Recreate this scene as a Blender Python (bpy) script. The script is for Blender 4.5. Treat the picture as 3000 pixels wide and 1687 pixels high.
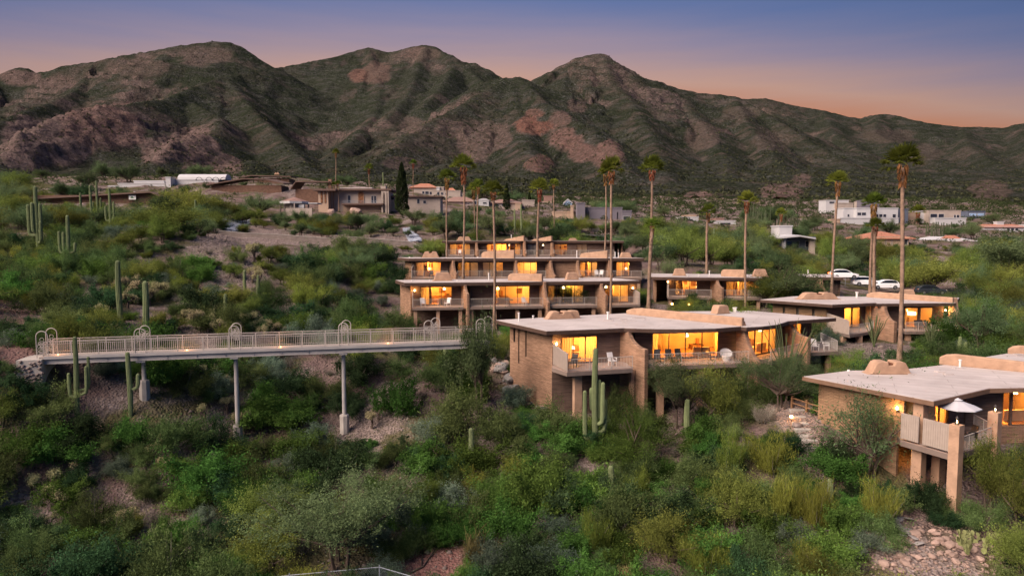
import bpy, math, random
import numpy as np
from mathutils import Vector
rng = np.random.default_rng(11); random.seed(11)
R = math.radians
scn = bpy.context.scene
for o in list(bpy.data.objects): bpy.data.objects.remove(o)
COL = scn.collection

# ------------------------------------------------------------------ camera
CAMZ = 20.0; FPX = 2000.0; CX = 1500.0; CY = 843.5
PITCH = math.atan(143.5/2000.0); CP = math.cos(PITCH); SP = math.sin(PITCH)
cd = bpy.data.cameras.new('camera'); cam = bpy.data.objects.new('camera', cd); COL.objects.link(cam)
cd.sensor_width = 36.0; cd.lens = 24.0; cd.clip_start = 0.5; cd.clip_end = 12000
cam.location = (0, 0, CAMZ); cam.rotation_euler = (R(90)-PITCH, 0, 0)
scn.camera = cam

# ------------------------------------------------------------------ sky, glow of the sunset, exposure
SUN = Vector((-0.66, -0.46, 0.68)).normalized()          # direction towards the western glow
w = bpy.data.worlds.new('World'); scn.world = w; w.use_nodes = True
nt = w.node_tree; nd = nt.nodes; lk = nt.links; nd.clear()
def N(t, **k):
    n = nd.new(t)
    for a, v in k.items(): setattr(n, a, v)
    return n
out = N('ShaderNodeOutputWorld'); bg = N('ShaderNodeBackground'); tc = N('ShaderNodeTexCoord')
sep = N('ShaderNodeSeparateXYZ'); lk.new(tc.outputs['Generated'], sep.inputs[0])
asn = N('ShaderNodeMath', operation='ARCSINE'); lk.new(sep.outputs['Z'], asn.inputs[0])
hd = N('ShaderNodeVectorMath', operation='MULTIPLY'); lk.new(tc.outputs['Generated'], hd.inputs[0]); hd.inputs[1].default_value = (1, 1, 0)
hn = N('ShaderNodeVectorMath', operation='NORMALIZE'); lk.new(hd.outputs[0], hn.inputs[0])
dt = N('ShaderNodeVectorMath', operation='DOT_PRODUCT'); lk.new(hn.outputs[0], dt.inputs[0])      # afterglow arch, highest over the mountains
dt.inputs[1].default_value = (math.sin(R(-5)), math.cos(R(-5)), 0)
om = N('ShaderNodeMath', operation='SUBTRACT'); om.inputs[0].default_value = 1; lk.new(dt.outputs['Value'], om.inputs[1])
m1 = N('ShaderNodeMath', operation='MULTIPLY_ADD'); lk.new(om.outputs[0], m1.inputs[0]); m1.inputs[1].default_value = R(19.5); lk.new(asn.outputs[0], m1.inputs[2])
cm = N('ShaderNodeMapping'); lk.new(tc.outputs['Generated'], cm.inputs['Vector']); cm.inputs['Scale'].default_value = (2.2, 2.2, 26); cm.inputs['Rotation'].default_value = (0, R(1.5), 0)      # thin veils of high cloud
cn = N('ShaderNodeTexNoise'); lk.new(cm.outputs[0], cn.inputs['Vector']); cn.inputs['Scale'].default_value = 1.6; cn.inputs['Detail'].default_value = 6; cn.inputs['Roughness'].default_value = .55
cw = N('ShaderNodeMath', operation='MULTIPLY_ADD'); lk.new(cn.outputs['Fac'], cw.inputs[0]); cw.inputs[1].default_value = R(1.8); cw.inputs[2].default_value = -R(.9)
m2 = N('ShaderNodeMath', operation='ADD'); lk.new(m1.outputs[0], m2.inputs[0]); lk.new(cw.outputs[0], m2.inputs[1])
mr = N('ShaderNodeMapRange'); lk.new(m2.outputs[0], mr.inputs[0]); mr.inputs[1].default_value = R(0); mr.inputs[2].default_value = R(60)
rp = N('ShaderNodeValToRGB'); lk.new(mr.outputs[0], rp.inputs[0])
def s2l(c): return tuple(((v/255)/12.92 if v/255 <= .04045 else (((v/255)+.055)/1.055)**2.4) for v in c)
EXPO = 1.8
SKYK = 1.0/(2**EXPO)
stops = [(0.0000, (172, 100, 70)), (0.1500, (190, 118, 86)), (0.1933, (198, 136, 108)), (0.2217, (196, 156, 142)), (0.2433, (176, 149, 152)), (0.2700, (149, 138, 161)), (0.2967, (122, 127, 164)), (0.3217, (100, 118, 165)), (0.3583, (80, 107, 158)), (0.4167, (69, 99, 151)), (.75, (80, 108, 160)), (1.0000, (92, 119, 170))]
el = rp.color_ramp.elements
while len(el) > 1: el.remove(el[-1])
for i, (p, c) in enumerate(stops):
    e = el[0] if i == 0 else el.new(p)
    e.position = p; l = s2l(c); e.color = (l[0], l[1], l[2], 1)
sky = N('ShaderNodeTexSky'); sky.sky_type = 'NISHITA'; sky.sun_disc = False; sky.sun_elevation = R(3); sky.sun_rotation = math.atan2(SUN.x, SUN.y)
skm = N('ShaderNodeVectorMath', operation='SCALE'); lk.new(sky.outputs[0], skm.inputs[0]); skm.inputs['Scale'].default_value = 0.05
mx = N('ShaderNodeMix', data_type='RGBA'); mx.inputs[0].default_value = 0.06
lk.new(rp.outputs[0], mx.inputs['A']); lk.new(skm.outputs[0], mx.inputs['B'])
lk.new(mx.outputs['Result'], bg.inputs[0]); 
br_ = N('ShaderNodeMapRange'); lk.new(dt.outputs['Value'], br_.inputs[0]); br_.inputs[1].default_value = .7; br_.inputs[2].default_value = 1; br_.inputs[3].default_value = SKYK*.82; br_.inputs[4].default_value = SKYK*1.05
lk.new(br_.outputs[0], bg.inputs[1])
lk.new(bg.outputs[0], out.inputs[0])
ld = bpy.data.lights.new('sun', 'SUN'); ld.energy = 2.3; ld.angle = R(50); ld.color = (1.0, 0.82, 0.69)
so = bpy.data.objects.new('sun', ld); COL.objects.link(so); so.rotation_euler = (-SUN).to_track_quat('-Z', 'Y').to_euler()
vs = scn.view_settings; vs.view_transform = 'Standard'; vs.look = 'None'; vs.exposure = EXPO; vs.gamma = 1; vs.use_curve_mapping = False
cy = scn.cycles; cy.use_denoising = True; cy.use_adaptive_sampling = True; cy.adaptive_threshold = 0.02
cy.max_bounces = 6; cy.diffuse_bounces = 3; cy.glossy_bounces = 2; cy.transmission_bounces = 4; cy.transparent_max_bounces = 6
cy.sample_clamp_indirect = 4.0; cy.caustics_reflective = False; cy.caustics_refractive = False

# ------------------------------------------------------------------ picture point -> place in the world
def ray(px, py):
    r = (px-CX)/FPX; u = (CY-py)/FPX
    return np.array((r, CP+u*SP, -SP+u*CP))
def W(px, py, Y):
    d = ray(px, py); t = Y/d[1]
    return np.array((d[0]*t, Y, CAMZ+d[2]*t))
def G(px, py, z):
    d = ray(px, py); t = (z-CAMZ)/d[2]
    return np.array((d[0]*t, d[1]*t))
def proj(x, y, z):
    f = y*CP-(z-CAMZ)*SP; u = y*SP+(z-CAMZ)*CP
    return CX+FPX*x/f, CY-FPX*u/f
def hit(px, A, B, z):                                   # where the sight line px crosses the plan line A-B
    A = np.asarray(A, float); B = np.asarray(B, float); t0, t1 = -1.0, 2.0
    if proj(A[0], A[1], z)[0] > proj(B[0], B[1], z)[0]: A, B = B, A
    for _ in range(50):
        t = (t0+t1)/2; p = A+(B-A)*t
        if proj(p[0], p[1], z)[0] < px: t0 = t
        else: t1 = t
    return A+(B-A)*t

# ------------------------------------------------------------------ noise
def _hash(i, j, seed):
    n = (i*374761393+j*668265263+seed*1274126177) & 0xffffffff
    n = ((n ^ (n >> 13))*1274126177) & 0xffffffff
    return ((n ^ (n >> 16)) & 0xffff)/65535.0
def vnoise(x, y, seed=0):
    x = np.asarray(x, float); y = np.asarray(y, float)
    xi = np.floor(x).astype(np.int64); yi = np.floor(y).astype(np.int64)
    fx = x-xi; fy = y-yi; fx = fx*fx*(3-2*fx); fy = fy*fy*(3-2*fy)
    a = _hash(xi, yi, seed); b = _hash(xi+1, yi, seed); c = _hash(xi, yi+1, seed); d = _hash(xi+1, yi+1, seed)
    return (a*(1-fx)+b*fx)*(1-fy)+(c*(1-fx)+d*fx)*fy
def fbm(x, y, sc, oct=5, seed=0, gain=.5):
    s = 0; a = 1; t = 0
    for o in range(oct):
        s = s+a*vnoise(x/sc, y/sc, seed+o*17); t += a; a *= gain; sc = sc/2.03
    return s/t
def ridged(x, y, sc, oct=5, seed=0):
    s = 0; a = 1; t = 0
    for o in range(oct):
        s = s+a*(1-np.abs(2*vnoise(x/sc, y/sc, seed+o*31)-1)); t += a; a *= .5; sc = sc/2.07
    return s/t

# ------------------------------------------------------------------ materials
MAT = {}
def mat(name, col, rough=.85, var=.12, scale=3.0, bump=0, bscale=20, spec=.2, metal=0, objvar=0, detail=5):
    m = bpy.data.materials.new(name); m.use_nodes = True; t = m.node_tree; b = t.nodes['Principled BSDF']
    b.inputs['Roughness'].default_value = rough; b.inputs['Specular IOR Level'].default_value = spec; b.inputs['Metallic'].default_value = metal
    g = t.nodes.new('ShaderNodeNewGeometry'); n = t.nodes.new('ShaderNodeTexNoise'); n.inputs['Scale'].default_value = scale; n.inputs['Detail'].default_value = detail
    t.links.new(g.outputs['Position'], n.inputs['Vector'])
    mxx = t.nodes.new('ShaderNodeMapRange'); t.links.new(n.outputs['Fac'], mxx.inputs[0]); mxx.inputs[1].default_value = .3; mxx.inputs[2].default_value = .7
    mxx.inputs[3].default_value = 1-var; mxx.inputs[4].default_value = 1+var
    last = mxx.outputs[0]
    if objvar:
        oi = t.nodes.new('ShaderNodeObjectInfo'); q = t.nodes.new('ShaderNodeMapRange'); t.links.new(oi.outputs['Random'], q.inputs[0]); q.inputs[3].default_value = 1-objvar; q.inputs[4].default_value = 1+objvar
        mu = t.nodes.new('ShaderNodeMath'); mu.operation = 'MULTIPLY'; t.links.new(last, mu.inputs[0]); t.links.new(q.outputs[0], mu.inputs[1]); last = mu.outputs[0]
    v = t.nodes.new('ShaderNodeVectorMath'); v.operation = 'SCALE'; v.inputs[0].default_value = col; t.links.new(last, v.inputs['Scale'])
    t.links.new(v.outputs[0], b.inputs['Base Color'])
    if bump:
        n2 = t.nodes.new('ShaderNodeTexNoise'); n2.inputs['Scale'].default_value = bscale; n2.inputs['Detail'].default_value = 4; t.links.new(g.outputs['Position'], n2.inputs['Vector'])
        bb = t.nodes.new('ShaderNodeBump'); bb.inputs['Strength'].default_value = 1; bb.inputs['Distance'].default_value = bump; t.links.new(n2.outputs['Fac'], bb.inputs['Height']); t.links.new(bb.outputs[0], b.inputs['Normal'])
    MAT[name] = m; return m
def brickmat(name, c1, c2, mortar, bw=.4, bh=.105, var=.14):
    m = bpy.data.materials.new(name); m.use_nodes = True; t = m.node_tree; b = t.nodes['Principled BSDF']; L = t.links; A = t.nodes.new
    b.inputs['Roughness'].default_value = .9; b.inputs['Specular IOR Level'].default_value = .1
    g = A('ShaderNodeNewGeometry'); cr = A('ShaderNodeVectorMath'); cr.operation = 'CROSS_PRODUCT'; cr.inputs[1].default_value = (0, 0, 1); L.new(g.outputs['True Normal'], cr.inputs[0])
    d = A('ShaderNodeVectorMath'); d.operation = 'DOT_PRODUCT'; L.new(g.outputs['Position'], d.inputs[0]); L.new(cr.outputs[0], d.inputs[1])
    s = A('ShaderNodeSeparateXYZ'); L.new(g.outputs['Position'], s.inputs[0])
    wn = A('ShaderNodeTexNoise'); wn.inputs['Scale'].default_value = 1.5; L.new(g.outputs['Position'], wn.inputs['Vector'])
    zz = A('ShaderNodeMath'); zz.operation = 'MULTIPLY_ADD'; L.new(wn.outputs['Fac'], zz.inputs[0]); zz.inputs[1].default_value = .06; L.new(s.outputs['Z'], zz.inputs[2])
    c = A('ShaderNodeCombineXYZ'); L.new(d.outputs['Value'], c.inputs[0]); L.new(zz.outputs[0], c.inputs[1])
    br = A('ShaderNodeTexBrick'); L.new(c.outputs[0], br.inputs['Vector']); br.inputs['Scale'].default_value = 1; br.inputs['Brick Width'].default_value = bw; br.inputs['Row Height'].default_value = bh
    br.inputs['Mortar Size'].default_value = .012; br.inputs['Mortar Smooth'].default_value = .4
    br.inputs['Color1'].default_value = (*c1, 1); br.inputs['Color2'].default_value = (*c2, 1); br.inputs['Mortar'].default_value = (*mortar, 1)
    n = A('ShaderNodeTexNoise'); n.inputs['Scale'].default_value = .8; n.inputs['Detail'].default_value = 6; L.new(g.outputs['Position'], n.inputs['Vector'])
    q = A('ShaderNodeMapRange'); L.new(n.outputs['Fac'], q.inputs[0]); q.inputs[1].default_value = .3; q.inputs[2].default_value = .7; q.inputs[3].default_value = 1-var; q.inputs[4].default_value = 1+var
    mp = A('ShaderNodeMapping'); mp.inputs['Scale'].default_value = (.9, .9, 9); L.new(g.outputs['Position'], mp.inputs['Vector']); n3 = A('ShaderNodeTexNoise'); n3.inputs['Scale'].default_value = 1.0; n3.inputs['Detail'].default_value = 5; L.new(mp.outputs[0], n3.inputs['Vector'])
    q3 = A('ShaderNodeMapRange'); L.new(n3.outputs['Fac'], q3.inputs[0]); q3.inputs[1].default_value = .3; q3.inputs[2].default_value = .7; q3.inputs[3].default_value = .72; q3.inputs[4].default_value = 1.22
    mm_ = A('ShaderNodeMath'); mm_.operation = 'MULTIPLY'; L.new(q.outputs[0], mm_.inputs[0]); L.new(q3.outputs[0], mm_.inputs[1])
    v = A('ShaderNodeVectorMath'); v.operation = 'SCALE'; L.new(br.outputs['Color'], v.inputs[0]); L.new(mm_.outputs[0], v.inputs['Scale']); L.new(v.outputs[0], b.inputs['Base Color'])
    bb = A('ShaderNodeBump'); bb.inputs['Distance'].default_value = .05; L.new(br.outputs['Fac'], bb.inputs['Height']); bb.invert = True; L.new(bb.outputs[0], b.inputs['Normal'])
    MAT[name] = m; return m
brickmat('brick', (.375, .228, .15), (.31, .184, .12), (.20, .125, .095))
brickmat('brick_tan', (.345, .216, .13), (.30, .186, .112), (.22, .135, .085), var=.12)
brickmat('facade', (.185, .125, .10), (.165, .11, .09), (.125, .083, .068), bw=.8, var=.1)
mat('adobe', (.39, .245, .165), .9, .18, 1.6, .03, 7)
mat('roof_white', (.49, .435, .415), .8, .10, .5, .01, 8)
def roofstain(m):
    t = m.node_tree; L = t.links; A = t.nodes.new; b = t.nodes['Principled BSDF']; src = b.inputs['Base Color'].links[0].from_socket
    g = A('ShaderNodeNewGeometry'); n = A('ShaderNodeTexNoise'); n.inputs['Scale'].default_value = .28; n.inputs['Detail'].default_value = 7; n.inputs['Roughness'].default_value = .65; L.new(g.outputs['Position'], n.inputs['Vector'])
    r_ = A('ShaderNodeValToRGB'); L.new(n.outputs['Fac'], r_.inputs[0]); e = r_.color_ramp.elements; e[0].position = .36; e[0].color = (.89, .87, .86, 1); e[1].position = .52; e[1].color = (1, 1, 1, 1); q = e.new(.66); q.color = (.95, .93, .92, 1)
    x = A('ShaderNodeMix'); x.data_type = 'RGBA'; x.blend_type = 'MULTIPLY'; x.inputs[0].default_value = 1; L.new(src, x.inputs['A']); L.new(r_.outputs[0], x.inputs['B'])
    mp = A('ShaderNodeMapping'); mp.inputs['Rotation'].default_value = (0, 0, .45); L.new(g.outputs['Position'], mp.inputs['Vector'])
    bk = A('ShaderNodeTexBrick'); L.new(mp.outputs[0], bk.inputs['Vector']); bk.inputs['Scale'].default_value = 1; bk.inputs['Brick Width'].default_value = 7; bk.inputs['Row Height'].default_value = 1.05; bk.inputs['Mortar Size'].default_value = .035; bk.inputs['Color1'].default_value = (1, 1, 1, 1); bk.inputs['Color2'].default_value = (.93, .92, .92, 1); bk.inputs['Mortar'].default_value = (.74, .72, .70, 1)
    y = A('ShaderNodeMix'); y.data_type = 'RGBA'; y.blend_type = 'MULTIPLY'; y.inputs[0].default_value = 1; L.new(x.outputs['Result'], y.inputs['A']); L.new(bk.outputs['Color'], y.inputs['B']); L.new(y.outputs['Result'], b.inputs['Base Color'])
roofstain(MAT['roof_white'])
mat('roof_grey', (.33, .30, .29), .85, .12, .5, .01, 8)
mat('fascia', (.072, .043, .033), .75, .15, 2)
mat('fascia_tan', (.17, .10, .066), .75, .12, 2)
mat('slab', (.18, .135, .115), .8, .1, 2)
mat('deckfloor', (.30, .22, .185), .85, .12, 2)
mat('rail', (.42, .37, .33), .55, .05, 3, spec=.4)
mat('panel', (.34, .275, .235), .8, .06, 3)
mat('frame', (.07, .045, .035), .5, .1, 3, spec=.4)
mat('bridge_white', (.38, .35, .335), .6, .1, 1.2, spec=.3)
mat('bridge_deck', (.33, .28, .25), .85, .1, 1.2)
mat('concrete', (.36, .325, .295), .9, .14, 1.5, .01, 10)
mat('wall_grey', (.19, .155, .14), .9, .2, 1.2)
mat('pipe_white', (.70, .66, .63), .5, .05)
mat('interior', (.62, .46, .27), .9, .08, .7)
mat('interior_floor', (.35, .19, .09), .6, .2, 3)
mat('art', (.22, .10, .05), .8, .5, 2)
mat('furniture', (.20, .10, .05), .7, .3, 3)
mat('sofa', (.52, .42, .3), .9, .1, 3)
mat('chair_white', (.66, .62, .6), .5, .05)
mat('chair_dark', (.035, .03, .03), .5, .1)
mat('bark', (.085, .062, .05), .95, .25, 8, .02, 30)
mat('twig', (.17, .145, .125), .95, .25, 8)
mat('palm_bark', (.235, .155, .11), .95, .3, 2.2, .05, 5)
mat('palm_skirt', (.26, .12, .05), .95, .35, 5)
mat('rock', (.20, .155, .14), .95, .3, 1.2, .05, 5, objvar=.25)
mat('rock_grey', (.22, .205, .20), .95, .25, 1.2, .05, 5, objvar=.2)
mat('rock_pink', (.30, .21, .175), .95, .25, 1.5, .04, 6, objvar=.22)
mat('flagstone', (.27, .245, .235), .9, .2, 2, .02, 8, objvar=.15)
mat('wood_rail', (.25, .14, .075), .85, .2, 4)
mat('car_white', (.78, .78, .80), .25, .02, spec=.5)
mat('car_dark', (.03, .035, .045), .2, .05, spec=.5)
mat('car_glass', (.015, .018, .025), .05, .02, spec=.6)
mat('tyre', (.02, .02, .02), .8, .1)
mat('rim', (.35, .35, .36), .3, .05, metal=.7)
mat('asphalt', (.085, .075, .07), .9, .2, 1.5)
mat('umbrella_cloth', (.46, .445, .47), .9, .04)
mat('white_paint', (.45, .44, .45), .8, .05, .6)
mat('cream_paint', (.37, .305, .265), .85, .08, .6)
mat('tan_paint', (.40, .285, .21), .85, .08, .6)
mat('grey_paint', (.155, .14, .165), .85, .06, .6)
mat('blue_paint', (.10, .115, .16), .85, .06, .6)
mat('brown_wood', (.15, .085, .06), .85, .2, 2)
mat('dark_roof', (.13, .085, .07), .85, .15, 2)
mat('tile_red', (.36, .155, .10), .85, .2, 2, .05, 4)
mat('tile_brown', (.24, .145, .12), .85, .2, 2, .05, 4)
mat('dark_glass', (.03, .03, .04), .1, .05, spec=.6)
mat('blue_glass', (.30, .42, .62), .15, .1, spec=.6)
mat('terracotta', (.42, .18, .09), .8, .1)
mat('metal_grey', (.19, .21, .25), .5, .05, spec=.5)
mat('rust', (.16, .07, .04), .9, .3, 5)
mat('sign_white', (.74, .74, .70), .6, .03)
mat('sign_green', (.05, .16, .09), .6, .03)
mat('river_rock', (.30, .32, .38), .9, .3, 2, .05, 4)
mat('wall_lamp_metal', (.05, .04, .035), .4, .05, spec=.5)
def emis(name, col, s):
    m = bpy.data.materials.new(name); m.use_nodes = True; t = m.node_tree; b = t.nodes['Principled BSDF']
    b.inputs['Base Color'].default_value = (*col, 1); b.inputs['Emission Color'].default_value = (*col, 1); b.inputs['Emission Strength'].default_value = s
    MAT[name] = m
emis('bulb', (1, .62, .22), 14); emis('tail_light', (1, .12, .03), 6); emis('lamp_shade', (1, .75, .4), 3.0); emis('path_bulb', (1, .45, .1), 10)
def glassmat(name, rough=.03, tint=(.95, .93, .9)):
    m = bpy.data.materials.new(name); m.use_nodes = True; t = m.node_tree; t.nodes.clear(); A = t.nodes.new
    o = A('ShaderNodeOutputMaterial'); mi = A('ShaderNodeMixShader'); tr = A('ShaderNodeBsdfTransparent'); gl = A('ShaderNodeBsdfGlossy'); lw_ = A('ShaderNodeLayerWeight'); lw_.inputs['Blend'].default_value = .5; pw = A('ShaderNodeMath'); pw.operation = 'POWER'; pw.inputs[1].default_value = 4; t.links.new(lw_.outputs['Facing'], pw.inputs[0]); fr = A('ShaderNodeMath'); fr.operation = 'MULTIPLY_ADD'; t.links.new(pw.outputs[0], fr.inputs[0]); fr.inputs[1].default_value = .6; fr.inputs[2].default_value = .035
    tr.inputs[0].default_value = (*tint, 1); gl.inputs['Roughness'].default_value = rough
    t.links.new(fr.outputs[0], mi.inputs[0]); t.links.new(tr.outputs[0], mi.inputs[1]); t.links.new(gl.outputs[0], mi.inputs[2]); t.links.new(mi.outputs[0], o.inputs[0]); MAT[name] = m
glassmat('glass')
def clothmat(name, col, tl=.5):
    m = bpy.data.materials.new(name); m.use_nodes = True; t = m.node_tree; t.nodes.clear(); A = t.nodes.new
    o = A('ShaderNodeOutputMaterial'); mi = A('ShaderNodeMixShader'); d = A('ShaderNodeBsdfDiffuse'); tr = A('ShaderNodeBsdfTranslucent'); mi.inputs[0].default_value = tl
    d.inputs[0].default_value = (*col, 1); tr.inputs[0].default_value = (*col, 1)
    t.links.new(d.outputs[0], mi.inputs[1]); t.links.new(tr.outputs[0], mi.inputs[2]); t.links.new(mi.outputs[0], o.inputs[0]); MAT[name] = m
clothmat('curtain', (.66, .55, .36), .6); clothmat('curtain_grey', (.45, .42, .4), .4)
def leafmat(name, col, tl=.38, objvar=.42, hue=.028):
    m = bpy.data.materials.new(name); m.use_nodes = True; t = m.node_tree; t.nodes.clear(); A = t.nodes.new; L = t.links
    o = A('ShaderNodeOutputMaterial'); mi = A('ShaderNodeMixShader'); d = A('ShaderNodeBsdfDiffuse'); tr = A('ShaderNodeBsdfTranslucent'); mi.inputs[0].default_value = tl
    at = A('ShaderNodeAttribute'); at.attribute_name = 'tint'; oi = A('ShaderNodeObjectInfo')
    q = A('ShaderNodeMapRange'); L.new(oi.outputs['Random'], q.inputs[0]); q.inputs[3].default_value = 1-objvar; q.inputs[4].default_value = 1+objvar
    mu = A('ShaderNodeMath'); mu.operation = 'MULTIPLY'; L.new(at.outputs['Fac'], mu.inputs[0]); L.new(q.outputs[0], mu.inputs[1])
    h = A('ShaderNodeHueSaturation'); h.inputs['Color'].default_value = (*col, 1); L.new(mu.outputs[0], h.inputs['Value'])
    mm = A('ShaderNodeMath'); mm.operation = 'MULTIPLY'; L.new(oi.outputs['Random'], mm.inputs[0]); mm.inputs[1].default_value = 7.13
    fr = A('ShaderNodeMath'); fr.operation = 'FRACT'; L.new(mm.outputs[0], fr.inputs[0])
    hq = A('ShaderNodeMapRange'); L.new(fr.outputs[0], hq.inputs[0]); hq.inputs[3].default_value = .5-hue; hq.inputs[4].default_value = .5+hue; L.new(hq.outputs[0], h.inputs['Hue'])
    L.new(h.outputs[0], d.inputs[0]); L.new(h.outputs[0], tr.inputs[0])
    L.new(d.outputs[0], mi.inputs[1]); L.new(tr.outputs[0], mi.inputs[2]); L.new(mi.outputs[0], o.inputs[0]); MAT[name] = m
leafmat('leaf_olive', (0.1, 0.142, 0.05)); leafmat('leaf_yellow', (0.158, 0.192, 0.046)); leafmat('leaf_bright', (0.088, 0.165, 0.036))
leafmat('leaf_broom', (0.165, 0.195, 0.04)); leafmat('leaf_dark', (0.05, 0.092, 0.04)); leafmat('leaf_mesquite', (0.108, 0.152, 0.068))
leafmat('leaf_sage', (0.125, 0.168, 0.118)); leafmat('leaf_dry', (.20, .17, .145), .1); leafmat('leaf_palm', (.135, .175, .028), .4)
leafmat('leaf_far', (.085, .105, .045)); leafmat('cholla_tip', (.34, .31, .17), .15, .12); leafmat('grass_dry', (.19, .165, .07), .2)
leafmat('ocotillo', (.075, .115, .032), .1); leafmat('cypress', (.028, .042, .018), .1); leafmat('prickly', (.15, .17, .06), .05, .15)
leafmat('scrub_far', (.046, .052, .028), .1)
def cactusmat():
    m = mat('saguaro', (.150, .180, .085), .8, .15, 3, objvar=.15); return m
cactusmat()

# ------------------------------------------------------------------ mesh building
class MB:
    def __init__(s): s.v = []; s.f = []
    def add(s, vs, fs):
        o = len(s.v); s.v.extend([tuple(map(float, p)) for p in vs]); s.f.extend([tuple(i+o for i in f) for f in fs]); return s
    def prism(s, poly, z0, z1):                        # poly: plan points counter-clockwise
        n = len(poly); a = sum(poly[i][0]*poly[(i+1) % n][1]-poly[(i+1) % n][0]*poly[i][1] for i in range(n))
        if a < 0: poly = poly[::-1]
        return s.add([(p[0], p[1], z0) for p in poly]+[(p[0], p[1], z1) for p in poly],
                     [tuple(range(n))[::-1], tuple(range(n, 2*n))]+[(i, (i+1) % n, n+(i+1) % n, n+i) for i in range(n)])
    def box(s, fr, u0, u1, n0, n1, z0, z1):            # in a wall's frame: along, outwards, up
        if u1 < u0: u0, u1 = u1, u0
        if n1 < n0: n0, n1 = n1, n0
        return s.prism([fr(u0, n1), fr(u1, n1), fr(u1, n0), fr(u0, n0)], z0, z1)
    def tube(s, pts, rad, k=6, cap=True):
        pts = [np.asarray(p, float) for p in pts]; n = len(pts)
        if not hasattr(rad, '__len__'): rad = [rad]*n
        o = len(s.v); up = np.array((0.3, 0.2, 1.0)); px_ = None
        for i, p in enumerate(pts):
            d = pts[min(i+1, n-1)]-pts[max(i-1, 0)]; d = d/(np.linalg.norm(d)+1e-9)
            a = np.cross(d, up if px_ is None else np.cross(px_, d)); 
            if np.linalg.norm(a) < 1e-4: a = np.cross(d, (1, 0, 0))
            a /= np.linalg.norm(a); b = np.cross(d, a); px_ = a if px_ is None else px_
            for j in range(k):
                t = 2*math.pi*j/k; s.v.append(tuple(p+rad[i]*(a*math.cos(t)+b*math.sin(t))))
        for i in range(n-1):
            for j in range(k):
                q = o+i*k+j; r_ = o+i*k+(j+1) % k; s.f.append((q, r_, r_+k, q+k))
        if cap: s.f.append(tuple(o+j for j in range(k))[::-1]); s.f.append(tuple(o+(n-1)*k+j for j in range(k)))
        return s
    def lathe(s, c, prof, k=12):
        o = len(s.v)
        for r_, z in prof:
            for j in range(k):
                t = 2*math.pi*j/k; s.v.append((c[0]+r_*math.cos(t), c[1]+r_*math.sin(t), c[2]+z))
        for i in range(len(prof)-1):
            for j in range(k):
                q = o+i*k+j; r_ = o+i*k+(j+1) % k; s.f.append((q, r_, r_+k, q+k))
        s.f.append(tuple(o+j for j in range(k))[::-1]); s.f.append(tuple(o+(len(prof)-1)*k+j for j in range(k)))
        return s
    def sheet(s, fr, prof, u0, u1):                    # profile (n,z) extruded along u
        n = len(prof); A = [(*fr(u0, p[0]), p[1]) for p in prof]; B = [(*fr(u1, p[0]), p[1]) for p in prof]
        return s.add(A+B, [tuple(range(n)), tuple(range(n, 2*n))[::-1]]+[(i, i+n, (i+1) % n+n, (i+1) % n) for i in range(n)])
    def mesh(s, name, m, org=(0, 0, 0), smooth=False):
        me = bpy.data.meshes.new(name); v = np.array(s.v)-np.array(org) if s.v else np.zeros((0, 3))
        me.from_pydata(v.tolist(), [], s.f); me.update()
        if m: me.materials.append(MAT[m])
        if smooth: me.polygons.foreach_set('use_smooth', [True]*len(me.polygons))
        return me
    def build(s, name, m, parent=None, smooth=False, bevel=0, fixn=False):
        org = np.array(wloc(parent)) if parent else np.zeros(3)
        me = s.mesh(name, m, org, smooth)
        if fixn:
            import bmesh
            b = bmesh.new(); b.from_mesh(me); bmesh.ops.recalc_face_normals(b, faces=b.faces); b.to_mesh(me); b.free()
        o = bpy.data.objects.new(name, me); COL.objects.link(o); o.parent = parent
        if bevel:
            md = o.modifiers.new('bevel', 'BEVEL'); md.width = bevel; md.segments = 2; md.limit_method = 'ANGLE'
        return o
def wloc(o):
    p = np.zeros(3)
    while o is not None: p += np.array(o.location); o = o.parent
    return p
def frame(A, B):
    A = np.asarray(A[:2], float); B = np.asarray(B[:2], float); u = (B-A)/np.linalg.norm(B-A); n = np.array((u[1], -u[0]))
    def f(a, b): return (A[0]+u[0]*a+n[0]*b, A[1]+u[1]*a+n[1]*b)
    f.L = float(np.linalg.norm(B-A)); f.u = u; f.n = n; f.A = A
    f.at = lambda p: float(np.dot(np.asarray(p[:2])-A, u))
    return f
def thing(name, label, cat, loc=(0, 0, 0), group=None, rz=0):
    o = bpy.data.objects.new(name, None); COL.objects.link(o); o.location = loc; o.rotation_euler[2] = rz
    o.empty_display_size = .3; o['label'] = label; o['category'] = cat
    if group: o['group'] = group
    return o
def tag(o, label, cat, group=None):
    o['label'] = label; o['category'] = cat
    if group: o['group'] = group
    return o
def arrmesh(name, V, Fa, m, smooth=False, tint=None):
    me = bpy.data.meshes.new(name); k = Fa.shape[1]
    me.vertices.add(len(V)); me.vertices.foreach_set('co', np.asarray(V, np.float32).ravel())
    me.loops.add(Fa.size); me.loops.foreach_set('vertex_index', Fa.astype(np.int32).ravel())
    me.polygons.add(len(Fa)); me.polygons.foreach_set('loop_start', np.arange(0, Fa.size, k, dtype=np.int32))
    if smooth: me.polygons.foreach_set('use_smooth', np.ones(len(Fa), bool))
    me.update(calc_edges=True); me.validate()
    if m: me.materials.append(MAT[m])
    if tint is not None:
        a = me.attributes.new('tint', 'FLOAT', 'POINT'); a.data.foreach_set('value', np.asarray(tint, np.float32))
    return me
def obj(name, me, parent=None, loc=(0, 0, 0), rz=0, sc=1):
    o = bpy.data.objects.new(name, me); COL.objects.link(o); o.parent = parent; o.location = loc; o.rotation_euler[2] = rz
    o.scale = (sc, sc, sc) if not hasattr(sc, '__len__') else sc
    return o
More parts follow.
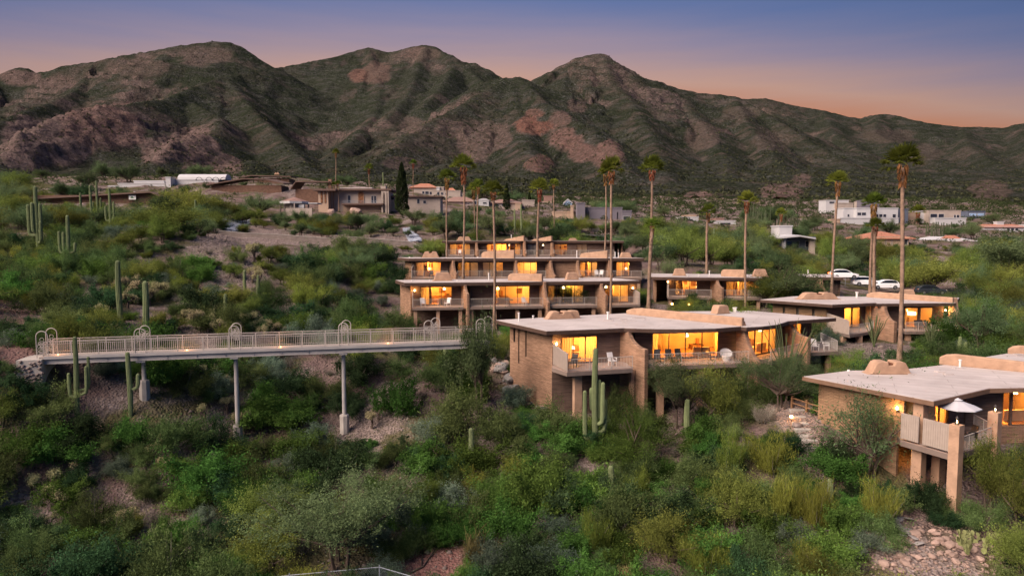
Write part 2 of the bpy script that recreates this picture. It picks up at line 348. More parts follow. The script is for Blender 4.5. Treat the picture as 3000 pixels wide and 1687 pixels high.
# ------------------------------------------------------------------ the ground
def base_far(x, y): return 47+(y-450)*.12-.012*x
TP = [  # seen point (px, py) and its distance
 (0,1687,37),(100,1500,42),(350,1600,40),(600,1640,39.5),(0,1350,44),(250,1350,46),(500,1400,45),(700,1330,49.5),(900,1560,41),(1000,1250,54.5),(1000,1400,47.5),
 (1110,1350,48.5),(1200,1620,40),(1300,1470,45),(1500,1660,38.5),(1700,1400,46),(1900,1600,39.5),(1700,1240,54),(2000,1300,51),(2100,1400,46.5),(2250,1500,42),
 (120,1056,48.5),(0,1080,47),(0,980,54),(0,900,62),(300,1130,51),(425,1145,50),(560,1230,50.5),(695,1300,51.5),(800,1220,54.5),(1010,1245,55),
 (0,800,85),(150,900,68),(300,850,76),(350,960,63),(500,960,64),(600,880,74),(450,760,86),(250,740,92),(0,700,108),(150,690,104),
 (450,668,99),(560,700,94),(600,760,88),(700,800,87),(650,850,80),(780,880,78),(880,900,77),(700,960,68),(880,1010,68),(800,1100,60.5),(900,1170,58),
 (720,730,112),(900,760,103),(960,850,90),(1080,900,84),(1020,1000,70),(1100,1000,70),(1150,1060,64),(1080,1130,60),(1180,1150,58),(1250,1050,66),(1350,1060,64),
 (640,690,134),(760,700,134),(1000,712,134),(1250,715,134),(900,690,145),(700,650,160),(650,640,165),(1200,690,143),
 (1180,975,84),(1300,975,81.5),(1450,985,80),(1600,985,81),(1760,980,83),(1880,965,86),
 (1450,1055,66),(1500,1100,63),(1600,1215,57),(1380,1180,57),(1330,1300,51),(1420,1300,50),
 (1830,1230,56),(2225,1175,56.5),(2330,1125,58),(2440,1066,63),(2300,1100,61),(2150,1200,55),(2330,1225,50),(2400,1280,47.5),(2412,1240,49.3),(2500,1410,43.6),(2655,1430,43),
 (2500,1520,39.7),(2600,1610,37.3),(2804,1512,39.9),(2720,1450,42.5),(2900,1620,36.5),(2960,1430,41.5),(2980,1330,44.5),(2850,1400,44),(3100,1350,45),(3100,1600,37),(2400,1650,37.5),(2150,1650,38),
 (2550,1040,67),(2750,1010,71),(2650,1070,62),(2800,985,74),(2950,960,79),(2450,1000,73),(2300,985,78),(3150,990,74),
 (1200,830,100),(1180,820,103),(1300,817,99),(1500,818,98.5),(1650,818,99),(1850,812,101),(1350,870,92),(1600,880,91),(1850,890,90),
 (1300,752,128),(1450,752,128),(1620,752,128),(1820,754,127),(1280,760,124),(1500,695,146),(1750,690,150),(1350,690,146),
 (1940,905,88),(2060,900,88),(2200,905,89),(2000,960,76),(2300,900,90),(2050,800,103),(2250,800,106),(2000,770,122),(2200,770,122),(2400,850,113),
 (2470,848,118),(2560,853,118),(2620,858,117),(2740,867,115),(2440,820,132),(2560,830,132),(2640,845,131),(2850,880,108),(2950,860,110),(2330,728,150),(2600,720,167),(2790,714,188),(2950,720,165),(3100,730,160),
 (1200,650,165),(1000,615,190),(860,622,178),(1150,620,190),(700,600,185),(600,600,175),(300,592,148),(100,592,150),(450,585,152),(0,600,150),(-150,640,130),(-150,900,62),(-150,1100,46),(-200,1500,40),
 (1300,635,190),(1500,645,185),(1700,645,195),(1850,648,195),(2000,665,185),(2200,690,172),(2450,680,195),(2550,720,165),
 (500,556,225),(650,530,235),(350,550,225),(150,560,220),(900,560,215),(1100,580,230),(1300,580,255),(1500,605,230),(1650,603,290),(2050,650,245),(2150,665,235),
 (2550,656,255),(2750,650,262),(2860,640,300),(2950,680,245),(2400,640,265),(2250,640,270),(1900,620,280),(200,525,300),(700,515,310),(1200,545,320),
]
CT = [W(*t) for t in TP]
for X in range(-420, 421, 70): CT.append(np.array((X, 480, base_far(X, 480)))); CT.append(np.array((X, 400, base_far(X, 400)+2*math.sin(X*.03))))
for X, Y, Z in [(-120, 60, 17), (-160, 120, 26), (-220, 220, 40), (130, 60, 10.5), (170, 120, 13), (230, 220, 22), (-60, 20, 4), (0, 15, -2), (60, 18, 3), (-90, 35, 12), (90, 35, 6)]: CT.append(np.array((X, Y, Z), float))
CT = np.array(CT)
def _solve():
    P = CT[:, :2]; n = len(P); d = np.sqrt(((P[:, None]-P[None])**2).sum(-1)+1.0)
    A = np.zeros((n+3, n+3)); A[:n, :n] = d-np.eye(n)*1.2; A[:n, n] = 1; A[:n, n+1:] = P; A[n, :n] = 1; A[n+1:, :n] = P.T
    return np.linalg.solve(A, np.concatenate([CT[:, 2], np.zeros(3)]))
_wt = _solve()
def rbf(x, y):
    x = np.asarray(x, float); y = np.asarray(y, float); sh_ = x.shape; x = x.ravel(); y = y.ravel(); o = np.empty_like(x)
    for i in range(0, len(x), 20000):
        xx = x[i:i+20000]; yy = y[i:i+20000]
        d = np.sqrt((xx[:, None]-CT[None, :, 0])**2+(yy[:, None]-CT[None, :, 1])**2+1.0)
        o[i:i+20000] = d@_wt[:len(CT)]+_wt[-3]+_wt[-2]*xx+_wt[-1]*yy
    return o.reshape(sh_)
def axis(lo, hi, f):
    a = [lo]
    while a[-1] < hi: a.append(a[-1]+f(a[-1]))
    return np.array(a)
gx = np.concatenate([-axis(0, 420, lambda t: .65 if t < 45 else .65+(t-45)*.022)[1:][::-1], axis(0, 420, lambda t: .65 if t < 45 else .65+(t-45)*.022)])
gy = axis(10, 470, lambda t: .6 if t < 75 else .6+(t-75)*.012)
GX, GY = np.meshgrid(gx, gy)
GZ = rbf(GX, GY)+(fbm(GX, GY, 6, 5, 3)-.5)*(.9+GY*.006)+(ridged(GX, GY, 22, 3, 9)-.6)*np.clip(GY/120, .3, 2.5)
# ground cut level in front of and under the terraces: (x0, x1, y0, y1, highest ground)
for (x0, x1, y0, y1, zm) in [(-20, 21, 88, 109, 13.75), (-15, 23, 110, 139, 16.3), (-17, 18, 74, 84, 8.9), (17, 36, 77, 100, 11.3), (27, 52, 64, 84, 8.9), (1.5, 31, 49, 63, 7.3), (-3, 3, 49, 57, 6.6), (22, 40, 36, 50, 7.0), (24, 34, 34, 42.5, 3.9)]:
    dx = np.maximum(np.maximum(x0-GX, GX-x1), 0); dy = np.maximum(np.maximum(y0-GY, GY-y1), 0)
    lim = zm+.75*np.maximum(np.hypot(dx, dy)-.5, 0)+(fbm(GX, GY, 5, 3, 8)-.5)*.3
    GZ = np.minimum(GZ, lim)
def H(x, y):
    x = np.asarray(x, float); y = np.asarray(y, float)
    i = np.clip(np.searchsorted(gx, x)-1, 0, len(gx)-2); j = np.clip(np.searchsorted(gy, y)-1, 0, len(gy)-2)
    fx = np.clip((x-gx[i])/(gx[i+1]-gx[i]), 0, 1); fy = np.clip((y-gy[j])/(gy[j+1]-gy[j]), 0, 1)
    return (GZ[j, i]*(1-fx)+GZ[j, i+1]*fx)*(1-fy)+(GZ[j+1, i]*(1-fx)+GZ[j+1, i+1]*fx)*fy
def ground_at(px, py, near=22, far=440):               # where a sight line meets the ground
    d = ray(px, py); ys = np.concatenate([np.arange(near, 90, .25), np.arange(90, far, 1.0)])
    x = d[0]/d[1]*ys; z = CAMZ+d[2]/d[1]*ys; g = H(x, ys)
    k = np.nonzero(z <= g)[0]
    i = k[0] if len(k) else len(ys)-1
    return np.array((x[i], ys[i], float(g[i])))
def at(px, D):                                          # ground under picture column px at distance D
    py = 900.
    for _ in range(6):
        p = W(px, py, D); z = float(H(p[0], p[1])); py = proj(p[0], D, z)[1]
    p = W(px, py, D); return np.array((p[0], D, float(H(p[0], D))))
def gridfaces(nx, ny):
    a = (np.arange(ny-1)[:, None]*nx+np.arange(nx-1)[None]).ravel()
    return np.stack([a, a+1, a+1+nx, a+nx], 1)
# ground material: desert soil with gravel, dry grass and pebble patches
def groundmat():
    m = bpy.data.materials.new('desert_soil'); m.use_nodes = True; t = m.node_tree; L = t.links; A = t.nodes.new; b = t.nodes['Principled BSDF']
    b.inputs['Roughness'].default_value = .97; b.inputs['Specular IOR Level'].default_value = .05
    g = A('ShaderNodeNewGeometry')
    def noise(s, d=5):
        n = A('ShaderNodeTexNoise'); n.inputs['Scale'].default_value = s; n.inputs['Detail'].default_value = d; L.new(g.outputs['Position'], n.inputs['Vector']); return n.outputs['Fac']
    def ramp(f, lo, hi, c0, c1):
        r_ = A('ShaderNodeValToRGB'); L.new(f, r_.inputs[0]); e = r_.color_ramp.elements; e[0].position = lo; e[1].position = hi; e[0].color = (*c0, 1); e[1].color = (*c1, 1); return r_.outputs[0]
    def mixc(f, a, c):
        x = A('ShaderNodeMix'); x.data_type = 'RGBA'
        if hasattr(f, 'links'): L.new(f, x.inputs[0])
        else: x.inputs[0].default_value = f
        L.new(a, x.inputs['A']); L.new(c, x.inputs['B']); return x.outputs['Result']
    soil = ramp(noise(.35), .35, .65, (.105, .072, .068), (.175, .122, .112))
    grass = ramp(noise(2.5), .3, .7, (.06, .058, .03), (.115, .098, .052))
    vo = A('ShaderNodeTexVoronoi'); vo.inputs['Scale'].default_value = 5.5; L.new(g.outputs['Position'], vo.inputs['Vector'])
    peb = ramp(vo.outputs['Color'], .1, .9, (.11, .083, .075), (.29, .23, .21))
    gf = A('ShaderNodeMapRange'); L.new(noise(.16, 4), gf.inputs[0]); gf.inputs[1].default_value = .47; gf.inputs[2].default_value = .56
    pf = A('ShaderNodeMapRange'); L.new(noise(.22, 5), pf.inputs[0]); pf.inputs[1].default_value = .5; pf.inputs[2].default_value = .6
    c = mixc(gf.outputs[0], soil, grass); c = mixc(pf.outputs[0], c, peb)
    at_ = A('ShaderNodeAttribute'); at_.attribute_name = 'gravel'; c = mixc(at_.outputs['Fac'], c, peb)
    ar = A('ShaderNodeAttribute'); ar.attribute_name = 'red'; redc = ramp(noise(3), .3, .7, (.17, .085, .075), (.225, .12, .105)); c = mixc(ar.outputs['Fac'], c, redc)
    L.new(c, b.inputs['Base Color'])
    bp = A('ShaderNodeBump'); bp.inputs['Distance'].default_value = .12; L.new(vo.outputs['Distance'], bp.inputs['Height'])
    bp2 = A('ShaderNodeBump'); bp2.inputs['Distance'].default_value = .25; L.new(noise(2.0, 8), bp2.inputs['Height']); L.new(bp2.outputs[0], bp.inputs['Normal']); L.new(bp.outputs[0], b.inputs['Normal'])
    MAT['soil'] = m
groundmat()
def inpoly(px, py, poly):
    px = np.asarray(px); py = np.asarray(py); r_ = np.zeros(px.shape, bool); n = len(poly)
    for i in range(n):
        x0, y0 = poly[i]; x1, y1 = poly[(i+1) % n]
        c = ((y0 > py) != (y1 > py)) & (px < (x1-x0)*(py-y0)/((y1-y0)+1e-9)+x0); r_ ^= c
    return r_
def plan(*pts): return [tuple(ground_at(a, b)[:2]) for a, b in pts]
# bare patches of scree, gravel and red wash, as areas on the ground
BARE = {k: plan(*v) for k, v in dict(
    scree=[(535, 690), (600, 685), (760, 712), (880, 750), (870, 800), (790, 815), (740, 930), (660, 880), (590, 790)],
    path=[(-60, 870), (60, 880), (130, 960), (135, 1050), (60, 1080), (-60, 1090)],
    wash=[(1190, 1580), (1320, 1560), (1400, 1690), (1100, 1690)],
    yard=[(2150, 1120), (2260, 1060), (2420, 1130), (2410, 1270), (2440, 1360), (2330, 1310), (2220, 1200)],
    stones=[(2540, 1540), (2640, 1510), (2800, 1530), (2960, 1640), (2960, 1690), (2560, 1690)],
    terrace=[(2440, 1000), (2700, 1010), (2760, 1050), (2620, 1090), (2450, 1080)],
    gully=[(1120, 1120), (1230, 1130), (1190, 1260), (1000, 1320), (960, 1290)],
    slip=[(300, 1000), (480, 1000), (430, 960), (330, 930)], flank=[(780, 1090), (900, 1080), (960, 1180), (880, 1200)],
    mound=[(470, 660), (560, 680), (590, 760), (480, 740)],
    bank=[(640, 640), (1000, 690), (1240, 690), (1240, 740), (1000, 730), (640, 690)]).items()}
flat = lambda a: a.ravel()
gm = np.zeros(GX.size); rm = np.zeros(GX.size)
nz = (fbm(flat(GX), flat(GY), 3, 3, 5)-.5)*3
for k, v in BARE.items():
    ins = inpoly(flat(GX)+nz, flat(GY)+nz*.7, v)
    if k in ('scree', 'yard', 'terrace', 'gully', 'bank', 'slip', 'flank'): gm[ins] = .7
    if k in ('wash',): rm[ins] = 1
    if k == 'path': rm[ins] = .5
gmesh = arrmesh('ground', np.stack([flat(GX), flat(GY), flat(GZ)], 1), gridfaces(len(gx), len(gy)), 'soil', True)
for nm, arr in (('gravel', gm), ('red', rm)):
    a = gmesh.attributes.new(nm, 'FLOAT', 'POINT'); a.data.foreach_set('value', arr.astype(np.float32))
o = obj('ground', gmesh); o['kind'] = 'structure'

# ------------------------------------------------------------------ the mountains
RID = [  # crest lines: (px, py, distance), slope of the flanks
 (.62, [(-250,190,2300),(0,223,2250),(50,199,2200),(81,199,2200),(105,213,2200),(128,211,2200),(182,195,2200),(280,181,2200),(361,162,2200),(466,145,2250),(516,135,2250),(621,121,2300),(668,123,2300),(699,135,2320),(737,174,2350),(784,203,2450),(823,197,2600),(1000,161,2750),(1081,139,2800),(1140,154,2800),(1194,141,2750),(1248,131,2750),(1272,137,2750),(1281,148,2700),(1322,162,2600),(1338,181,2550),(1396,224,2400),(1421,243,2300),(1500,262,2150),(1543,243,2050),(1606,218,2000),(1691,172,1950),(1718,164,1950),(1765,158,1950),(1788,178,1950),(1827,201,1960),(1846,216,1980),(1912,251,2000),(1970,255,2000),(2000,267,2000),(2078,279,1980),(2147,283,1960)]),
 (.58, [(2147,283,1960),(2250,340,1750),(2330,390,1550),(2450,460,1300),(2540,520,1080),(2600,560,900)]),
 (.55, [(2100,285,3000),(2190,291,3000),(2241,287,3000),(2295,300,3000),(2349,312,3000),(2411,323,3000),(2481,343,3000),(2524,348,3000),(2574,335,2950),(2621,339,2950),(2668,352,2950),(2738,364,3000),(2815,374,3050),(2862,373,3100),(2963,378,3100),(2974,366,3100),(3000,361,3100),(3100,350,3100),(3300,380,3100)]),
 (.6, [(1421,243,1600),(1458,235,1520),(1493,230,1500),(1520,232,1480),(1545,246,1430),(1590,300,1250),(1650,335,1120),(1720,370,1000),(1790,430,860),(1835,505,700)]),
 (.6, [(1493,230,1500),(1400,280,1350),(1300,340,1180),(1200,400,1000),(1120,455,830),(1060,505,660)]),
 (.62, [(1500,235,1480),(1520,320,1250),(1540,400,1000),(1560,470,800),(1580,530,620)]),
 (.62, [(784,205,2350),(720,215,2150),(660,226,1950),(560,263,1650),(485,292,1450),(420,300,1250),(330,318,1120),(200,350,980),(80,410,840),(-20,480,720)]),
 (.62, [(660,226,1950),(720,300,1650),(790,370,1350),(850,430,1050),(900,490,800)]),
 (.62, [(560,300,1550),(640,340,1300),(640,385,1080),(600,400,960),(520,420,860),(440,490,680)]),
 (.6, [(0,223,2250),(-80,300,1700),(-150,400,1200)]),
 (.6, [(280,181,2200),(230,260,1900),(150,300,1650),(60,330,1400),(-60,380,1150)]),
 (.62, [(1081,139,2800),(1095,200,2550),(1115,270,2250),(1100,340,1850),(1040,400,1450),(980,450,1100)]),
 (.62, [(1248,131,2750),(1215,220,2350),(1190,290,2000),(1130,350,1600)]),
 (.62, [(1330,190,2500),(1290,260,2100),(1240,310,1750)]),
 (.6, [(1765,158,1950),(1790,240,1700),(1850,300,1450),(1900,380,1150),(1930,450,900),(1940,520,680)]),
 (.6, [(1660,190,1950),(1650,260,1650),(1700,310,1400)]),
 (.58, [(1970,255,2000),(2020,320,1650),(2080,390,1300),(2120,460,980),(2140,530,720)]),
 (.58, [(2147,283,1960),(2200,380,1450),(2260,450,1100),(2300,530,800)]),
 (.55, [(2574,335,2950),(2560,390,2500),(2640,430,2000),(2740,470,1600),(2860,520,1200),(2950,560,900)]),
 (.55, [(2411,323,3000),(2440,390,2300),(2520,440,1850),(2600,490,1500)]),
 (.55, [(2815,374,3050),(2840,430,2300),(2900,470,1800),(3020,520,1300)]),
 (.55, [(3000,361,3100),(3010,430,2300),(3080,480,1700)]),
 (.55, [(740,470,850),(700,520,620)]), (.55, [(1300,480,780),(1330,530,600)]), (.55, [(2380,500,880),(2420,555,640)]), (.55, [(2050,520,800),(2080,560,600)]),
]
ms = np.linspace(-1.02, 1.02, 640); my = np.exp(np.linspace(math.log(462), math.log(4300), 430))
MS, MY = np.meshgrid(ms, my); MX = MS*MY
wx = MX+(fbm(MX, MY, 260, 4, 40)-.5)*150; wy = MY+(fbm(MX, MY, 260, 4, 41)-.5)*150
gul = ridged(wx, wy*.8, 190, 5, 50)
MZ = base_far(MX, MY)-np.clip(MY-2600, 0, 9e9)*.25
MZ += (fbm(MX, MY, 120, 5, 21)-.5)*np.clip((MY-460)/10, 0, 26)
DW = np.full(MX.shape, 300.)
for k, pts in RID:
    P = np.array([W(*p) for p in pts])
    best = np.full(MX.shape, -1e9); dw = np.full(MX.shape, 1e9)
    for a, b in zip(P[:-1], P[1:]):
        ab = b[:2]-a[:2]; L2 = (ab**2).sum()+1e-9
        t = np.clip(((MX-a[0])*ab[0]+(MY-a[1])*ab[1])/L2, 0, 1)
        dx = MX-(a[0]+ab[0]*t); dy = MY-(a[1]+ab[1]*t); d = np.sqrt(dx*dx+dy*dy)
        z = a[2]+(b[2]-a[2])*t
        d2 = np.sqrt(d*d+7**2)-7
        cand = z-k*d2*(1.14-.26*gul)-np.clip(d2, 0, 60)*.12
        dw = np.where(cand > best, d, dw); best = np.maximum(best, cand)
    DW = np.where(best > MZ, dw, DW); hh_ = np.maximum(60-np.abs(best-MZ), 0)/60; MZ = np.maximum(MZ, best)+hh_*hh_*60/4*np.clip(dw/160, 0, 1)
hgt = np.clip((MZ-base_far(MX, MY))/60, 0, 1)
calm = np.clip(DW/110, .08, 1)
MZ += hgt*calm*((fbm(wx, wy, 340, 4, 67)-.5)*95+(ridged(wx, wy, 150, 4, 68)-.62)*14+(ridged(MX, MY, 60, 4, 70)-.62)*10)+(fbm(MX, MY, 16, 3, 77)-.5)*7.0*hgt
# broken cliff bands where harder beds come out of the slope
cliff = np.clip((fbm(wx, wy, 190, 5, 66)-.525)*9, 0, 1)*hgt
st_ = 24.0; ph_ = (MZ+.22*MX+fbm(MX, MY, 80, 3, 65)*30)/st_; fr_q = ph_-np.floor(ph_); MZ += cliff*np.clip(DW/70, .0, 1)*(st_*.55*(np.clip((fr_q-.6)/.2, 0, 1)-fr_q)+(ridged(MX, MY, 34, 4, 64)-.5)*14)
# rock outcrops (place, size, colour): bulges with steep faces and tilted beds
PXm, PYm = proj(MX, MY, MZ)
rockm = np.zeros(MX.shape); redm = np.zeros(MX.shape)
OUT = [(150,415,150,75,1,.0,30),(310,375,125,70,1,.3,30),(90,450,90,45,1,0,18),(470,440,60,50,.9,.05,16),(560,430,85,55,.95,.1,18),(620,490,90,40,.8,.2,12),
       (1560,372,52,26,1,1,14),(1565,335,28,14,.8,.9,6),(1640,350,35,25,.7,.5,8),(1660,410,55,40,.9,.55,12),(1705,445,45,30,.9,.5,10),(1780,460,45,45,.9,.5,9),(1580,480,42,26,.8,.7,7),(1690,310,30,20,.5,.4,4),
       (1050,222,28,20,.8,1,12),(1100,215,50,35,.6,.75,16),(1240,160,60,22,.4,.5,6),(60,230,60,22,.7,.2,10),(170,245,60,22,.6,.2,10),(600,165,80,30,.5,.1,8),(400,200,90,30,.4,.2,6),
       (2050,590,45,28,.8,.3,4),(2290,570,60,30,.8,.3,6),(2350,530,30,20,.6,.4,4),(2060,400,50,40,.45,.3,5),(2260,410,60,30,.35,.3,5),(1390,420,60,60,.6,.15,6),(1330,380,60,30,.5,.2,6),(1450,400,50,40,.6,.2,6),
       (1180,480,70,20,.5,.2,3),(2900,560,60,30,.5,.4,4),(1200,370,40,25,.5,.2,3),(2170,330,60,20,.3,.4,4),(2600,400,90,20,.3,.6,4),(2700,450,60,25,.3,.5,4)]
for (ox, oy, rx, ry, st, rd, hh) in OUT:
    q = ((PXm-ox)/rx)**2+((PYm-oy)/ry)**2+(fbm(MX, MY, 45, 4, 90)-.5)*1.6
    mk = np.clip((1.15-q)/.35, 0, 1)*st
    beds = np.sin((MZ+.35*MX+fbm(MX, MY, 40, 3, 91)*26)*.62)
    MZ = MZ+mk*(hh*.22*np.clip(1.15-q, 0, 1)+beds*1.7+(ridged(MX, MY, 26, 3, 95)-.5)*hh*.16)
    rockm = np.maximum(rockm, mk); redm = np.maximum(redm, mk*rd)
gzx = np.gradient(MZ, axis=1)/np.maximum(np.gradient(MX, axis=1), .1)
crag = np.clip((fbm(MX, MY, 26, 4, 60)-.54)*7, 0, 1)*np.clip((fbm(MX, MY, 170, 3, 61)-.42)*5, 0, 1)
sl = np.hypot(np.gradient(MZ, axis=0)/np.maximum(np.gradient(MY, axis=0), .1), gzx)
rockm = np.maximum(rockm, np.maximum(crag*.35, cliff*np.clip(.2+(sl-.5)*1.2, .08, .8)*np.clip(fbm(MX, MY, 50, 3, 63)*2.2-.3, .2, 1))); redm = np.maximum(redm, cliff*.18*np.clip((fbm(MX, MY, 400, 2, 62)-.4)*4, 0, 1))
mm = arrmesh('mountains', np.stack([flat(MX), flat(MY), flat(MZ)], 1), gridfaces(len(ms), len(my)), None, True)
for nm, arr in (('rock', rockm), ('redrock', redm)):
    a = mm.attributes.new(nm, 'FLOAT', 'POINT'); a.data.foreach_set('value', flat(arr).astype(np.float32))
def mountmat():
    m = bpy.data.materials.new('mountain'); m.use_nodes = True; t = m.node_tree; L = t.links; A = t.nodes.new; b = t.nodes['Principled BSDF']
    b.inputs['Roughness'].default_value = 1; b.inputs['Specular IOR Level'].default_value = 0
    g = A('ShaderNodeNewGeometry')
    def noise(s, d=6, sz=1):
        n = A('ShaderNodeTexNoise'); n.inputs['Scale'].default_value = s; n.inputs['Detail'].default_value = d; n.inputs['Roughness'].default_value = .62
        mp = A('ShaderNodeMapping'); mp.inputs['Scale'].default_value = (1, 1, sz); L.new(g.outputs['Position'], mp.inputs['Vector']); L.new(mp.outputs[0], n.inputs['Vector']); return n.outputs['Fac']
    def ramp(f, st):
        r_ = A('ShaderNodeValToRGB'); L.new(f, r_.inputs[0]); e = r_.color_ramp.elements
        while len(e) > 1: e.remove(e[-1])
        for i, (p, c) in enumerate(st):
            q = e[0] if i == 0 else e.new(p); q.position = p; q.color = (*c, 1)
        return r_.outputs[0]
    def mixc(f, a, c):
        x = A('ShaderNodeMix'); x.data_type = 'RGBA'; L.new(f, x.inputs[0]); L.new(a, x.inputs['A']); L.new(c, x.inputs['B']); return x.outputs['Result']
    def rng_(f, a, c):
        q = A('ShaderNodeMapRange'); L.new(f, q.inputs[0]); q.inputs[1].default_value = a; q.inputs[2].default_value = c; return q.outputs[0]
    scrub = ramp(noise(.12, 8), [(.3, (.034, .038, .022)), (.5, (.062, .063, .036)), (.7, (.105, .094, .058))])
    dirt = ramp(noise(.05, 8), [(.3, (.095, .070, .062)), (.7, (.185, .132, .112))])
    speck = rng_(noise(.42, 8, .6), .50, .60)
    patch = rng_(noise(.011, 7), .33, .55)
    mu = A('ShaderNodeMath'); mu.operation = 'MULTIPLY'; L.new(speck, mu.inputs[0]); L.new(patch, mu.inputs[1])
    c = mixc(mu.outputs[0], scrub, dirt)
    band = rng_(noise(.018, 6, 5.0), .50, .60); bm = A('ShaderNodeMath'); bm.operation = 'MULTIPLY'; L.new(band, bm.inputs[0]); L.new(rng_(noise(.5, 6), .38, .62), bm.inputs[1]); c = mixc(bm.outputs[0], c, ramp(noise(.25, 6), [(.3, (.085, .068, .062)), (.7, (.225, .175, .155))]))
    stones = rng_(noise(.20, 5), .56, .63); st2 = A('ShaderNodeMath'); st2.operation = 'MULTIPLY'; L.new(stones, st2.inputs[0]); L.new(rng_(noise(.012, 5), .36, .56), st2.inputs[1])
    c = mixc(st2.outputs[0], c, ramp(noise(.5, 2), [(.3, (.19, .152, .14)), (.7, (.31, .25, .23))]))
    dk = A('ShaderNodeVectorMath'); dk.operation = 'MULTIPLY'; dk.inputs[1].default_value = (.33, .42, .43); L.new(c, dk.inputs[0]); c = dk.outputs[0]
    rk = ramp(noise(.10, 9, 3.0), [(.25, (.10, .072, .066)), (.42, (.25, .175, .15)), (.6, (.36, .26, .225)), (.8, (.44, .33, .29))])
    rd = ramp(noise(.10, 9, 2.0), [(.25, (.13, .062, .05)), (.5, (.33, .17, .125)), (.75, (.42, .24, .18))])
    ar = A('ShaderNodeAttribute'); ar.attribute_name = 'redrock'; am = A('ShaderNodeAttribute'); am.attribute_name = 'rock'
    rk = mixc(ar.outputs['Fac'], rk, rd); d2 = A('ShaderNodeVectorMath'); d2.operation = 'MULTIPLY'; d2.inputs[1].default_value = (.47, .47, .50); L.new(rk, d2.inputs[0]); rk = d2.outputs[0]
    veg = rng_(noise(.16, 6), .42, .58); inv = A('ShaderNodeMath'); inv.operation = 'MULTIPLY_ADD'; L.new(veg, inv.inputs[0]); inv.inputs[1].default_value = .6; inv.inputs[2].default_value = .6
    rf = A('ShaderNodeMath'); rf.operation = 'MULTIPLY'; rf.use_clamp = True; L.new(am.outputs['Fac'], rf.inputs[0]); L.new(inv.outputs[0], rf.inputs[1])
    c = mixc(rf.outputs[0], c, rk)
    L.new(c, b.inputs['Base Color'])
    b1 = A('ShaderNodeBump'); b1.inputs['Distance'].default_value = 6; L.new(noise(.16, 9, 1.6), b1.inputs['Height'])
    b2 = A('ShaderNodeBump'); b2.inputs['Distance'].default_value = 14; L.new(noise(.035, 6), b2.inputs['Height']); L.new(b2.outputs[0], b1.inputs['Normal']); L.new(b1.outputs[0], b.inputs['Normal'])
    MAT['mountain'] = m
mountmat(); mm.materials.append(MAT['mountain'])
o = obj('mountains', mm); o['kind'] = 'structure'
def HM(x, y):                                           # height of the mountain sheet
    s = x/y; i = np.clip(((s-ms[0])/(ms[1]-ms[0])).astype(int), 0, len(ms)-2); j = np.clip(np.searchsorted(my, y)-1, 0, len(my)-2)
    fx = np.clip((s-ms[i])/(ms[1]-ms[0]), 0, 1); fy = np.clip((y-my[j])/(my[j+1]-my[j]), 0, 1)
    return (MZ[j, i]*(1-fx)+MZ[j, i+1]*fx)*(1-fy)+(MZ[j+1, i]*(1-fx)+MZ[j+1, i+1]*fx)*fy
# ------------------------------------------------------------------ house parts
def offset_poly(poly, d):
    n = len(poly); P = [np.asarray(p, float) for p in poly]
    a = sum(P[i][0]*P[(i+1) % n][1]-P[(i+1) % n][0]*P[i][1] for i in range(n)); s = 1 if a > 0 else -1
    o = []
    for i in range(n):
        e1 = P[i]-P[i-1]; e2 = P[(i+1) % n]-P[i]; e1 /= np.linalg.norm(e1)+1e-9; e2 /= np.linalg.norm(e2)+1e-9
        n1 = np.array((-e1[1], e1[0])); n2 = np.array((-e2[1], e2[0])); m = n1+n2; m /= np.linalg.norm(m)+1e-9
        o.append(tuple(P[i]+s*m*d/max(.4, float(np.dot(m, n1)))))
    return o
def roof(root, poly, zR, thick=.3, top='roof_white', side='fascia'):
    f = MB().prism(poly, zR-thick, zR).build('fascia', side, root)
    MB().prism(offset_poly(poly, .07), zR-.02, zR+.035).build('roof', top, root)
def lamp(loc, W_, col=(1, .43, .07), r=.25, parent=None):
    l = bpy.data.lights.new('room_light', 'POINT'); l.energy = W_; l.color = col; l.shadow_soft_size = r
    o = bpy.data.objects.new('room_light', l); COL.objects.link(o)
    if parent is not None: o.parent = parent; o.location = np.array(loc)-wloc(parent)
    else: o.location = loc
    return o
def window(root, fr, u0, u1, z0, z1, n=0.0, panes=3, lit=True, curtain=(), name='window', thick=.07, grey=False):
    m = MB(); b = .06; d0, d1 = n-.06, n+.04
    m.box(fr, u0, u1, d0, d1, z1-b, z1); m.box(fr, u0, u1, d0, d1, z0, z0+b*.8)
    m.box(fr, u0, u0+b, d0, d1, z0+b*.8, z1-b); m.box(fr, u1-b, u1, d0, d1, z0+b*.8, z1-b)
    xs = np.linspace(u0, u1, panes+1)
    for x in xs[1:-1]: m.box(fr, x-thick/2, x+thick/2, d0, d1, z0+b*.8, z1-b)
    w_ = m.build(name, 'frame', root)
    for i in range(panes):
        g = MB().box(fr, xs[i]+b*.5, xs[i+1]-b*.5, n-.022, n-.010, z0+b*.6, z1-b*.8); g.build('pane', 'glass', w_)
    for (c0, c1) in curtain:                            # pleated curtain hanging just behind the panes
        a0 = u0+(u1-u0)*c0; a1 = u0+(u1-u0)*c1; k = max(6, int((a1-a0)/.09)); us = np.linspace(a0, a1, k)
        V = []; Fc = []
        for j, x in enumerate(us):
            nn = n-.22+.05*(j % 2); V += [(*fr(x, nn), z0+.06), (*fr(x, nn), z1-.05)]
        for j in range(k-1): Fc.append((2*j, 2*j+2, 2*j+3, 2*j+1))
        MB().add(V, Fc).build('curtain', 'curtain_grey' if grey else 'curtain', w_)
    return w_
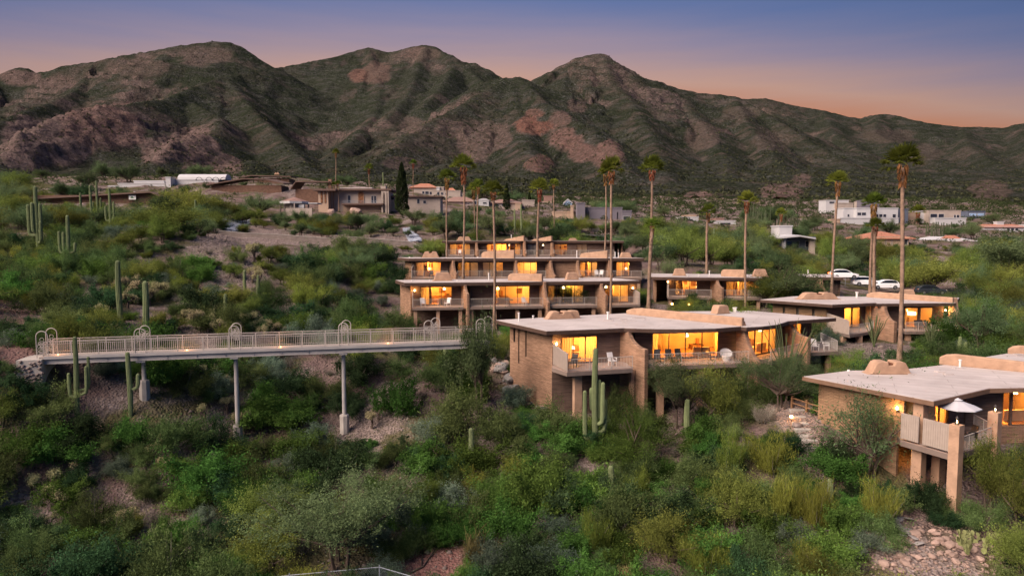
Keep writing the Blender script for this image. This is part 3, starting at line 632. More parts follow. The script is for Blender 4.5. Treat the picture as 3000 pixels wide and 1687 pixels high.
def facade(root, A, B, zf, zs, ops, m='facade', room=3.6, watts=70, thick=.2, lit=True, decor=True, rl=None):
    """wall A-B with openings ops = [(u0,u1,z0,z1,panes,curtains,lit)], a room behind it"""
    fr = frame(A, B); wl = MB(); x = 0.0
    for op in sorted(ops, key=lambda q: q[0]):
        u0, u1, z0, z1 = op[:4]
        if u0 > x+.01: wl.box(fr, x, u0, -thick, 0, zf, zs)
        if z0 > zf+.02: wl.box(fr, u0, u1, -thick, 0, zf, z0)
        if z1 < zs-.02: wl.box(fr, u0, u1, -thick, 0, z1, zs)
        x = u1
    if x < fr.L-.01: wl.box(fr, x, fr.L, -thick, 0, zf, zs)
    wl.build('wall', m, root)
    for op in ops:
        u0, u1, z0, z1 = op[:4]; window(root, fr, u0, u1, z0, z1, -.08, op[4] if len(op) > 4 else 2, curtain=op[5] if len(op) > 5 else (), grey=(len(op) > 6 and not op[6]))
    if ops and room:
        a, b = .02, fr.L-.02; t = .06; n0, n1 = -thick-.01, -thick-room
        q = MB(); q.box(fr, a, b, n1-t, n1, zf-.02, zs+.02); q.box(fr, a-t, a, n1, n0, zf-.02, zs+.02); q.box(fr, b, b+t, n1, n0, zf-.02, zs+.02); q.box(fr, a, b, n1, n0, zs-.04, zs+.02)
        rm_ = q.build('room', 'interior', root)
        MB().box(fr, a, b, n1, n0, zf-.03, zf+.01).build('room_floor', 'interior_floor', rm_)
        if decor:
            rr = random.Random(int(fr.A[0]*97+fr.A[1]*31)); 
            for _ in range(max(1, int(fr.L/2.2))):
                c = rr.uniform(.6, max(.7, fr.L-.6)); s = rr.uniform(.25, .5); zz = zf+1.45+rr.uniform(-.1, .15); MB().box(fr, c-s, c+s, n1, n1+.04, zz-s*.8, zz+s*.8).build('picture', 'art', rm_)
            for _ in range(max(1, int(fr.L/2.6))):
                c = rr.uniform(.7, max(.8, fr.L-.7)); s = rr.uniform(.4, .9); hh = rr.choice((.45, .75, .9)); f2 = MB().box(fr, c-s, c+s, n1+.1, n1+rr.uniform(.6, 1.2), zf+.02, zf+hh).build('cabinet', 'furniture', rm_)
                if rr.random() < .5: MB().box(fr, c-.12, c+.12, n1+.2, n1+.4, zf+hh, zf+hh+rr.uniform(.3, .7)).build('vase', 'terracotta', rm_)
            pt = MB(); c = rr.uniform(.3, .7)*fr.L; pt.box(fr, c-.06, c+.06, n1, n1+rr.uniform(1.2, 1.9), zf, zs-.04); pt.build('partition', 'interior', rm_)
            c = rr.uniform(.2, .8)*fr.L; q_ = fr(c, -thick-rr.uniform(.9, 2.0)); MB().lathe((q_[0], q_[1], zf+rr.choice((1.0, 1.75))), [(.16, 0), (.17, .02), (.10, .26), (.09, .27)], 10).build('table_lamp', 'lamp_shade', rm_)
            c = rr.uniform(.15, .85)*fr.L; so_ = MB(); so_.box(fr, c-.8, c+.8, -thick-1.5, -thick-.8, zf+.02, zf+.42); so_.box(fr, c-.8, c+.8, -thick-.95, -thick-.75, zf+.42, zf+.8); so_.build('sofa', 'sofa', rm_)
        if lit:
            k = max(1, int(round(fr.L/5.5))); rv = random.Random(int(fr.A[0]*53+fr.A[1]*17)); gk = rv.uniform(.55, 1.2); gc_ = rv.uniform(-.05, .07)
            for i in range(k):
                uu = fr.L*(i+.5)/k; p = fr(uu, -thick-room*.45); lamp((p[0], p[1], zs-.55), (3.0*gk*watts*(fr.L/k)/5.0), (1, .43+gc_, .07+max(0, gc_)*.8), .2, root)
    return fr
def railing(root, pts, z, h=1.0, sp=.135, posts=1.6, name='railing', m='rail'):
    """pts: plan points of the rail line on a floor at z"""
    r_ = MB(); b = MB()
    for A, B in zip(pts[:-1], pts[1:]):
        fr = frame(A, B); L = fr.L
        r_.box(fr, -.02, L+.02, -.03, .03, z+h-.045, z+h); r_.box(fr, 0, L, -.015, .015, z+.1, z+.13)
        k = max(1, int(round(L/posts)))
        for i in range(k+1): u = L*i/k; r_.box(fr, u-.022, u+.022, -.022, .022, z, z+h-.045)
        k = int(L/sp)
        for i in range(1, k): u = L*i/k; b.box(fr, u-.0095, u+.0095, -.0095, .0095, z+.13, z+h-.045)
    t = r_.build(name, m, root)
    bb = b.build('balusters', m, t); bb['kind'] = 'stuff'
    return t
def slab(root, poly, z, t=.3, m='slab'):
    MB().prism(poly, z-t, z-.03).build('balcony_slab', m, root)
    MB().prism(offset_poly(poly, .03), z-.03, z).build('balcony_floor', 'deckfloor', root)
def fin(root, Wp, Fp, prof, thick=.3, m='brick', name='fin_wall'):
    """garden wall from plan point Wp (at house) to Fp (free end); prof = [(fraction, z)...] closed outline"""
    fr = frame(Wp, Fp); L = fr.L; h = thick/2; n = len(prof)
    V = [(*fr(s*L, -h), z) for s, z in prof]+[(*fr(s*L, h), z) for s, z in prof]
    return MB().add(V, [tuple(range(n)), tuple(range(n, 2*n))[::-1]]+[(i, i+n, (i+1) % n+n, (i+1) % n) for i in range(n)]).build(name, m, root, fixn=True, bevel=.05)
def finprof(zt, zb, zmid, s_in=-.0, s_flat=.45, steps=7, back=-.15):
    """flat top, then a concave sweep down to the free end"""
    p = [(back, zb), (back, zt), (s_flat, zt)]
    for i in range(1, steps+1):
        a = i/steps*math.pi/2; p.append((s_flat+(1-s_flat)*(1-math.cos(a))**.9 if i < steps else 1.0, zt-(zt-zmid)*math.sin(a)))
    p.append((1.0, zb)); return p
def parapet(root, A, B, z0, zA, zB, thick=.3, roundA=True, m='adobe'):
    fr = frame(A, B); L = fr.L; p = [(0, z0), (0, zA-.35), (.06*L if roundA else 0, zA-.1), (.14*L if roundA else 0, zA), (L, zB), (L, z0)]
    h = thick/2; n = len(p); V = [(*fr(s, -h), z) for s, z in p]+[(*fr(s, h), z) for s, z in p]
    return MB().add(V, [tuple(range(n)), tuple(range(n, 2*n))[::-1]]+[(i, i+n, (i+1) % n+n, (i+1) % n) for i in range(n)]).build('parapet', m, root, fixn=True, bevel=.08)
def chimney(root, p, z, w_=1.9, h=.75, d=.9, ang=0, notch=True):
    """low sculpted adobe chimney: two humps with flared feet and a dark flue between"""
    c, s = math.cos(ang), math.sin(ang)
    fr = lambda u, n_: (p[0]+c*u-s*n_, p[1]+s*u+c*n_)
    k = w_/2
    if notch:
        prof = [(-k*1.35, 0), (-k*1.1, .12), (-k*.95, h*.55), (-k*.8, h*.9), (-k*.62, h), (-k*.2, h), (-k*.16, h*.7), (k*.16, h*.7), (k*.2, h), (k*.62, h), (k*.8, h*.9), (k*.95, h*.55), (k*1.1, .12), (k*1.35, 0)]
    else:
        prof = [(-k*1.3, 0), (-k*1.05, .12), (-k*.9, h*.6), (-k*.7, h), (k*.7, h), (k*.9, h*.6), (k*1.05, .12), (k*1.3, 0)]
    n = len(prof); V = [(*fr(a, -d/2), z+b) for a, b in prof]+[(*fr(a, d/2), z+b) for a, b in prof]
    ch = MB().add(V, [tuple(range(n)), tuple(range(n, 2*n))[::-1]]+[(i, i+n, (i+1) % n+n, (i+1) % n) for i in range(n)]).build('chimney', 'adobe', root, fixn=True, bevel=.09)
    if notch: MB().prism([fr(-k*.15, -d*.3), fr(k*.15, -d*.3), fr(k*.15, d*.3), fr(-k*.15, d*.3)], z+h*.5, z+h*.85).build('flue', 'rust', ch)
    return ch
def vent(root, p, z, h=.7, r=.07):
    MB().lathe((p[0], p[1], z-.02), [(r, 0), (r, h-.1), (r*1.5, h-.1), (r*1.5, h)], 8).build('vent_pipe', 'pipe_white', root)
def skylight(root, p, z, a=.7, b=.5, h=.15):
    MB().prism([(p[0]-a/2, p[1]-b/2), (p[0]+a/2, p[1]-b/2), (p[0]+a/2, p[1]+b/2), (p[0]-a/2, p[1]+b/2)], z, z+h).build('roof_hatch', 'roof_white', root)
def sconce(root, p, n_, z, watts=14):
    q = (p[0]+n_[0]*.12, p[1]+n_[1]*.12)
    s = MB().lathe((q[0], q[1], z-.2), [(.03, 0), (.09, .04), (.10, .10)], 8).build('wall_lamp', 'wall_lamp_metal', root)
    MB().lathe((q[0], q[1], z-.1), [(.04, 0), (.075, .07), (.07, .15), (.03, .2)], 8).build('bulb', 'bulb', s)
    lamp((q[0]+n_[0]*.18, q[1]+n_[1]*.18, z), watts, (1, .5, .16), .08, root)
def col_box(root, c, u, a, b, z0, z1, name='column', m='adobe'):
    u = np.asarray(u, float); u /= np.linalg.norm(u); v = np.array((-u[1], u[0])); c = np.asarray(c)
    P = [tuple(c+u*sa*a/2+v*sb*b/2) for sa, sb in ((-1, -1), (1, -1), (1, 1), (-1, 1))]
    return MB().prism(P, z0, z1).build(name, m, root)
def panel(root, A, B, z0, z1, zB=None, t=.08, m='panel', name='privacy_panel'):
    fr = frame(A, B); zB = zB or z1; L = fr.L
    V = [(*fr(s, o_), z) for o_ in (-t/2, t/2) for s, z in ((0, z0), (L, z0), (L, zB), (0, z1))]
    p = MB().add(V, [(0, 1, 2, 3), (7, 6, 5, 4), (0, 4, 5, 1), (1, 5, 6, 2), (2, 6, 7, 3), (3, 7, 4, 0)]).build(name, m, root, fixn=True)
    b = MB(); k = max(3, int(L/.14))
    for i in range(k):
        u = L*(i+.5)/k; zt = z1+(zB-z1)*(i+.5)/k-.04; b.box(fr, u-.02, u+.02, t/2, t/2+.02, z0+.02, zt); b.box(fr, u-.02, u+.02, -t/2-.02, -t/2, z0+.02, zt)
    bb = b.build('battens', m, p); bb['kind'] = 'stuff'
    return p
# stretches of the view that self-sown plants leave open (houses, bridge, bare ground)
VIS = [(1176,1380,829,975,80),(1380,1880,829,930,80),(1150,1890,757,822,97),(1300,1830,700,760,126),(1905,2240,800,880,87),(2260,2810,880,985,69),(1600,2460,960,1090,53),(1500,1640,1000,1220,55.5),(2400,2680,1090,1430,42.5),(2600,3000,1100,1360,39.5),(100,1345,950,1062,47),(2430,2760,818,862,113),
       (1195,1320,1585,1690,39.5),(640,740,740,830,84),(1060,1190,1140,1290,54),(2190,2400,1110,1260,50),(2570,2880,1540,1690,37),(0,110,900,1050,50),(470,590,665,750,90),(350,490,842,905,69),(530,690,925,995,63),(715,795,945,1003,66),(80,180,1430,1500,42),(1700,1790,1060,1325,48),(2770,2830,1300,1480,39.6),(1380,1400,1270,1370,47),(1440,1600,1050,1190,58),(470,510,1330,1400,45),(640,1240,690,712,133)]
FOOT = []   # plan outlines where no plant may grow
def gz(p): return float(H(p[0], p[1]))
# loose furniture -------------------------------------------------
def patio_chair(loc, rz, label, m='chair_white', group='chairs on the balconies', s=1.0):
    t = thing('patio_chair', label, 'chair', loc, group, rz); l = np.array(loc)
    def bx(x0, x1, y0, y1, z0, z1): return MB().prism([(x0+l[0], y0+l[1]), (x1+l[0], y0+l[1]), (x1+l[0], y1+l[1]), (x0+l[0], y1+l[1])], z0+l[2], z1+l[2])
    bx(-.27, .27, -.28, .25, .40, .45).build('seat', m, t)
    V = [(-.27, .22, .45), (.27, .22, .45), (.27, .42, 1.05), (-.27, .42, 1.05), (-.27, .26, .45), (.27, .26, .45), (.27, .46, 1.05), (-.27, .46, 1.05)]
    MB().add([(a+l[0], b+l[1], c+l[2]) for a, b, c in V], [(0, 1, 2, 3), (7, 6, 5, 4), (0, 4, 5, 1), (1, 5, 6, 2), (2, 6, 7, 3), (3, 7, 4, 0)]).build('backrest', m, t)
    for sx in (-1, 1):
        bx(sx*.27-.025, sx*.27+.025, -.28, .35, .62, .66).build('armrest', m, t)
        for sy in (-.25, .2): bx(sx*.25-.02, sx*.25+.02, sy-.02, sy+.02, 0, .62 if sy < 0 else .4).build('leg', m, t)
    return t
def patio_table(loc, label, r=.5, h=.72, m='chair_dark'):
    t = thing('patio_table', label, 'table', loc, 'tables on the balconies')
    MB().lathe((loc[0], loc[1], loc[2]+h-.04), [(r, 0), (r, .04)], 16).build('table_top', m, t)
    MB().lathe(loc, [(.25, 0), (.25, .02), (.035, .04), (.035, h-.04)], 10).build('pedestal', m, t)
    return t
# ================================================================== terraced rows of apartments
def seg_ops(fr, A, B, zf, zs, wins, zc):
    ops = []
    for w_ in wins:
        a, b = hit(w_[0], A, B, zc), hit(w_[1], A, B, zc); u0, u1 = fr.at(a), fr.at(b)
        ops.append((max(.12, u0), min(fr.L-.12, u1), zf+.06, zs-w_[5] if len(w_) > 5 else zs-.28, w_[2], w_[3], w_[4]))
    return ops
def terrace_row(name, label, zR, zf, front, tip, depth, segs, balc=1.5, over=1.4, group=None, brickside='brick', lower=True, roofm='roof_white', watts=70, back_dir=None, zb=None):
    """front: plan points of the roof edge, left to right; segs: list of dicts by picture columns"""
    zs = zR-.3; front = [np.asarray(p) for p in front]
    A0, B0 = front[0], front[-1]; u = (B0-A0)/np.linalg.norm(B0-A0); nrm = np.array((u[1], -u[0]))
    bd = np.asarray(back_dir, float) if back_dir is not None else -nrm; bd = bd/np.linalg.norm(bd)
    gc = (A0+B0)/2; zg = min(gz(p) for p in front)
    root = thing(name, label, 'apartments', (gc[0], gc[1], zg), group)
    back = [B0+bd*depth, A0+bd*depth]
    outl = [tuple(p) for p in front]+[tuple(back[0]), tuple(back[1])]
    if tip is not None: outl = [tuple(p) for p in front]+[tuple(back[0]), tuple(tip)]
    roof(root, outl, zR, .38, side='fascia', top=roofm)
    FOOT.append([tuple(p+nrm*2.6) for p in front]+outl[len(front):])
    wA, wB = A0-nrm*over+u*.9, B0-nrm*over-u*.3; fA, fB = A0+nrm*balc, B0+nrm*balc
    # side and back walls
    sw = frame(wA, wA+bd*(depth-over-.6)); zlo = zg-1.2
    MB().box(sw, 0, sw.L, -.22, .0, zlo, zs).build('side_wall', brickside, root)
    e1 = frame(wB, wB+bd*(depth-over-.6)); MB().box(e1, 0, e1.L, 0, .22, zlo, zs).build('side_wall', brickside, root)
    bk = frame(wA+bd*(depth-over-.6), wB+bd*(depth-over-.6)); MB().box(bk, .25, bk.L-.25, 0.0, .2, zlo, zs).build('back_wall', brickside, root)
    zc = (zf+zs)/2
    for s in segs:
        a = hit(s['x'][0], wA, wB, zc); b = hit(s['x'][1], wA, wB, zc)
        if s.get('solid'):
            q = frame(a+nrm*over*.8, b+nrm*over*.8); MB().box(q, 0, q.L, -.25, 0, zlo, zs-.01).build('wall', 'brick', root)
        else:
            fr = frame(a, b); facade(root, a, b, zf, zs, seg_ops(fr, a, b, zf, zs, s.get('win', []), zc), room=3.4, watts=s.get('watts', watts), lit=s.get('lit', True))
            for lx in s.get('lamps', []):
                p = hit(lx, wA, wB, zc); sconce(root, p, nrm, zf+1.85)
            if lower:
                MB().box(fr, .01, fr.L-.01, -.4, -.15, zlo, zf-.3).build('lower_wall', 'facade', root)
        if s.get('balc', True) and not s.get('solid'):
            fa = hit(s['bx'][0] if 'bx' in s else s['x'][0], fA, fB, zf); fb = hit(s['bx'][1] if 'bx' in s else s['x'][1], fA, fB, zf)
            pa = fa-nrm*(balc+over-.02); pb = fb-nrm*(balc+over-.02)
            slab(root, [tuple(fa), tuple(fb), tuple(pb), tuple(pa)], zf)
            fr2 = frame(fa, fb); P = [fr2(.06, -.08), fr2(fr2.L-.06, -.08)]
            if s.get('panel') == 'l': panel(root, fr2(.05, -.1), fr2(.05, -(balc+over-.3)), zf, zf+1.5, zf+1.8)
            elif s.get('open_l'): P = [fr2(.06, -balc-over+.1)]+P
            if s.get('panel') == 'r': panel(root, fr2(fr2.L-.05, -.1), fr2(fr2.L-.05, -(balc+over-.3)), zf, zf+1.5, zf+1.8)
            railing(root, P, zf)
            for k in range(s.get('posts', 1)+1):
                c = fr2(.35+(fr2.L-.7)*k/max(1, s.get('posts', 1)), -.5); zq = min(gz(c)-.5, zf-.6)
                col_box(root, c, u, .4, .4, zq, zf-.3, 'column', 'adobe')
            for c in s.get('chairs', []):
                q = fr2(fr2.at(hit(c[0], fA, fB, zf)), -.9); patio_chair((q[0], q[1], zf), c[1], c[2], c[3] if len(c) > 3 else 'chair_white')
            for c in s.get('tables', []):
                q = fr2(fr2.at(hit(c[0], fA, fB, zf)), -.9); patio_table((q[0], q[1], zf), c[1])
        for f in s.get('fins', []):                      # (px at roof edge, px at free end, reach, height kept at end)
            p = hit(f[0], A0, B0, zs); q = hit(f[1], A0+nrm*f[2], B0+nrm*f[2], zf)
            pw = p-(q-p)/np.linalg.norm(q-p)*.1; zb_ = min(gz(q), gz(p))-.6
            pr = finprof(zR+f[4] if len(f) > 4 else zs+.0, zb_, zf+f[3], s_flat=.28)
            fin(root, p-nrm*over*.9, q, [( (x*.62+.38) if x > 0 else 0, z) for x, z in pr], .34)
        if 'para' in s:
            x0, x1, hA, hB, dep = s['para']                 # left end deeper on the roof, right end at the edge
            a1 = hit(x1, A0, B0, zR); a0 = hit(x0, A0+bd*dep, B0+bd*dep, zR)
            parapet(root, a0, a1, zR-.02, zR+hA, zR+hB, .4)
        for c in s.get('chim', []): chimney(root, hit(c[0], A0+bd*c[1], B0+bd*c[1], zR), zR+.03, c[2], c[3], 1.0, math.atan2(u[1], u[0]), c[4] if len(c) > 4 else True)
        for c in s.get('vent', []): vent(root, hit(c[0], A0+bd*c[1], B0+bd*c[1], zR), zR+.03, c[2])
    return root
C = [(0, .3), (.3, 1)]
# lower left row, with the brown brick gable wall
z = 14.75
terrace_row('terrace_apartments', 'long two-level brick apartment row standing just beyond the end of the white footbridge', z, 11.9,
    [G(1185, 829, z), G(1400, 827.5, z), G(1586, 825.5, z), G(1752, 824.3, z), G(1876, 822.6, z)], G(1158, 821, z), 7,
    [dict(x=(1203, 1352), bx=(1208, 1358), win=[(1232, 1324, 3, [(0, .28)], True)], lamps=[1215], panel='l', fins=[(1356, 1372, 1.6, 1.6)], chim=[(1297, 3.4, 2.1, 1.05, False)], posts=2,
          chairs=[(1240, .4, 'white patio chair at the lamp end of the long row\'s end balcony'), (1312, -.5, 'white patio chair facing the armchair on the end balcony of the long row')], vent=[(1208, 3, .2), (1260, 2.5, .2)]),
     dict(x=(1378, 1588), bx=(1374, 1592), win=[(1378, 1384, 1, [(0, 1)], True, .6), (1445, 1552, 3, [(.8, 1)], True)], fins=[(1589, 1608, 1.9, .45, .0)], para=(1490, 1590, .95, .95, 3.2), vent=[(1432, 2.6, 1.0), (1340, 2, .2)], posts=3, watts=85,
          chairs=[(1540, 2.8, 'white lounge chair beside the dark table on the wide balcony')], tables=[(1495, 'dark round table on the wide balcony of the lower row')]),
     dict(x=(1600, 1752), bx=(1603, 1750), win=[(1603, 1710, 4, [(0, .2), (.7, 1)], True)], fins=[(1755, 1777, 1.9, 1.3)], posts=2, chim=[(1675, 3, 1.5, .95, False)]),
     dict(x=(1768, 1866), bx=(1779, 1876), win=[(1770, 1842, 3, [(.6, 1)], True)], lamps=[1853], panel='r', posts=1, vent=[(1800, 2, .2)])], back_dir=(-.40, .92))
# middle left row
z = 17.15
terrace_row('terrace_apartments', 'middle brick apartment row with unlit windows between the lit ones and a blank brick bay', z, 14.4,
    [np.array((-15.0, 99.6)), np.array((-9.3, 99.7)), np.array((.2, 99.8)), np.array((5.0, 99.9)), np.array((9.5, 100.1)), np.array((19.5, 100.6))], np.array((-17.6, 105.0)), 6.5,
    [dict(x=(1205, 1314), win=[(1220, 1243, 1, [(0, 1)], False), (1244, 1292, 2, [(.5, 1)], True)], panel='l', fins=[(1318, 1338, 1.5, .6)], chim=[(1262, 3.2, 2.2, .95)], vent=[(1200, 2, .2), (1400, 2, .2)], chairs=[(1262, 0, 'small patio chair before the amber curtained window of the middle row', 'chair_dark')]),
     dict(x=(1339, 1504), win=[(1341, 1376, 2, [(0, 1)], True), (1378, 1402, 1, [(0, 1)], False), (1414, 1474, 3, [(0, .6)], False)], balc=True, lit=True, watts=16, fins=[(1507, 1518, 1.6, .5)], para=(1412, 1508, 1.0, 1.25, 3)),
     dict(x=(1512, 1600), win=[(1515, 1574, 3, C, True)], fins=[(1602, 1628, 1.8, .3)]),
     dict(x=(1608, 1690), solid=True, fins=[(1686, 1703, 1.8, .3)]),
     dict(x=(1696, 1782), win=[(1697, 1732, 2, [(0, .5)], True), (1733, 1750, 1, [(0, 1)], False)], fins=[(1782, 1794, 1.6, .6)], para=(1700, 1781, .75, 1.15, 3), vent=[(1690, 3, 1.1)], watts=90,
          chairs=[(1752, .3, 'white chair behind the rail near the bushes of the middle row'), (1764, -.3, 'white chair by the tall palm trunk on the middle row')]),
     dict(x=(1790, 1880), win=[(1805, 1844, 2, [(0, .6)], True)], chim=[(1832, 2.5, 1.6, .8, False)], vent=[(1802, 2, .9), (1812, 2, .8)])], back_dir=(-.47, .88))
# upper left row
z = 19.62
terrace_row('terrace_apartments', 'uppermost brick apartment row under the hillside with wedge-shaped parapets on its roof', z, 16.95,
    [G(1300, 706, z-.0), G(1389, 706, z), G(1530, 706, z), G(1612, 706, z), G(1827, 712, z-.0)] if False else [np.array((-13.2, 129.)), np.array((-7.2, 129.)), np.array((2., 129.)), np.array((7.3, 129.)), np.array((20.8, 127.))], None, 7,
    [dict(x=(1305, 1389), win=[(1317, 1378, 3, [(0, .35), (.6, 1)], True)], chim=[(1360, 3, 2.4, .8)], fins=[(1391, 1401, 1.2, .9)], watts=45, chairs=[(1345, 0, 'pale chair behind the rail of the uppermost row')]),
     dict(x=(1403, 1530), win=[(1426, 1484, 4, [(0, .2), (.5, .6)], True), (1490, 1525, 2, [(.5, 1)], True)], fins=[(1533, 1541, 1.6, .4, .0)], para=(1478, 1536, .35, 1.0, 3.5), vent=[(1498, 4, 1.2)], watts=60),
     dict(x=(1541, 1612), win=[(1545, 1594, 3, [(0, .7)], False)], lit=False, fins=[(1614, 1624, 1.6, .4)], para=(1558, 1617, .3, .95, 3.5)),
     dict(x=(1622, 1800), win=[(1624, 1662, 2, [(0, .4)], True), (1690, 1720, 2, [(0, 1)], False)], chim=[(1678, 3, 1.5, .5, False)], watts=22)], roofm='roof_grey')
# row behind the middle house
z = 14.9
terrace_row('terrace_apartments', 'apartment row with lit windows half hidden by a round green bush and a mesquite', z, 12.35,
    [G(1905, 811, z), G(2010, 813, z), G(2074, 813.5, z), G(2235, 814, z)], None, 8.5,
    [dict(x=(1958, 2083), bx=(1957, 2085), win=[(1978, 2042, 3, [(0, .15)], True)], lamps=[1956], panel='l', fins=[(2088, 2117, 2.2, 1.35)], chim=[(1990, 3, 1.6, 1.0, False)], vent=[(2078, 2, .8), (2047, 2, .3), (2014, 2, .25)], watts=45),
     dict(x=(2115, 2232), win=[(2126, 2224, 4, [(0, .18), (.45, .6)], True)], para=(2114, 2182, 1.0, 1.05, 2.5), chim=[(2226, 2.5, 1.8, 1.0, False)], watts=40, chairs=[(2190, .2, 'dark chair seen against the lit window behind the slim palm', 'chair_dark')])])
# small unit to the right of it, beside the parked cars
z = 14.7
terrace_row('terrace_apartments', 'small dark unit with a curved fin wall beside the parked white cars', z, 12.2,
    [G(2352, 811.5, z), G(2470, 813, z)], None, 8, [dict(x=(2362, 2462), win=[(2420, 2440, 1, [(0, 1)], False)], lit=False, balc=False, fins=[(2392, 2424, 2.0, .6)], vent=[(2367, 2, .9)])], watts=10)

# ================================================================== right-hand house (three narrow side windows)
z = 12.9; zf = 10.0; zs = z-.3
RO = [G(2439, 893, z), G(2565, 888, z), G(2568, 890, z), G(2801, 888, z), G(2812, 872, z), G(2535, 869, z), G(2330, 868, z), G(2226, 878, z)]
root = thing('hillside_house', 'low tan brick house with three narrow side windows and a long rooftop parapet', 'house', (RO[0][0]+4, RO[0][1]+4, gz(RO[0])))
roof(root, [tuple(p) for p in RO], z, side='fascia'); FOOT.append([tuple(p) for p in [RO[0]+np.array((1, -3)), RO[3]+np.array((1, -2.5)), RO[4], RO[5], RO[7]]])
uL = RO[7]-RO[0]; uL /= np.linalg.norm(uL); uF = RO[1]-RO[0]; uF /= np.linalg.norm(uF); nF = np.array((uF[1], -uF[0]))
c0 = RO[0]-nF*1.2+uL*.4+uF*.9; c1 = hit(2264, c0, c0+uL*6, z-1.2)
fl = frame(c1, c0)
ops = []
for a, b in ((2293, 2300), (2332, 2341), (2379, 2387)):
    p, q = hit(a, c1, c0, z-1), hit(b, c1, c0, z-1); ops.append((fl.at(p), fl.at(q), z-1.75, z-.75, 1, [(0, 1)], False))
facade(root, c1, c0, gz(c0)-1, zs, ops, m='brick_tan', room=0)
fa = c0; fb = hit(2563, c0, c0+uF*8, 11); ff = frame(fa, fb)
facade(root, fa, fb, zf, zs, seg_ops(ff, fa, fb, zf, zs, [(2473, 2497, 1, [(0, 1)], True), (2498, 2522, 1, [(0, 1)], True)], 11.2), room=3.2, watts=60)
MB().box(ff, 0, ff.L, -.5, -.25, zf-3.5, zf-.3).build('lower_wall', 'facade', root)
bal = [G(2436, 969, zf), G(2490, 981, zf), G(2546, 972, zf)]; bk_ = fb+uF*.2
slab(root, [tuple(bal[0]), tuple(bal[1]), tuple(bal[2]), tuple(bk_), tuple(fa)], zf)
railing(root, [bal[1]+uL*.1, bal[2]-uF*.05, fb+nF*.3], zf); panel(root, bal[1]+uL*.1, fa+nF*.1, zf, zf+1.5, zf+1.85)
col_box(root, G(2470, 975, zf), uF, .5, .5, zf-4, zf-.3); col_box(root, G(2530, 976, zf)-uF*.3+np.array((0, .5)), uF, .5, .5, zf-4, zf-.3)
fa2 = hit(2600, RO[2]-nF*0.9, RO[3]-nF*0.9, 11); w0 = RO[2]+(RO[3]-RO[2])*.02+np.array((0, 1.2)); w1 = RO[3]+np.array((-.6, 1.2)); f2 = frame(w0, w1)
facade(root, w0, w1, zf, zs, seg_ops(f2, w0, w1, zf, zs, [(2650, 2691, 1, [(0, .25)], True), (2696, 2733, 1, [(.0, .15)], True)], 11.2), room=3.4, watts=38)
MB().box(f2, 0, f2.L, -.5, -.25, zf-3.5, zf-.3).build('lower_wall', 'facade', root)
p = hit(2671, w0+np.array((0, 1.6)), w1+np.array((0, 1.6)), 11.2); lp = MB().prism([(p[0]-.3, p[1]-.3), (p[0]+.3, p[1]-.3), (p[0]+.3, p[1]+.3), (p[0]-.3, p[1]+.3)], 11.3, 11.65).build('pendant_lamp', 'lamp_shade', root)
sconce(root, hit(2768, w0, w1, 11.4), np.array((0, -1)), 12.0, 22)
b2 = [hit(2655, w0+np.array((0, -2.6)), w1+np.array((0, -2.6)), zf), hit(2803, w0+np.array((0, -2.6)), w1+np.array((0, -2.6)), zf)]
slab(root, [tuple(b2[0]), tuple(b2[1]), tuple(b2[1]+np.array((0, 2.55))), tuple(b2[0]+np.array((0, 2.55)))], zf); railing(root, [b2[0]+np.array((0, .1)), b2[1]+np.array((0, .1))], zf)
for t in (.1, .5, .9): q = b2[0]+(b2[1]-b2[0])*t+np.array((0, .6)); col_box(root, q, (1, 0), .45, .45, gz(q)-.5, zf-.3)
q = hit(2624, w0+np.array((0, -2.9)), w1+np.array((0, -2.9)), 11); fin(root, RO[1]+np.array((.1, .6)), q, finprof(zs+.02, gz(q)-1, zf+1.1, s_flat=.55), .45)
q = hit(2845, w0+np.array((0, -3.2)), w1+np.array((0, -3.2)), 9); fin(root, RO[3]+np.array((.2, .8)), q, finprof(z+.55, gz(q)-1, zf+.2, s_flat=.12), .5, 'adobe')
parapet(root, G(2540, 871, z), RO[3]+np.array((-.1, .3)), z, z+.75, z+.6, .45); q = G(2700, 880, z); chimney(root, q+np.array((0, 3)), z+.3, 1.6, .75, .8, 0, False)
chimney(root, G(2395, 877, z), z+.03, 4.0, .8, 1.2, .05); vent(root, G(2510, 873, z), z, .75, .12); skylight(root, G(2470, 880, z), z, .5, .4, .1)
bq = hit(2780, w0+np.array((0, -.9)), w1+np.array((0, -.9)), zf)
t = thing('barbecue_grill', 'dark covered barbecue grill under the wall lamp on a balcony', 'grill', (bq[0], bq[1], zf))
MB().prism([(bq[0]-.5, bq[1]-.28), (bq[0]+.5, bq[1]-.28), (bq[0]+.5, bq[1]+.28), (bq[0]-.5, bq[1]+.28)], zf+.55, zf+.9).build('firebox', 'chair_dark', t)
MB().tube([(bq[0]-.48, bq[1], zf+.9), (bq[0]+.48, bq[1], zf+.9)], .27, 12).build('lid', 'chair_dark', t)
for sx in (-.42, .42): MB().prism([(bq[0]+sx-.04, bq[1]-.2), (bq[0]+sx+.04, bq[1]-.2), (bq[0]+sx+.04, bq[1]+.2), (bq[0]+sx-.04, bq[1]+.2)], zf, zf+.55).build('leg', 'chair_dark', t)
for i, c in enumerate((2690, 2705, 2720)):
    q = hit(c, w0+np.array((0, -1.5)), w1+np.array((0, -1.5)), zf); patio_chair((q[0], q[1], zf), .3*i, 'dark dining chair in a row outside the house with the hanging lamp', 'chair_dark')

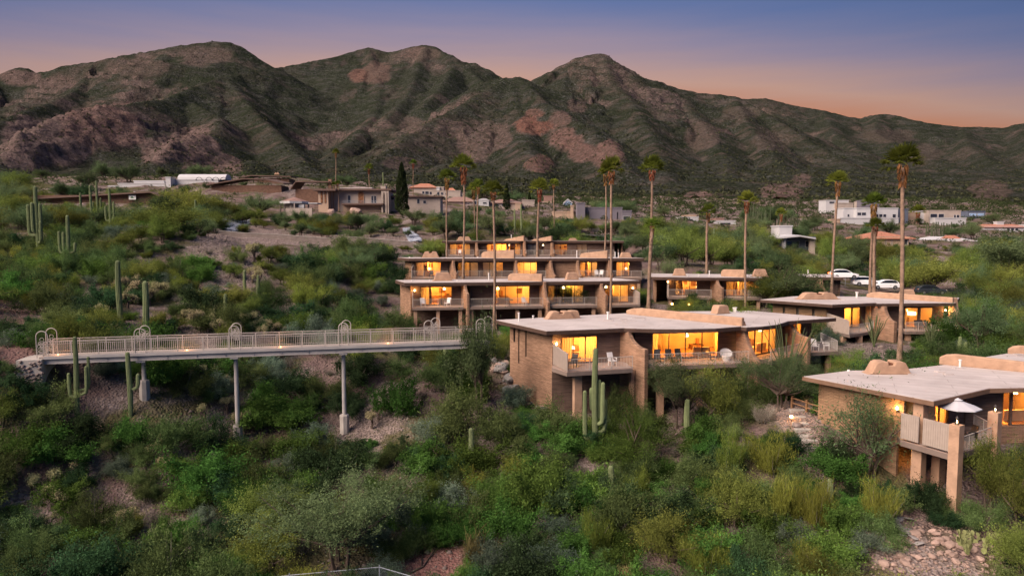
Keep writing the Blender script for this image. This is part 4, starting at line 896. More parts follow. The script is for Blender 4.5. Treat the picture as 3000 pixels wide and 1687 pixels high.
# ================================================================== middle house
z = 12.5; zf = 9.6; zs = z-.3
M_f = [G(1601, 971, z), G(1828, 962, z), G(1850, 963, z), G(1930, 964.6, z), G(2010, 965, z), G(2098, 963, z), G(2171, 957.5, z), G(2187, 960, z), G(2236, 957, z), G(2278, 952, z), G(2308, 943, z), G(2311, 941.5, z), G(2450, 932, z)]
M_b = [G(2200, 911, z), G(1960, 913, z), G(1836, 918, z), G(1451, 938, z)]
root = thing('hillside_house', 'wide brick house with curved white roof, curving fin walls and boulders by its gable', 'house', (12, 60, gz((12, 58))))
roof(root, [tuple(p) for p in M_f+M_b], z, .3)
FOOT.append([tuple(p) for p in [M_f[0]+np.array((1.2, -2.6)), M_f[6]+np.array((0, -2.6)), M_f[-1]+np.array((0, -2)), M_b[0], M_b[3]]])
uL = M_b[3]-M_f[0]; uL /= np.linalg.norm(uL); uA = M_f[1]-M_f[0]; uA /= np.linalg.norm(uA); nA = np.array((uA[1], -uA[0]))
a0 = np.array((3.35, 56.05)); a1 = a0+uA*6.55
bl = a0+uL*7.2; fs = frame(bl, a0); zg = gz(a0)-1.2
# gable wall with its narrow window slits
facade(root, bl, a0, zg, zs, [(.62, .98, zs-1.55, zs-.08, 1, [(0, 1)], False), (1.5, 1.72, zs-3.4, zs-.12, 1, [(0, 1)], False), (2.75, 3.0, zs-2.6, zs-.15, 1, [(0, 1)], False)], m='brick', room=0)
fA_ = frame(a0, a1)
facade(root, a0, a1, zf, zs, [(.78, 4.05, zf+.06, zs-.35, 3, [(0, .33), (.52, 1)], True)], room=4, watts=80)
sconce(root, fA_(.32, 0), nA, zf+1.75, 18)
balA = [G(1617, 1076, zf), G(1661, 1090, zf), G(1854, 1079, zf)]
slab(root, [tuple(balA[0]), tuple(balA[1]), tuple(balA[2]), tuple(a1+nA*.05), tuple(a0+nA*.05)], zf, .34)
panel(root, balA[1]-uL*0+uA*.06, a0+nA*.1+uA*.05, zf+.05, zf+1.45, zf+1.75)
railing(root, [balA[1]+uA*.1+uL*.05, balA[2]+uL*.05], zf)
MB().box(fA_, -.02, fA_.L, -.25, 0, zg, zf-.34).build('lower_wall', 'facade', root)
col_box(root, fA_(1.35, 2.2), uA, .62, .5, zg, zf-.34); col_box(root, fA_(6.3, 1.9), uA, .3, .5, zg, zf-.34)
pc = fA_(4.6, 1.8); patio_chair((pc[0], pc[1], zf), .5, 'white high-backed patio chair behind the tall saguaro on the brick house balcony')
pc = fA_(1.7, 1.2); patio_table((pc[0], pc[1], zf), 'small dark wrought-iron table before the yellow curtains', .35)
pc = fA_(1.2, 1.5); patio_chair((pc[0], pc[1], zf), -.6, 'dark wrought-iron chair before the yellow curtains', 'chair_dark')
# fin 1
F1 = np.array((10.95, 55.0)); fin(root, M_f[1]-nA*1.3+uA*.1, F1, finprof(zs+.03, gz(F1)-1, zf+1.45, s_flat=.42), .42)
# bay B
b0 = np.array((10.55, 58.25)); b1 = np.array((20.15, 59.9)); fB = frame(b0, b1); nB = fB.n
def pxu(fr, A, B, px, zz): return fr.at(hit(px, A, B, zz))
facade(root, b0, b1, zf, zs, [(pxu(fB, b0, b1, 1911, 11), pxu(fB, b0, b1, 2106, 11), zf+.06, zs-.32, 4, [(0, .10)], True)], room=5, watts=95)
balB = [hit(1897, b0+nB*3.0, b1+nB*3.0, zf), hit(2195, b0+nB*3.0, b1+nB*3.0, zf)]
slab(root, [tuple(balB[0]), tuple(balB[1]), tuple(balB[1]-nB*2.95), tuple(balB[0]-nB*2.95)], zf, .34); railing(root, [balB[0]-nB*.1, balB[1]-nB*.1], zf)
MB().box(fB, 0, fB.L, -.5, -.25, zg, zf-.34).build('lower_wall', 'facade', root)
for t in (.15, .55, .95): q = balB[0]+(balB[1]-balB[0])*t-nB*.6; col_box(root, q, fB.u, .5, .5, gz(q)-.6, zf-.34)
q = hit(2128, b0+nB*1.6, b1+nB*1.6, zf)
patio_table((q[0]-1.3, q[1]+.2, zf), 'dark patio table beside the round wicker chair', .45)
t = thing('wicker_chair', 'pale round-backed wicker chair on the middle balcony of the curved-roof house', 'chair', (q[0], q[1], zf), 'chairs on the balconies')
MB().lathe((q[0], q[1], zf), [(.3, 0), (.36, .2), (.42, .42), (.4, .45)], 14).build('seat', 'chair_white', t)
V = []; n_ = 13
for i in range(n_):
    a = math.pi*(i/(n_-1)); V += [(q[0]+.46*math.cos(a), q[1]+.40*math.sin(a)*.6+.1, zf+.42), (q[0]+.55*math.cos(a), q[1]+.5*math.sin(a)*.6+.14, zf+.62+.38*math.sin(a))]
MB().add(V, [(2*i, 2*i+2, 2*i+3, 2*i+1) for i in range(n_-1)]).build('backrest', 'chair_white', t)
sconce(root, hit(2172, b0, b1, 10.4), nB, zf+.9, 8)
for i, c in enumerate((1925, 1960, 1990)):
    q = hit(c, b0+nB*1.4, b1+nB*1.4, zf); patio_chair((q[0], q[1], zf), .2*i-.2, 'dark scrollwork chair along the glass of the curved-roof house', 'chair_dark')
# fin 2 with the long parapet across the roof
F2 = hit(2222, b0+nB*3.3, b1+nB*3.3, 8); P2 = G(2180, 957, z)
fin(root, P2+np.array((-.1, 1.0)), F2, [(-.05, gz(F2)-1), (-.05, z+.45), (.2, z+.4), (.3, z-.1), (.40, zs-.5), (.55, zs-1.25), (.8, zs-2.1), (1, zf+.1), (1, gz(F2)-1)], .42, 'brick')
parapet(root, G(1838, 920, z), P2+np.array((0, .25)), z, z+.75, z+.75, .42)
# bay C
c0 = hit(2188, np.array((20.3, 59.3)), np.array((26, 63.9)), 11); c1 = np.array((25.3, 63.3)); fC = frame(c0, c1)
facade(root, c0, c1, zf, zs, [(.2, fC.L-1.0, zf+.06, zs-.3, 4, [(.0, .12), (.8, 1)], True)], room=3, watts=75)
bC = [tuple(c0+fC.n*.05), tuple(c1+fC.n*.05), tuple(c1+fC.n*2.2), tuple(c0+fC.n*2.4)]; slab(root, bC, zf, .34); railing(root, [np.array(bC[3])-fC.n*.1, np.array(bC[2])-fC.n*.1], zf)
MB().box(fC, 0, fC.L, -.5, -.25, zg, zf-.34).build('lower_wall', 'facade', root)
# fin 3
F3 = np.array((26.75, 60.9)); fin(root, np.array((25.2, 64.4)), F3, finprof(zs+.02, gz(F3)-1.2, zf+1.55, s_flat=.45), .42)
# bay D and the open end balcony
d0 = np.array((25.9, 64.3)); d1 = np.array((28.9, 65.4)); fD = frame(d0, d1)
facade(root, d0, d1, zf, zs, [(.9, 2.1, zf+.9, zs-.25, 1, [(.7, 1)], True)], room=3, watts=60)
bD = [G(2378, 1033, zf), G(2456, 1029, zf), G(2404, 1003, zf)]; slab(root, [tuple(bD[0]), tuple(bD[1]), tuple(bD[2]), tuple(d1), tuple(d0)], zf, .3)
railing(root, [bD[0], bD[1]-np.array((.1, 0)), bD[2]], zf); col_box(root, bD[1]+np.array((-.7, .5)), (1, 0), .4, .4, gz(bD[1])-.6, zf-.3)
eD = frame(d1, G(2300, 925, z)+np.array((0, 0))); MB().box(eD, 0, eD.L-.6, -.2, 0, zg, zs).build('side_wall', 'brick_tan', root)
for i, (c, dd) in enumerate(((2395, 63.3), (2428, 63.8))):
    q = np.array(((c-1500)/2000*dd, dd)); patio_chair((q[0], q[1], zf), 1.2*i, 'white wire chair on the open end balcony', 'chair_white')
bkw = frame(M_b[3]-uL*1.0+uA*1.0, M_b[1]+np.array((0, -1.0))); MB().box(bkw, 0, bkw.L, 0, .2, 7.5, zs).build('back_wall', 'brick', root)
chimney(root, G(1640, 934, z), z+.03, 2.3, .72, 1.1, .25); chimney(root, G(1678, 932, z), z+.03, 1.1, .72, .9, .25, False)
chimney(root, G(2110, 919, z), z+.03, 1.5, .85, 1.0, .4, False); vent(root, G(2150, 914, z), z, .5, .1); vent(root, G(2155, 915, z), z, .55, .1)
vent(root, G(1520, 942, z), z, .85); vent(root, G(1562, 934, z), z, .35); vent(root, G(1781, 936, z), z, .75, .1)
for k in range(7): q = G(1760+k*22, 937+4*math.sin(k*2.1), z); skylight(root, q, z, .6+.3*(k % 3), .4, .08+.05*(k % 2))

# ================================================================== house with the parasol terrace, bottom right
z = 10.0; zf = 7.1; zs = z-.28
Q = [G(2350, 1103, z), G(2736, 1177, z), G(2900, 1139, z), G(3000, 1137, z), G(3160, 1134, z), G(3200, 1085, z), G(2990, 1066, z), G(2783, 1067, z), G(2631, 1084, z), G(2486, 1086, z)]
root = thing('hillside_house', 'tan house on tall square piers with a parasol on its lamp-lit terrace', 'house', (27, 45, gz((27, 43))))
roof(root, [tuple(p) for p in Q], z, .28, side='fascia_tan')
FOOT.append([tuple(p) for p in [Q[0], Q[1]+np.array((.6, -2.0)), np.array((30.9, 42.2)), Q[4]+np.array((1, -1)), Q[5], Q[7]]])
l0 = np.array((22.35, 49.1)); l1 = np.array((25.25, 43.95)); fL = frame(l0, l1); zg = 2.2
MB().box(fL, 0, fL.L, -.25, 0, zg, zs).build('side_wall', 'brick_tan', root)
uf = Q[2]-Q[1]; uf /= np.linalg.norm(uf); nf = np.array((uf[1], -uf[0]))
# return with a small lit window beside the corner column
r1 = l1+(l1-l0)/fL.L*1.55+np.array((.25, .05)); fr_ = frame(l1, r1)
facade(root, l1, r1, zf, zs, [(.35, 1.4, zf+1.35, zs-.12, 2, [], True)], m='brick_tan', room=1.2, watts=20, decor=False)
sconce(root, l1, fL.n, zf+1.9, 20)
cc = np.array((26.0, 42.75)); col_box(root, cc, uf, .62, .62, zg-.5, zs, 'column', 'adobe')
w0 = np.array((26.45, 43.45)); w1 = np.array((31.3, 46.5)); fF = frame(w0, w1)
facade(root, w0, w1, zf, zs, [(.15, 3.6, zf+.06, zs-.1, 3, [(.35, .5), (.7, 1)], True)], room=3.6, watts=85)
w2 = np.array((31.35, 46.45)); w3 = np.array((38.5, 46.9)); fG = frame(w2, w3)
facade(root, w2, w3, zf-.0, zs, [(pxu(fG, w2, w3, 2938, 8.5), pxu(fG, w2, w3, 2962, 8.5), zf-.05, zs-.15, 1, [], True), (pxu(fG, w2, w3, 2966, 8.5), fG.L-.5, zf-.0, zs-.15, 3, [], True)], m='facade', room=4, watts=110)
MB().box(fG, 0, fG.L, -.24, .04, 2.5, zf-.02).build('lower_wall', 'brick', root)
eD = frame(w3, Q[5]+np.array((-.8, -1.5))); MB().box(eD, .1, eD.L, 0, .2, 2.5, zs).build('side_wall', 'brick_tan', root)
bkw = frame(Q[9]+np.array((.5, -1.2)), Q[6]+np.array((0, -1.2))); MB().box(bkw, 0, bkw.L, 0, .2, 4, zs).build('back_wall', 'brick_tan', root)
e0 = np.array((25.0, 43.1)); e1 = np.array((26.45, 39.95)); e2 = np.array((30.75, 42.8)); e3 = np.array((31.6, 45.9))
slab(root, [tuple(e0), tuple(e1), tuple(e2), tuple(e3), tuple(w1+nf*.05), tuple(w0+nf*.05), tuple(r1+fL.n*.02), tuple(l1+fL.n*.0)], zf, .36, 'slab')
def pier(c, zt, a=.52): return col_box(root, c, uf, a, a, gz(c)-.6, zt, 'pier', 'adobe')
pier(e1+np.array((.1, .1)), zf+1.87, .58); pier(e2+np.array((.1, .1)), zf+1.9, .58)
pp = lambda t: e0+(e1-e0)*t
panel(root, pp(.0), pp(.34), zf+.15, zf+1.8, m='panel'); panel(root, pp(.42), pp(.92), zf+.15, zf+1.8, m='panel')
railing(root, [e1+uf*.4+nf*-.05, e2-uf*.35], zf); railing(root, [e2+np.array((.25, .35)), e3+np.array((-.1, -.1))], zf)
c = np.array((27.7, 43.4)); col_box(root, c, uf, .8, .5, 2.5, zf-.36, 'column', 'adobe')
lw = frame(w0-nf*.3, w1-nf*.3); MB().box(lw, 1.4, lw.L, -.2, 0, 2.5, zf-.36).build('lower_wall', 'facade', root)
window(root, lw, .2, 1.3, zf-2.9, zf-.6, -.1, 2, curtain=[(0, 1)]); q = lw(.7, -.9); lamp((q[0], q[1], zf-1.2), 25, parent=root)
parapet(root, G(2752, 1067, z), G(3100, 1100, z), z, z+.95, z+.75, .42); chimney(root, G(2600, 1094, z), z+.03, 2.6, .95, 1.1, .0)
vent(root, G(2812, 1080, z), z, .75, .08); vent(root, G(2486, 1088, z), z, .15)
for a, b in ((2668, 1097), (2754, 1091), (2803, 1080), (2778, 1098)): skylight(root, G(a, b, z), z, .6, .45, .12)
for c, lb in ((e1+np.array((.1, .1)), 'small lit glass lantern on the tall front pier of the parasol terrace'), (e2+np.array((.1, .1)), 'small lit glass lantern on the pier beside the big amber window')):
    t = thing('lantern', lb, 'lantern', (c[0], c[1], zf+1.88)); l = (c[0], c[1], zf+1.88)
    MB().lathe(l, [(.12, 0), (.12, .05), (.06, .06)], 8).build('base', 'wall_lamp_metal', t); MB().lathe((l[0], l[1], l[2]+.06), [(.07, 0), (.12, .1), (.09, .25), (.04, .3)], 8).build('glass_globe', 'glass', t)
    MB().lathe((l[0], l[1], l[2]+.1), [(.02, 0), (.035, .06), (.02, .14)], 6).build('flame', 'bulb', t); MB().lathe((l[0], l[1], l[2]+.36), [(.1, 0), (.05, .08), (.015, .14)], 8).build('cap', 'wall_lamp_metal', t)
# parasol
pc = np.array((28.3, 42.7)); t = thing('parasol', 'grey cantilever-style octagonal parasol open above the terrace table', 'parasol', (pc[0], pc[1], zf))
V = [(pc[0], pc[1], zf+2.75)]; 
for i in range(8): a = 2*math.pi*i/8+.2; V.append((pc[0]+1.3*math.cos(a), pc[1]+1.3*math.sin(a), zf+2.3))
for i in range(8): a = 2*math.pi*i/8+.2; V.append((pc[0]+1.3*math.cos(a), pc[1]+1.3*math.sin(a), zf+2.24))
MB().add(V, [(0, i+1, (i+1) % 8+1) for i in range(8)]+[(i+1, i+9, (i+1) % 8+9, (i+1) % 8+1) for i in range(8)]).build('canopy', 'umbrella_cloth', t)
V = [(pc[0], pc[1], zf+2.86)]+[(pc[0]+.28*math.cos(2*math.pi*i/8+.2), pc[1]+.28*math.sin(2*math.pi*i/8+.2), zf+2.72) for i in range(8)]
MB().add(V, [(0, i+1, (i+1) % 8+1) for i in range(8)]).build('vent_cap', 'umbrella_cloth', t)
MB().tube([(pc[0], pc[1], zf), (pc[0], pc[1], zf+2.72)], .03, 8).build('pole', 'wall_lamp_metal', t); MB().lathe((pc[0], pc[1], zf), [(.3, 0), (.3, .06), (.06, .1)], 12).build('base', 'wall_lamp_metal', t)
patio_table((pc[0]+.0, pc[1]+.02, zf), 'dark table standing around the parasol pole', .55)
for i, (dx, dy, rz) in enumerate(((-.9, -.2, 1.4), (.2, -.95, 3.0), (.9, .1, -1.5))): patio_chair((pc[0]+dx, pc[1]+dy, zf), rz, 'dark chair at the table under the parasol', 'chair_dark', 'chairs under the parasol')
# neighbouring unit behind the parapet
z2 = 10.6; root = thing('hillside_house', 'pale flat-roofed unit with a rounded adobe parapet partly hidden behind the tan house', 'house', (41, 58, gz((41, 58))))
pl = [tuple(G(2885, 1046, z2)), tuple(G(3150, 1078, z2)), tuple(G(3300, 1060, z2)), tuple(G(2960, 1034, z2))]
roof(root, pl, z2, .28); MB().prism(offset_poly(pl, .8), 4, z2-.28).build('wall', 'brick_tan', root); parapet(root, G(2952, 1036, z2), G(3200, 1052, z2), z2, z2+.75, z2+.75, .4); skylight(root, G(2985, 1042, z2), z2)
# ================================================================== the footbridge
zd = 11.65                                               # deck level
BA = G(128, 1046, zd)*1.0; BB = G(1345, 1003, zd)
fr = frame(BA, BB); L = fr.L; wd = 1.7                   # near edge runs along the frame line, far edge at n = -wd
t = thing('footbridge', 'long white steel footbridge with railings crossing the ravine on slender piers', 'bridge', (BA[0], BA[1], gz(BA)))
MB().box(fr, -.3, L+2.5, -wd, 0, zd-.12, zd).build('deck', 'bridge_deck', t)
MB().box(fr, 0, L+2.5, -.05, .06, zd-.16, zd+.05).build('kerb_beam', 'bridge_white', t)
for n0 in (-.12, -wd+.12):
    g = MB(); g.box(fr, 0, L+2.5, n0-.1, n0+.1, zd-.20, zd-.121); g.box(fr, 0, L+2.5, n0-.02, n0+.02, zd-.47, zd-.20); g.box(fr, 0, L+2.5, n0-.11, n0+.11, zd-.52, zd-.47)
    k = int(L/2)
    for i in range(k+1): g.box(fr, i*2., i*2.+.025, n0+.0201, n0+.09, zd-.47, zd-.20)
    g.build('girder', 'bridge_white', t)
for n0 in (-.03, -wd+.03):
    k = int(round(L/1.75)); r_ = MB()
    r_.box(fr, 0, L+1.2, n0-.03, n0+.03, zd+1.05, zd+1.10); r_.box(fr, 0, L+1.2, n0-.018, n0+.018, zd+.92, zd+.95); r_.box(fr, 0, L+1.2, n0-.018, n0+.018, zd+.10, zd+.13)
    rl = r_.build('railing', 'rail', t)
    for i in range(k+1):
        u = L*i/k; MB().box(fr, u-.032, u+.032, n0-.032, n0+.032, zd, zd+1.05).build('post', 'rail', rl)
        b = MB()
        for j in range(1, 13):
            x = u+L/k*j/13
            if x < L+1.1: b.box(fr, x-.010, x+.010, n0-.010, n0+.010, zd+.13, zd+.92)
        bb = b.build('balusters', 'rail', rl); bb['kind'] = 'stuff'
# arched scrollwork screens standing in facing pairs
def arch(u, z0, h, n0, lab):
    a = MB(); w2 = .36; P = [(*fr(u-w2, n0), z0), (*fr(u-w2, n0), z0+h-w2)]+[(*fr(u-w2*math.cos(q), n0), z0+h-w2+w2*math.sin(q)) for q in np.linspace(.15, math.pi-.15, 12)]+[(*fr(u+w2, n0), z0+h-w2), (*fr(u+w2, n0), z0)]
    a.tube(P, .034, 6); ob = a.build('arch_screen', 'rail', t)
    s = MB()
    def ring(cu, cz, r_): s.tube([(*fr(u+cu+r_*math.cos(q), n0), z0+cz+r_*math.sin(q)) for q in np.linspace(0, 2*math.pi, 13)], .014, 4, False)
    if lab:
        for i in range(26):
            q = random.Random(i*7+int(u)); ring(q.uniform(-.28, .28), q.uniform(.2, h-.8), q.uniform(.06, .13))
        ring(0, h-.6, .13); ring(-.12, h-.85, .09); ring(.1, h-.95, .08)
    else:
        for i in range(14):
            q = random.Random(i*5+int(u)); ring(q.uniform(-.25, .25), q.uniform(h-1.0, h-.4), q.uniform(.07, .14))
        s.tube([(*fr(u-.4+.8*j/8, n0), z0+1.12+.22*math.sin(math.pi*j/8)) for j in range(9)], .016, 4)
    s.build('scrollwork', 'rail', ob)
for px_, full in ((122, True), (150, True), (409, False), (424, False), (686, False), (692, False), (1006, False), (1014, False), (1256, False), (1276, False), (1408, False), (1430, False)):
    pair = (px_ in (122, 409, 686, 1006, 1256, 1408)); n0 = .02 if pair else -wd-.02
    A, B = np.array(fr(0, n0)), np.array(fr(L, n0)); u = fr.at(hit(px_, A, B, zd+1.5)); arch(u, zd-.05, 1.9, n0, full)
# piers
for px_, topw, base_py, ph in ((425, .15, 1150, .9), (695, .155, 1300, 1.25), (1010, .155, 1250, 1.05)):
    A, B = np.array(fr(0, -wd/2)), np.array(fr(L, -wd/2)); p = hit(px_-4, A, B, zd-1); g = gz(p); zb = CAMZ-(base_py-700)/2000*p[1]; zb = min(zb, g+.4)
    pr = MB().lathe((p[0], p[1], zb+ph-.05), [(topw*1.08, 0), (topw, zd-.52-zb-ph)], 14).build('pier', 'bridge_white', t, smooth=False)
    MB().lathe((p[0], p[1], g-.6), [(.38, 0), (.38, zb+ph-g+.5), (.33, zb+ph-g+.6)], 8).build('pedestal', 'concrete', pr)
    MB().box(fr, fr.at(p)-.3, fr.at(p)+.3, -wd+.05, -.05, zd-.66, zd-.521).build('pier_cap', 'bridge_white', pr)
# abutment of mortared stones and the landing path
ab = MB().box(fr, -1.6, -.02, -wd-.4, .35, zd-2.2, zd-.13).build('abutment', 'concrete', t)
rr = random.Random(3)
for i in range(70):
    u = rr.uniform(-1.7, .02); zz = rr.uniform(zd-2.0, zd-.2); p = fr(u, .36); s = rr.uniform(.07, .15)
    MB().lathe((p[0], p[1], zz-s*.6), [(s*.6, 0), (s, s*.5), (s*.9, s*.9), (s*.4, s*1.2)], 6).build('stone', 'rock', ab)
for u in (.6, 9.2, 15.9, 24.1): # warm floor lights set in the deck under the arches
    p = fr(u, -wd*.5); b = MB().lathe((p[0], p[1], zd+.0), [(.04, 0), (.04, .03), (.02, .04)], 8).build('deck_light', 'path_bulb', t); lamp((p[0], p[1], zd+.3), 8, (1, .42, .12), .08, t)
# ================================================================== far houses
def fbox(px0, px1, py0, py1, D, dep=8, zdown=3):
    """box whose front face fills the picture rectangle at distance D"""
    a = W(px0, py0, D); b = W(px1, py1, D); VIS.append((px0, px1, py0, py1+2, D)); return a[0], b[0], D, D+dep, b[2]-zdown, a[2]
def addbox(root, name, m, x0, x1, y0, y1, z0, z1): return MB().prism([(x0, y0), (x1, y0), (x1, y1), (x0, y1)], z0, z1).build(name, m, root)
def fhouse(name, label, px, D): g = at(px, D); FOOT.append([(g[0]-6, D-1), (g[0]+6, D-1), (g[0]+6, D+8), (g[0]-6, D+8)]); return thing(name, label, 'house', tuple(g))
VIS += [(815, 930, 577, 612, 172), (916, 1290, 550, 612, 184), (1651, 1677, 583, 604, 288)]
def win(root, px0, px1, py0, py1, D, m='dark_glass', name='window', fm='white_paint', dep=.05):
    a = W(px0, py0, D-dep); b = W(px1, py1, D-dep); w_ = MB().prism([(a[0], D-dep), (b[0], D-dep), (b[0], D+.1), (a[0], D+.1)], b[2], a[2]).build(name, m, root)
    t = .07; f = MB()
    for (x0, x1, z0, z1) in ((a[0]-t, b[0]+t, a[2], a[2]+t), (a[0]-t, b[0]+t, b[2]-t, b[2]), (a[0]-t, a[0], b[2], a[2]), (b[0], b[0]+t, b[2], a[2])): f.prism([(x0, D-dep-.04), (x1, D-dep-.04), (x1, D+.1), (x0, D+.1)], z0, z1)
    f.build('frame', fm, w_); return w_
def flat_house(name, label, D, boxes, wins=(), eave=None):
    r_ = fhouse(name, label, (boxes[0][0]+boxes[0][1])/2, D)
    for bx in boxes:
        px0, px1, py0, py1, m = bx[:5]; dd = bx[5] if len(bx) > 5 else 0; x0, x1, y0, y1, z0, z1 = fbox(px0, px1, py0, py1, D+dd, bx[6] if len(bx) > 6 else 7); FOOT.append([(x0-.5, y0-2.0), (x1+.5, y0-2.0), (x1+.5, y1), (x0-.5, y1)])
        addbox(r_, 'wall', m, x0, x1, y0, y1, z0, z1); ov = bx[7] if len(bx) > 7 else .12; addbox(r_, 'roof', bx[8] if len(bx) > 8 else m, x0-ov, x1+ov, y0-ov, y1+ov, z1, z1+.28)
    for w_ in wins: win(r_, *w_[:4], D+(w_[5] if len(w_) > 5 else 0), w_[4] if len(w_) > 4 else 'dark_glass')
    return r_
def hip(root, px0, px1, py_e, py_t, D, dep, m, ov=.5, rl=.35):
    a = W(px0, py_e, D); b = W(px1, py_e, D); zt = W(px0, py_t, D+dep/2)[2]; x0, x1, y0, y1, z0 = a[0]-ov, b[0]+ov, D-ov, D+dep+ov, a[2]; xm = (x1-x0)*(1-rl)/2
    V = [(x0, y0, z0), (x1, y0, z0), (x1, y1, z0), (x0, y1, z0), (x0+xm, (y0+y1)/2, zt), (x1-xm, (y0+y1)/2, zt), (x0, y0, z0-.2), (x1, y0, z0-.2), (x1, y1, z0-.2), (x0, y1, z0-.2)]
    return MB().add(V, [(0, 1, 5, 4), (1, 2, 5), (2, 3, 4, 5), (3, 0, 4), (6, 7, 1, 0), (7, 8, 2, 1), (8, 9, 3, 2), (9, 6, 0, 3), (9, 8, 7, 6)]).build('roof', m, root)
# long brown house with the sign board
D = 148; r_ = fhouse('ranch_house', 'long low brown wooden house with a gable end and a white sign board', 270, D)
x0, x1, y0, y1, z0, z1 = fbox(95, 440, 578, 595, D, 8); addbox(r_, 'wall', 'brown_wood', x0, x1, y0, y1, z0, W(300, 572, D)[2]); FOOT.append([(x0, y0-2), (x1, y0-2), (x1, y1), (x0, y1)])
a = W(78, 581, D-1); b = W(440, 561, D-1); c = W(472, 574, D-1)
MB().add([(a[0], D-1.2, a[2]), (b[0], D-1.2, b[2]), (b[0], D+9, b[2]), (a[0], D+9, a[2]), (a[0], D-1.2, a[2]-.3), (b[0], D-1.2, b[2]-.3), (b[0], D+9, b[2]-.3), (a[0], D+9, a[2]-.3)], [(0, 1, 2, 3), (7, 6, 5, 4), (0, 4, 5, 1), (2, 6, 7, 3), (3, 7, 4, 0)]).build('roof', 'dark_roof', r_)
MB().add([(b[0], D-1.2, b[2]), (c[0], D-1.2, c[2]), (c[0], D+9, c[2]), (b[0], D+9, b[2]), (b[0], D-1.2, b[2]-.3), (c[0], D-1.2, c[2]-.3), (c[0], D+9, c[2]-.3), (b[0], D+9, b[2]-.3)], [(0, 1, 2, 3), (7, 6, 5, 4), (0, 4, 5, 1), (1, 5, 6, 2), (2, 6, 7, 3)]).build('roof', 'dark_roof', r_)
q = W(438, 564, D); e = W(466, 574, D); s_ = W(380, 568, D); MB().add([(s_[0], D-.02, z0), (e[0], D-.02, z0), (e[0], D-.02, e[2]-.3), (b[0], D-.02, b[2]-.45), (s_[0], D-.02, s_[2]-.3)], [(0, 1, 2, 3, 4)]).build('gable_wall', 'brown_wood', r_)
bd = MB()
for i in range(16): x = s_[0]+(e[0]-s_[0])*i/16; bd.prism([(x, D-.1), (x+.06, D-.1), (x+.06, D-.025), (x, D-.025)], z0, e[2]-.35)
q = bd.build('battens', 'dark_roof', r_); q['kind'] = 'stuff'
p0 = W(377, 572, D-.6); p1 = W(398, 585, D-.6); sg = MB().prism([(p0[0], D-.6), (p1[0], D-.6), (p1[0], D-.5), (p0[0], D-.5)], p1[2], p0[2]).build('sign_board', 'sign_white', r_)
cxm = (p0[0]+p1[0])/2; czm = (p0[2]+p1[2])/2
MB().add([(cxm+.22*math.cos(i*math.pi/6)-.05, D-.62, czm+.22*math.sin(i*math.pi/6)) for i in range(12)], [tuple(range(12))[::-1]]).build('emblem', 'sign_green', sg); MB().prism([(cxm-.4, D-.63), (cxm+.45, D-.63), (cxm+.45, D-.61), (cxm-.4, D-.61)], czm-.18, czm-.08).build('emblem_bar', 'sign_green', sg)
vent(r_, (W(380, 566, D)[0], D+2), W(380, 566, D)[2]+.2, .3, .15)
# white vaulted house
D = 228; r_ = flat_house('white_house', 'bright white modern house with a glazed barrel vault on its roof line', D, [(317, 345, 546, 556, 'white_paint'), (345, 483, 539, 556, 'white_paint'), (392, 481, 531.5, 540, 'white_paint', 3), (485, 501, 521, 562, 'white_paint', -1, 3), (501, 640, 528, 545, 'white_paint', 2)], [(430, 480, 546, 552, 'dark_glass')])
a = W(522, 519, D+3); b = W(662, 519, D+3); rr_ = 2.0; k = 8; V = []
for x in (a[0], b[0]):
    for j in range(k+1): t_ = math.pi*j/k; V.append((x-(1.2 if x == a[0] else 0)*0, D+5-2.6*math.cos(t_), a[2]-.9+2.0*math.sin(t_)))
MB().add(V, [(j, j+1, j+k+2, j+k+1) for j in range(k)]+[tuple(range(k+1))[::-1], tuple(range(k+1, 2*k+2))]).build('vault', 'white_paint', r_, fixn=True)
for i, cx in enumerate((583, 612, 632, 655)):
    c = W(cx, 525, D+1.8); s = MB(); s.tube([(c[0]+1.05*math.cos(q), D+1.8, c[2]+1.0*math.sin(q)-.4) for q in np.linspace(0, math.pi, 12)], .09, 5); s.build('arch_rib', 'dark_glass', r_)
# brown-roofed houses on the left ridge
def shed(name, label, D, pts, wallm, thick=.35):
    VIS.append((pts[0][0], pts[-1][0], min(q[1] for q in pts), max(q[1] for q in pts)+6, D)); r_ = fhouse(name, label, (pts[0][0]+pts[-1][0])/2, D); P = [W(a, b, D) for a, b in pts]
    for a, b in zip(P[:-1], P[1:]): MB().add([(a[0], D, a[2]), (b[0], D, b[2]), (b[0], D+9, b[2]+.5), (a[0], D+9, a[2]+.5), (a[0], D, a[2]-thick), (b[0], D, b[2]-thick), (b[0], D+9, b[2]+.5-thick), (a[0], D+9, a[2]+.5-thick)], [(0, 1, 2, 3), (7, 6, 5, 4), (0, 4, 5, 1), (1, 5, 6, 2), (2, 6, 7, 3), (3, 7, 4, 0)]).build('roof', 'dark_roof', r_, fixn=True)
    lo = min(p[2] for p in P); addbox(r_, 'wall', wallm, P[0][0]+1, P[-1][0]-1, D+1.2, D+8, lo-5, lo-.2); FOOT.append([(P[0][0], D-1), (P[-1][0], D-1), (P[-1][0], D+9), (P[0][0], D+9)]); return r_
shed('ranch_house', 'dark low-gabled roof showing over the trees beside the white vaulted house', 205, [(604, 540), (712, 522), (780, 524), (830, 536)], 'brown_wood')
r_ = shed('ranch_house', 'reddish flat roof behind the dark low-gabled one', 240, [(695, 520), (735, 513), (852, 516)], 'brown_wood'); chimney(r_, W(812, 513, 242)[:2], W(812, 513, 242)[2]+.1, 1.6, .7, 1)
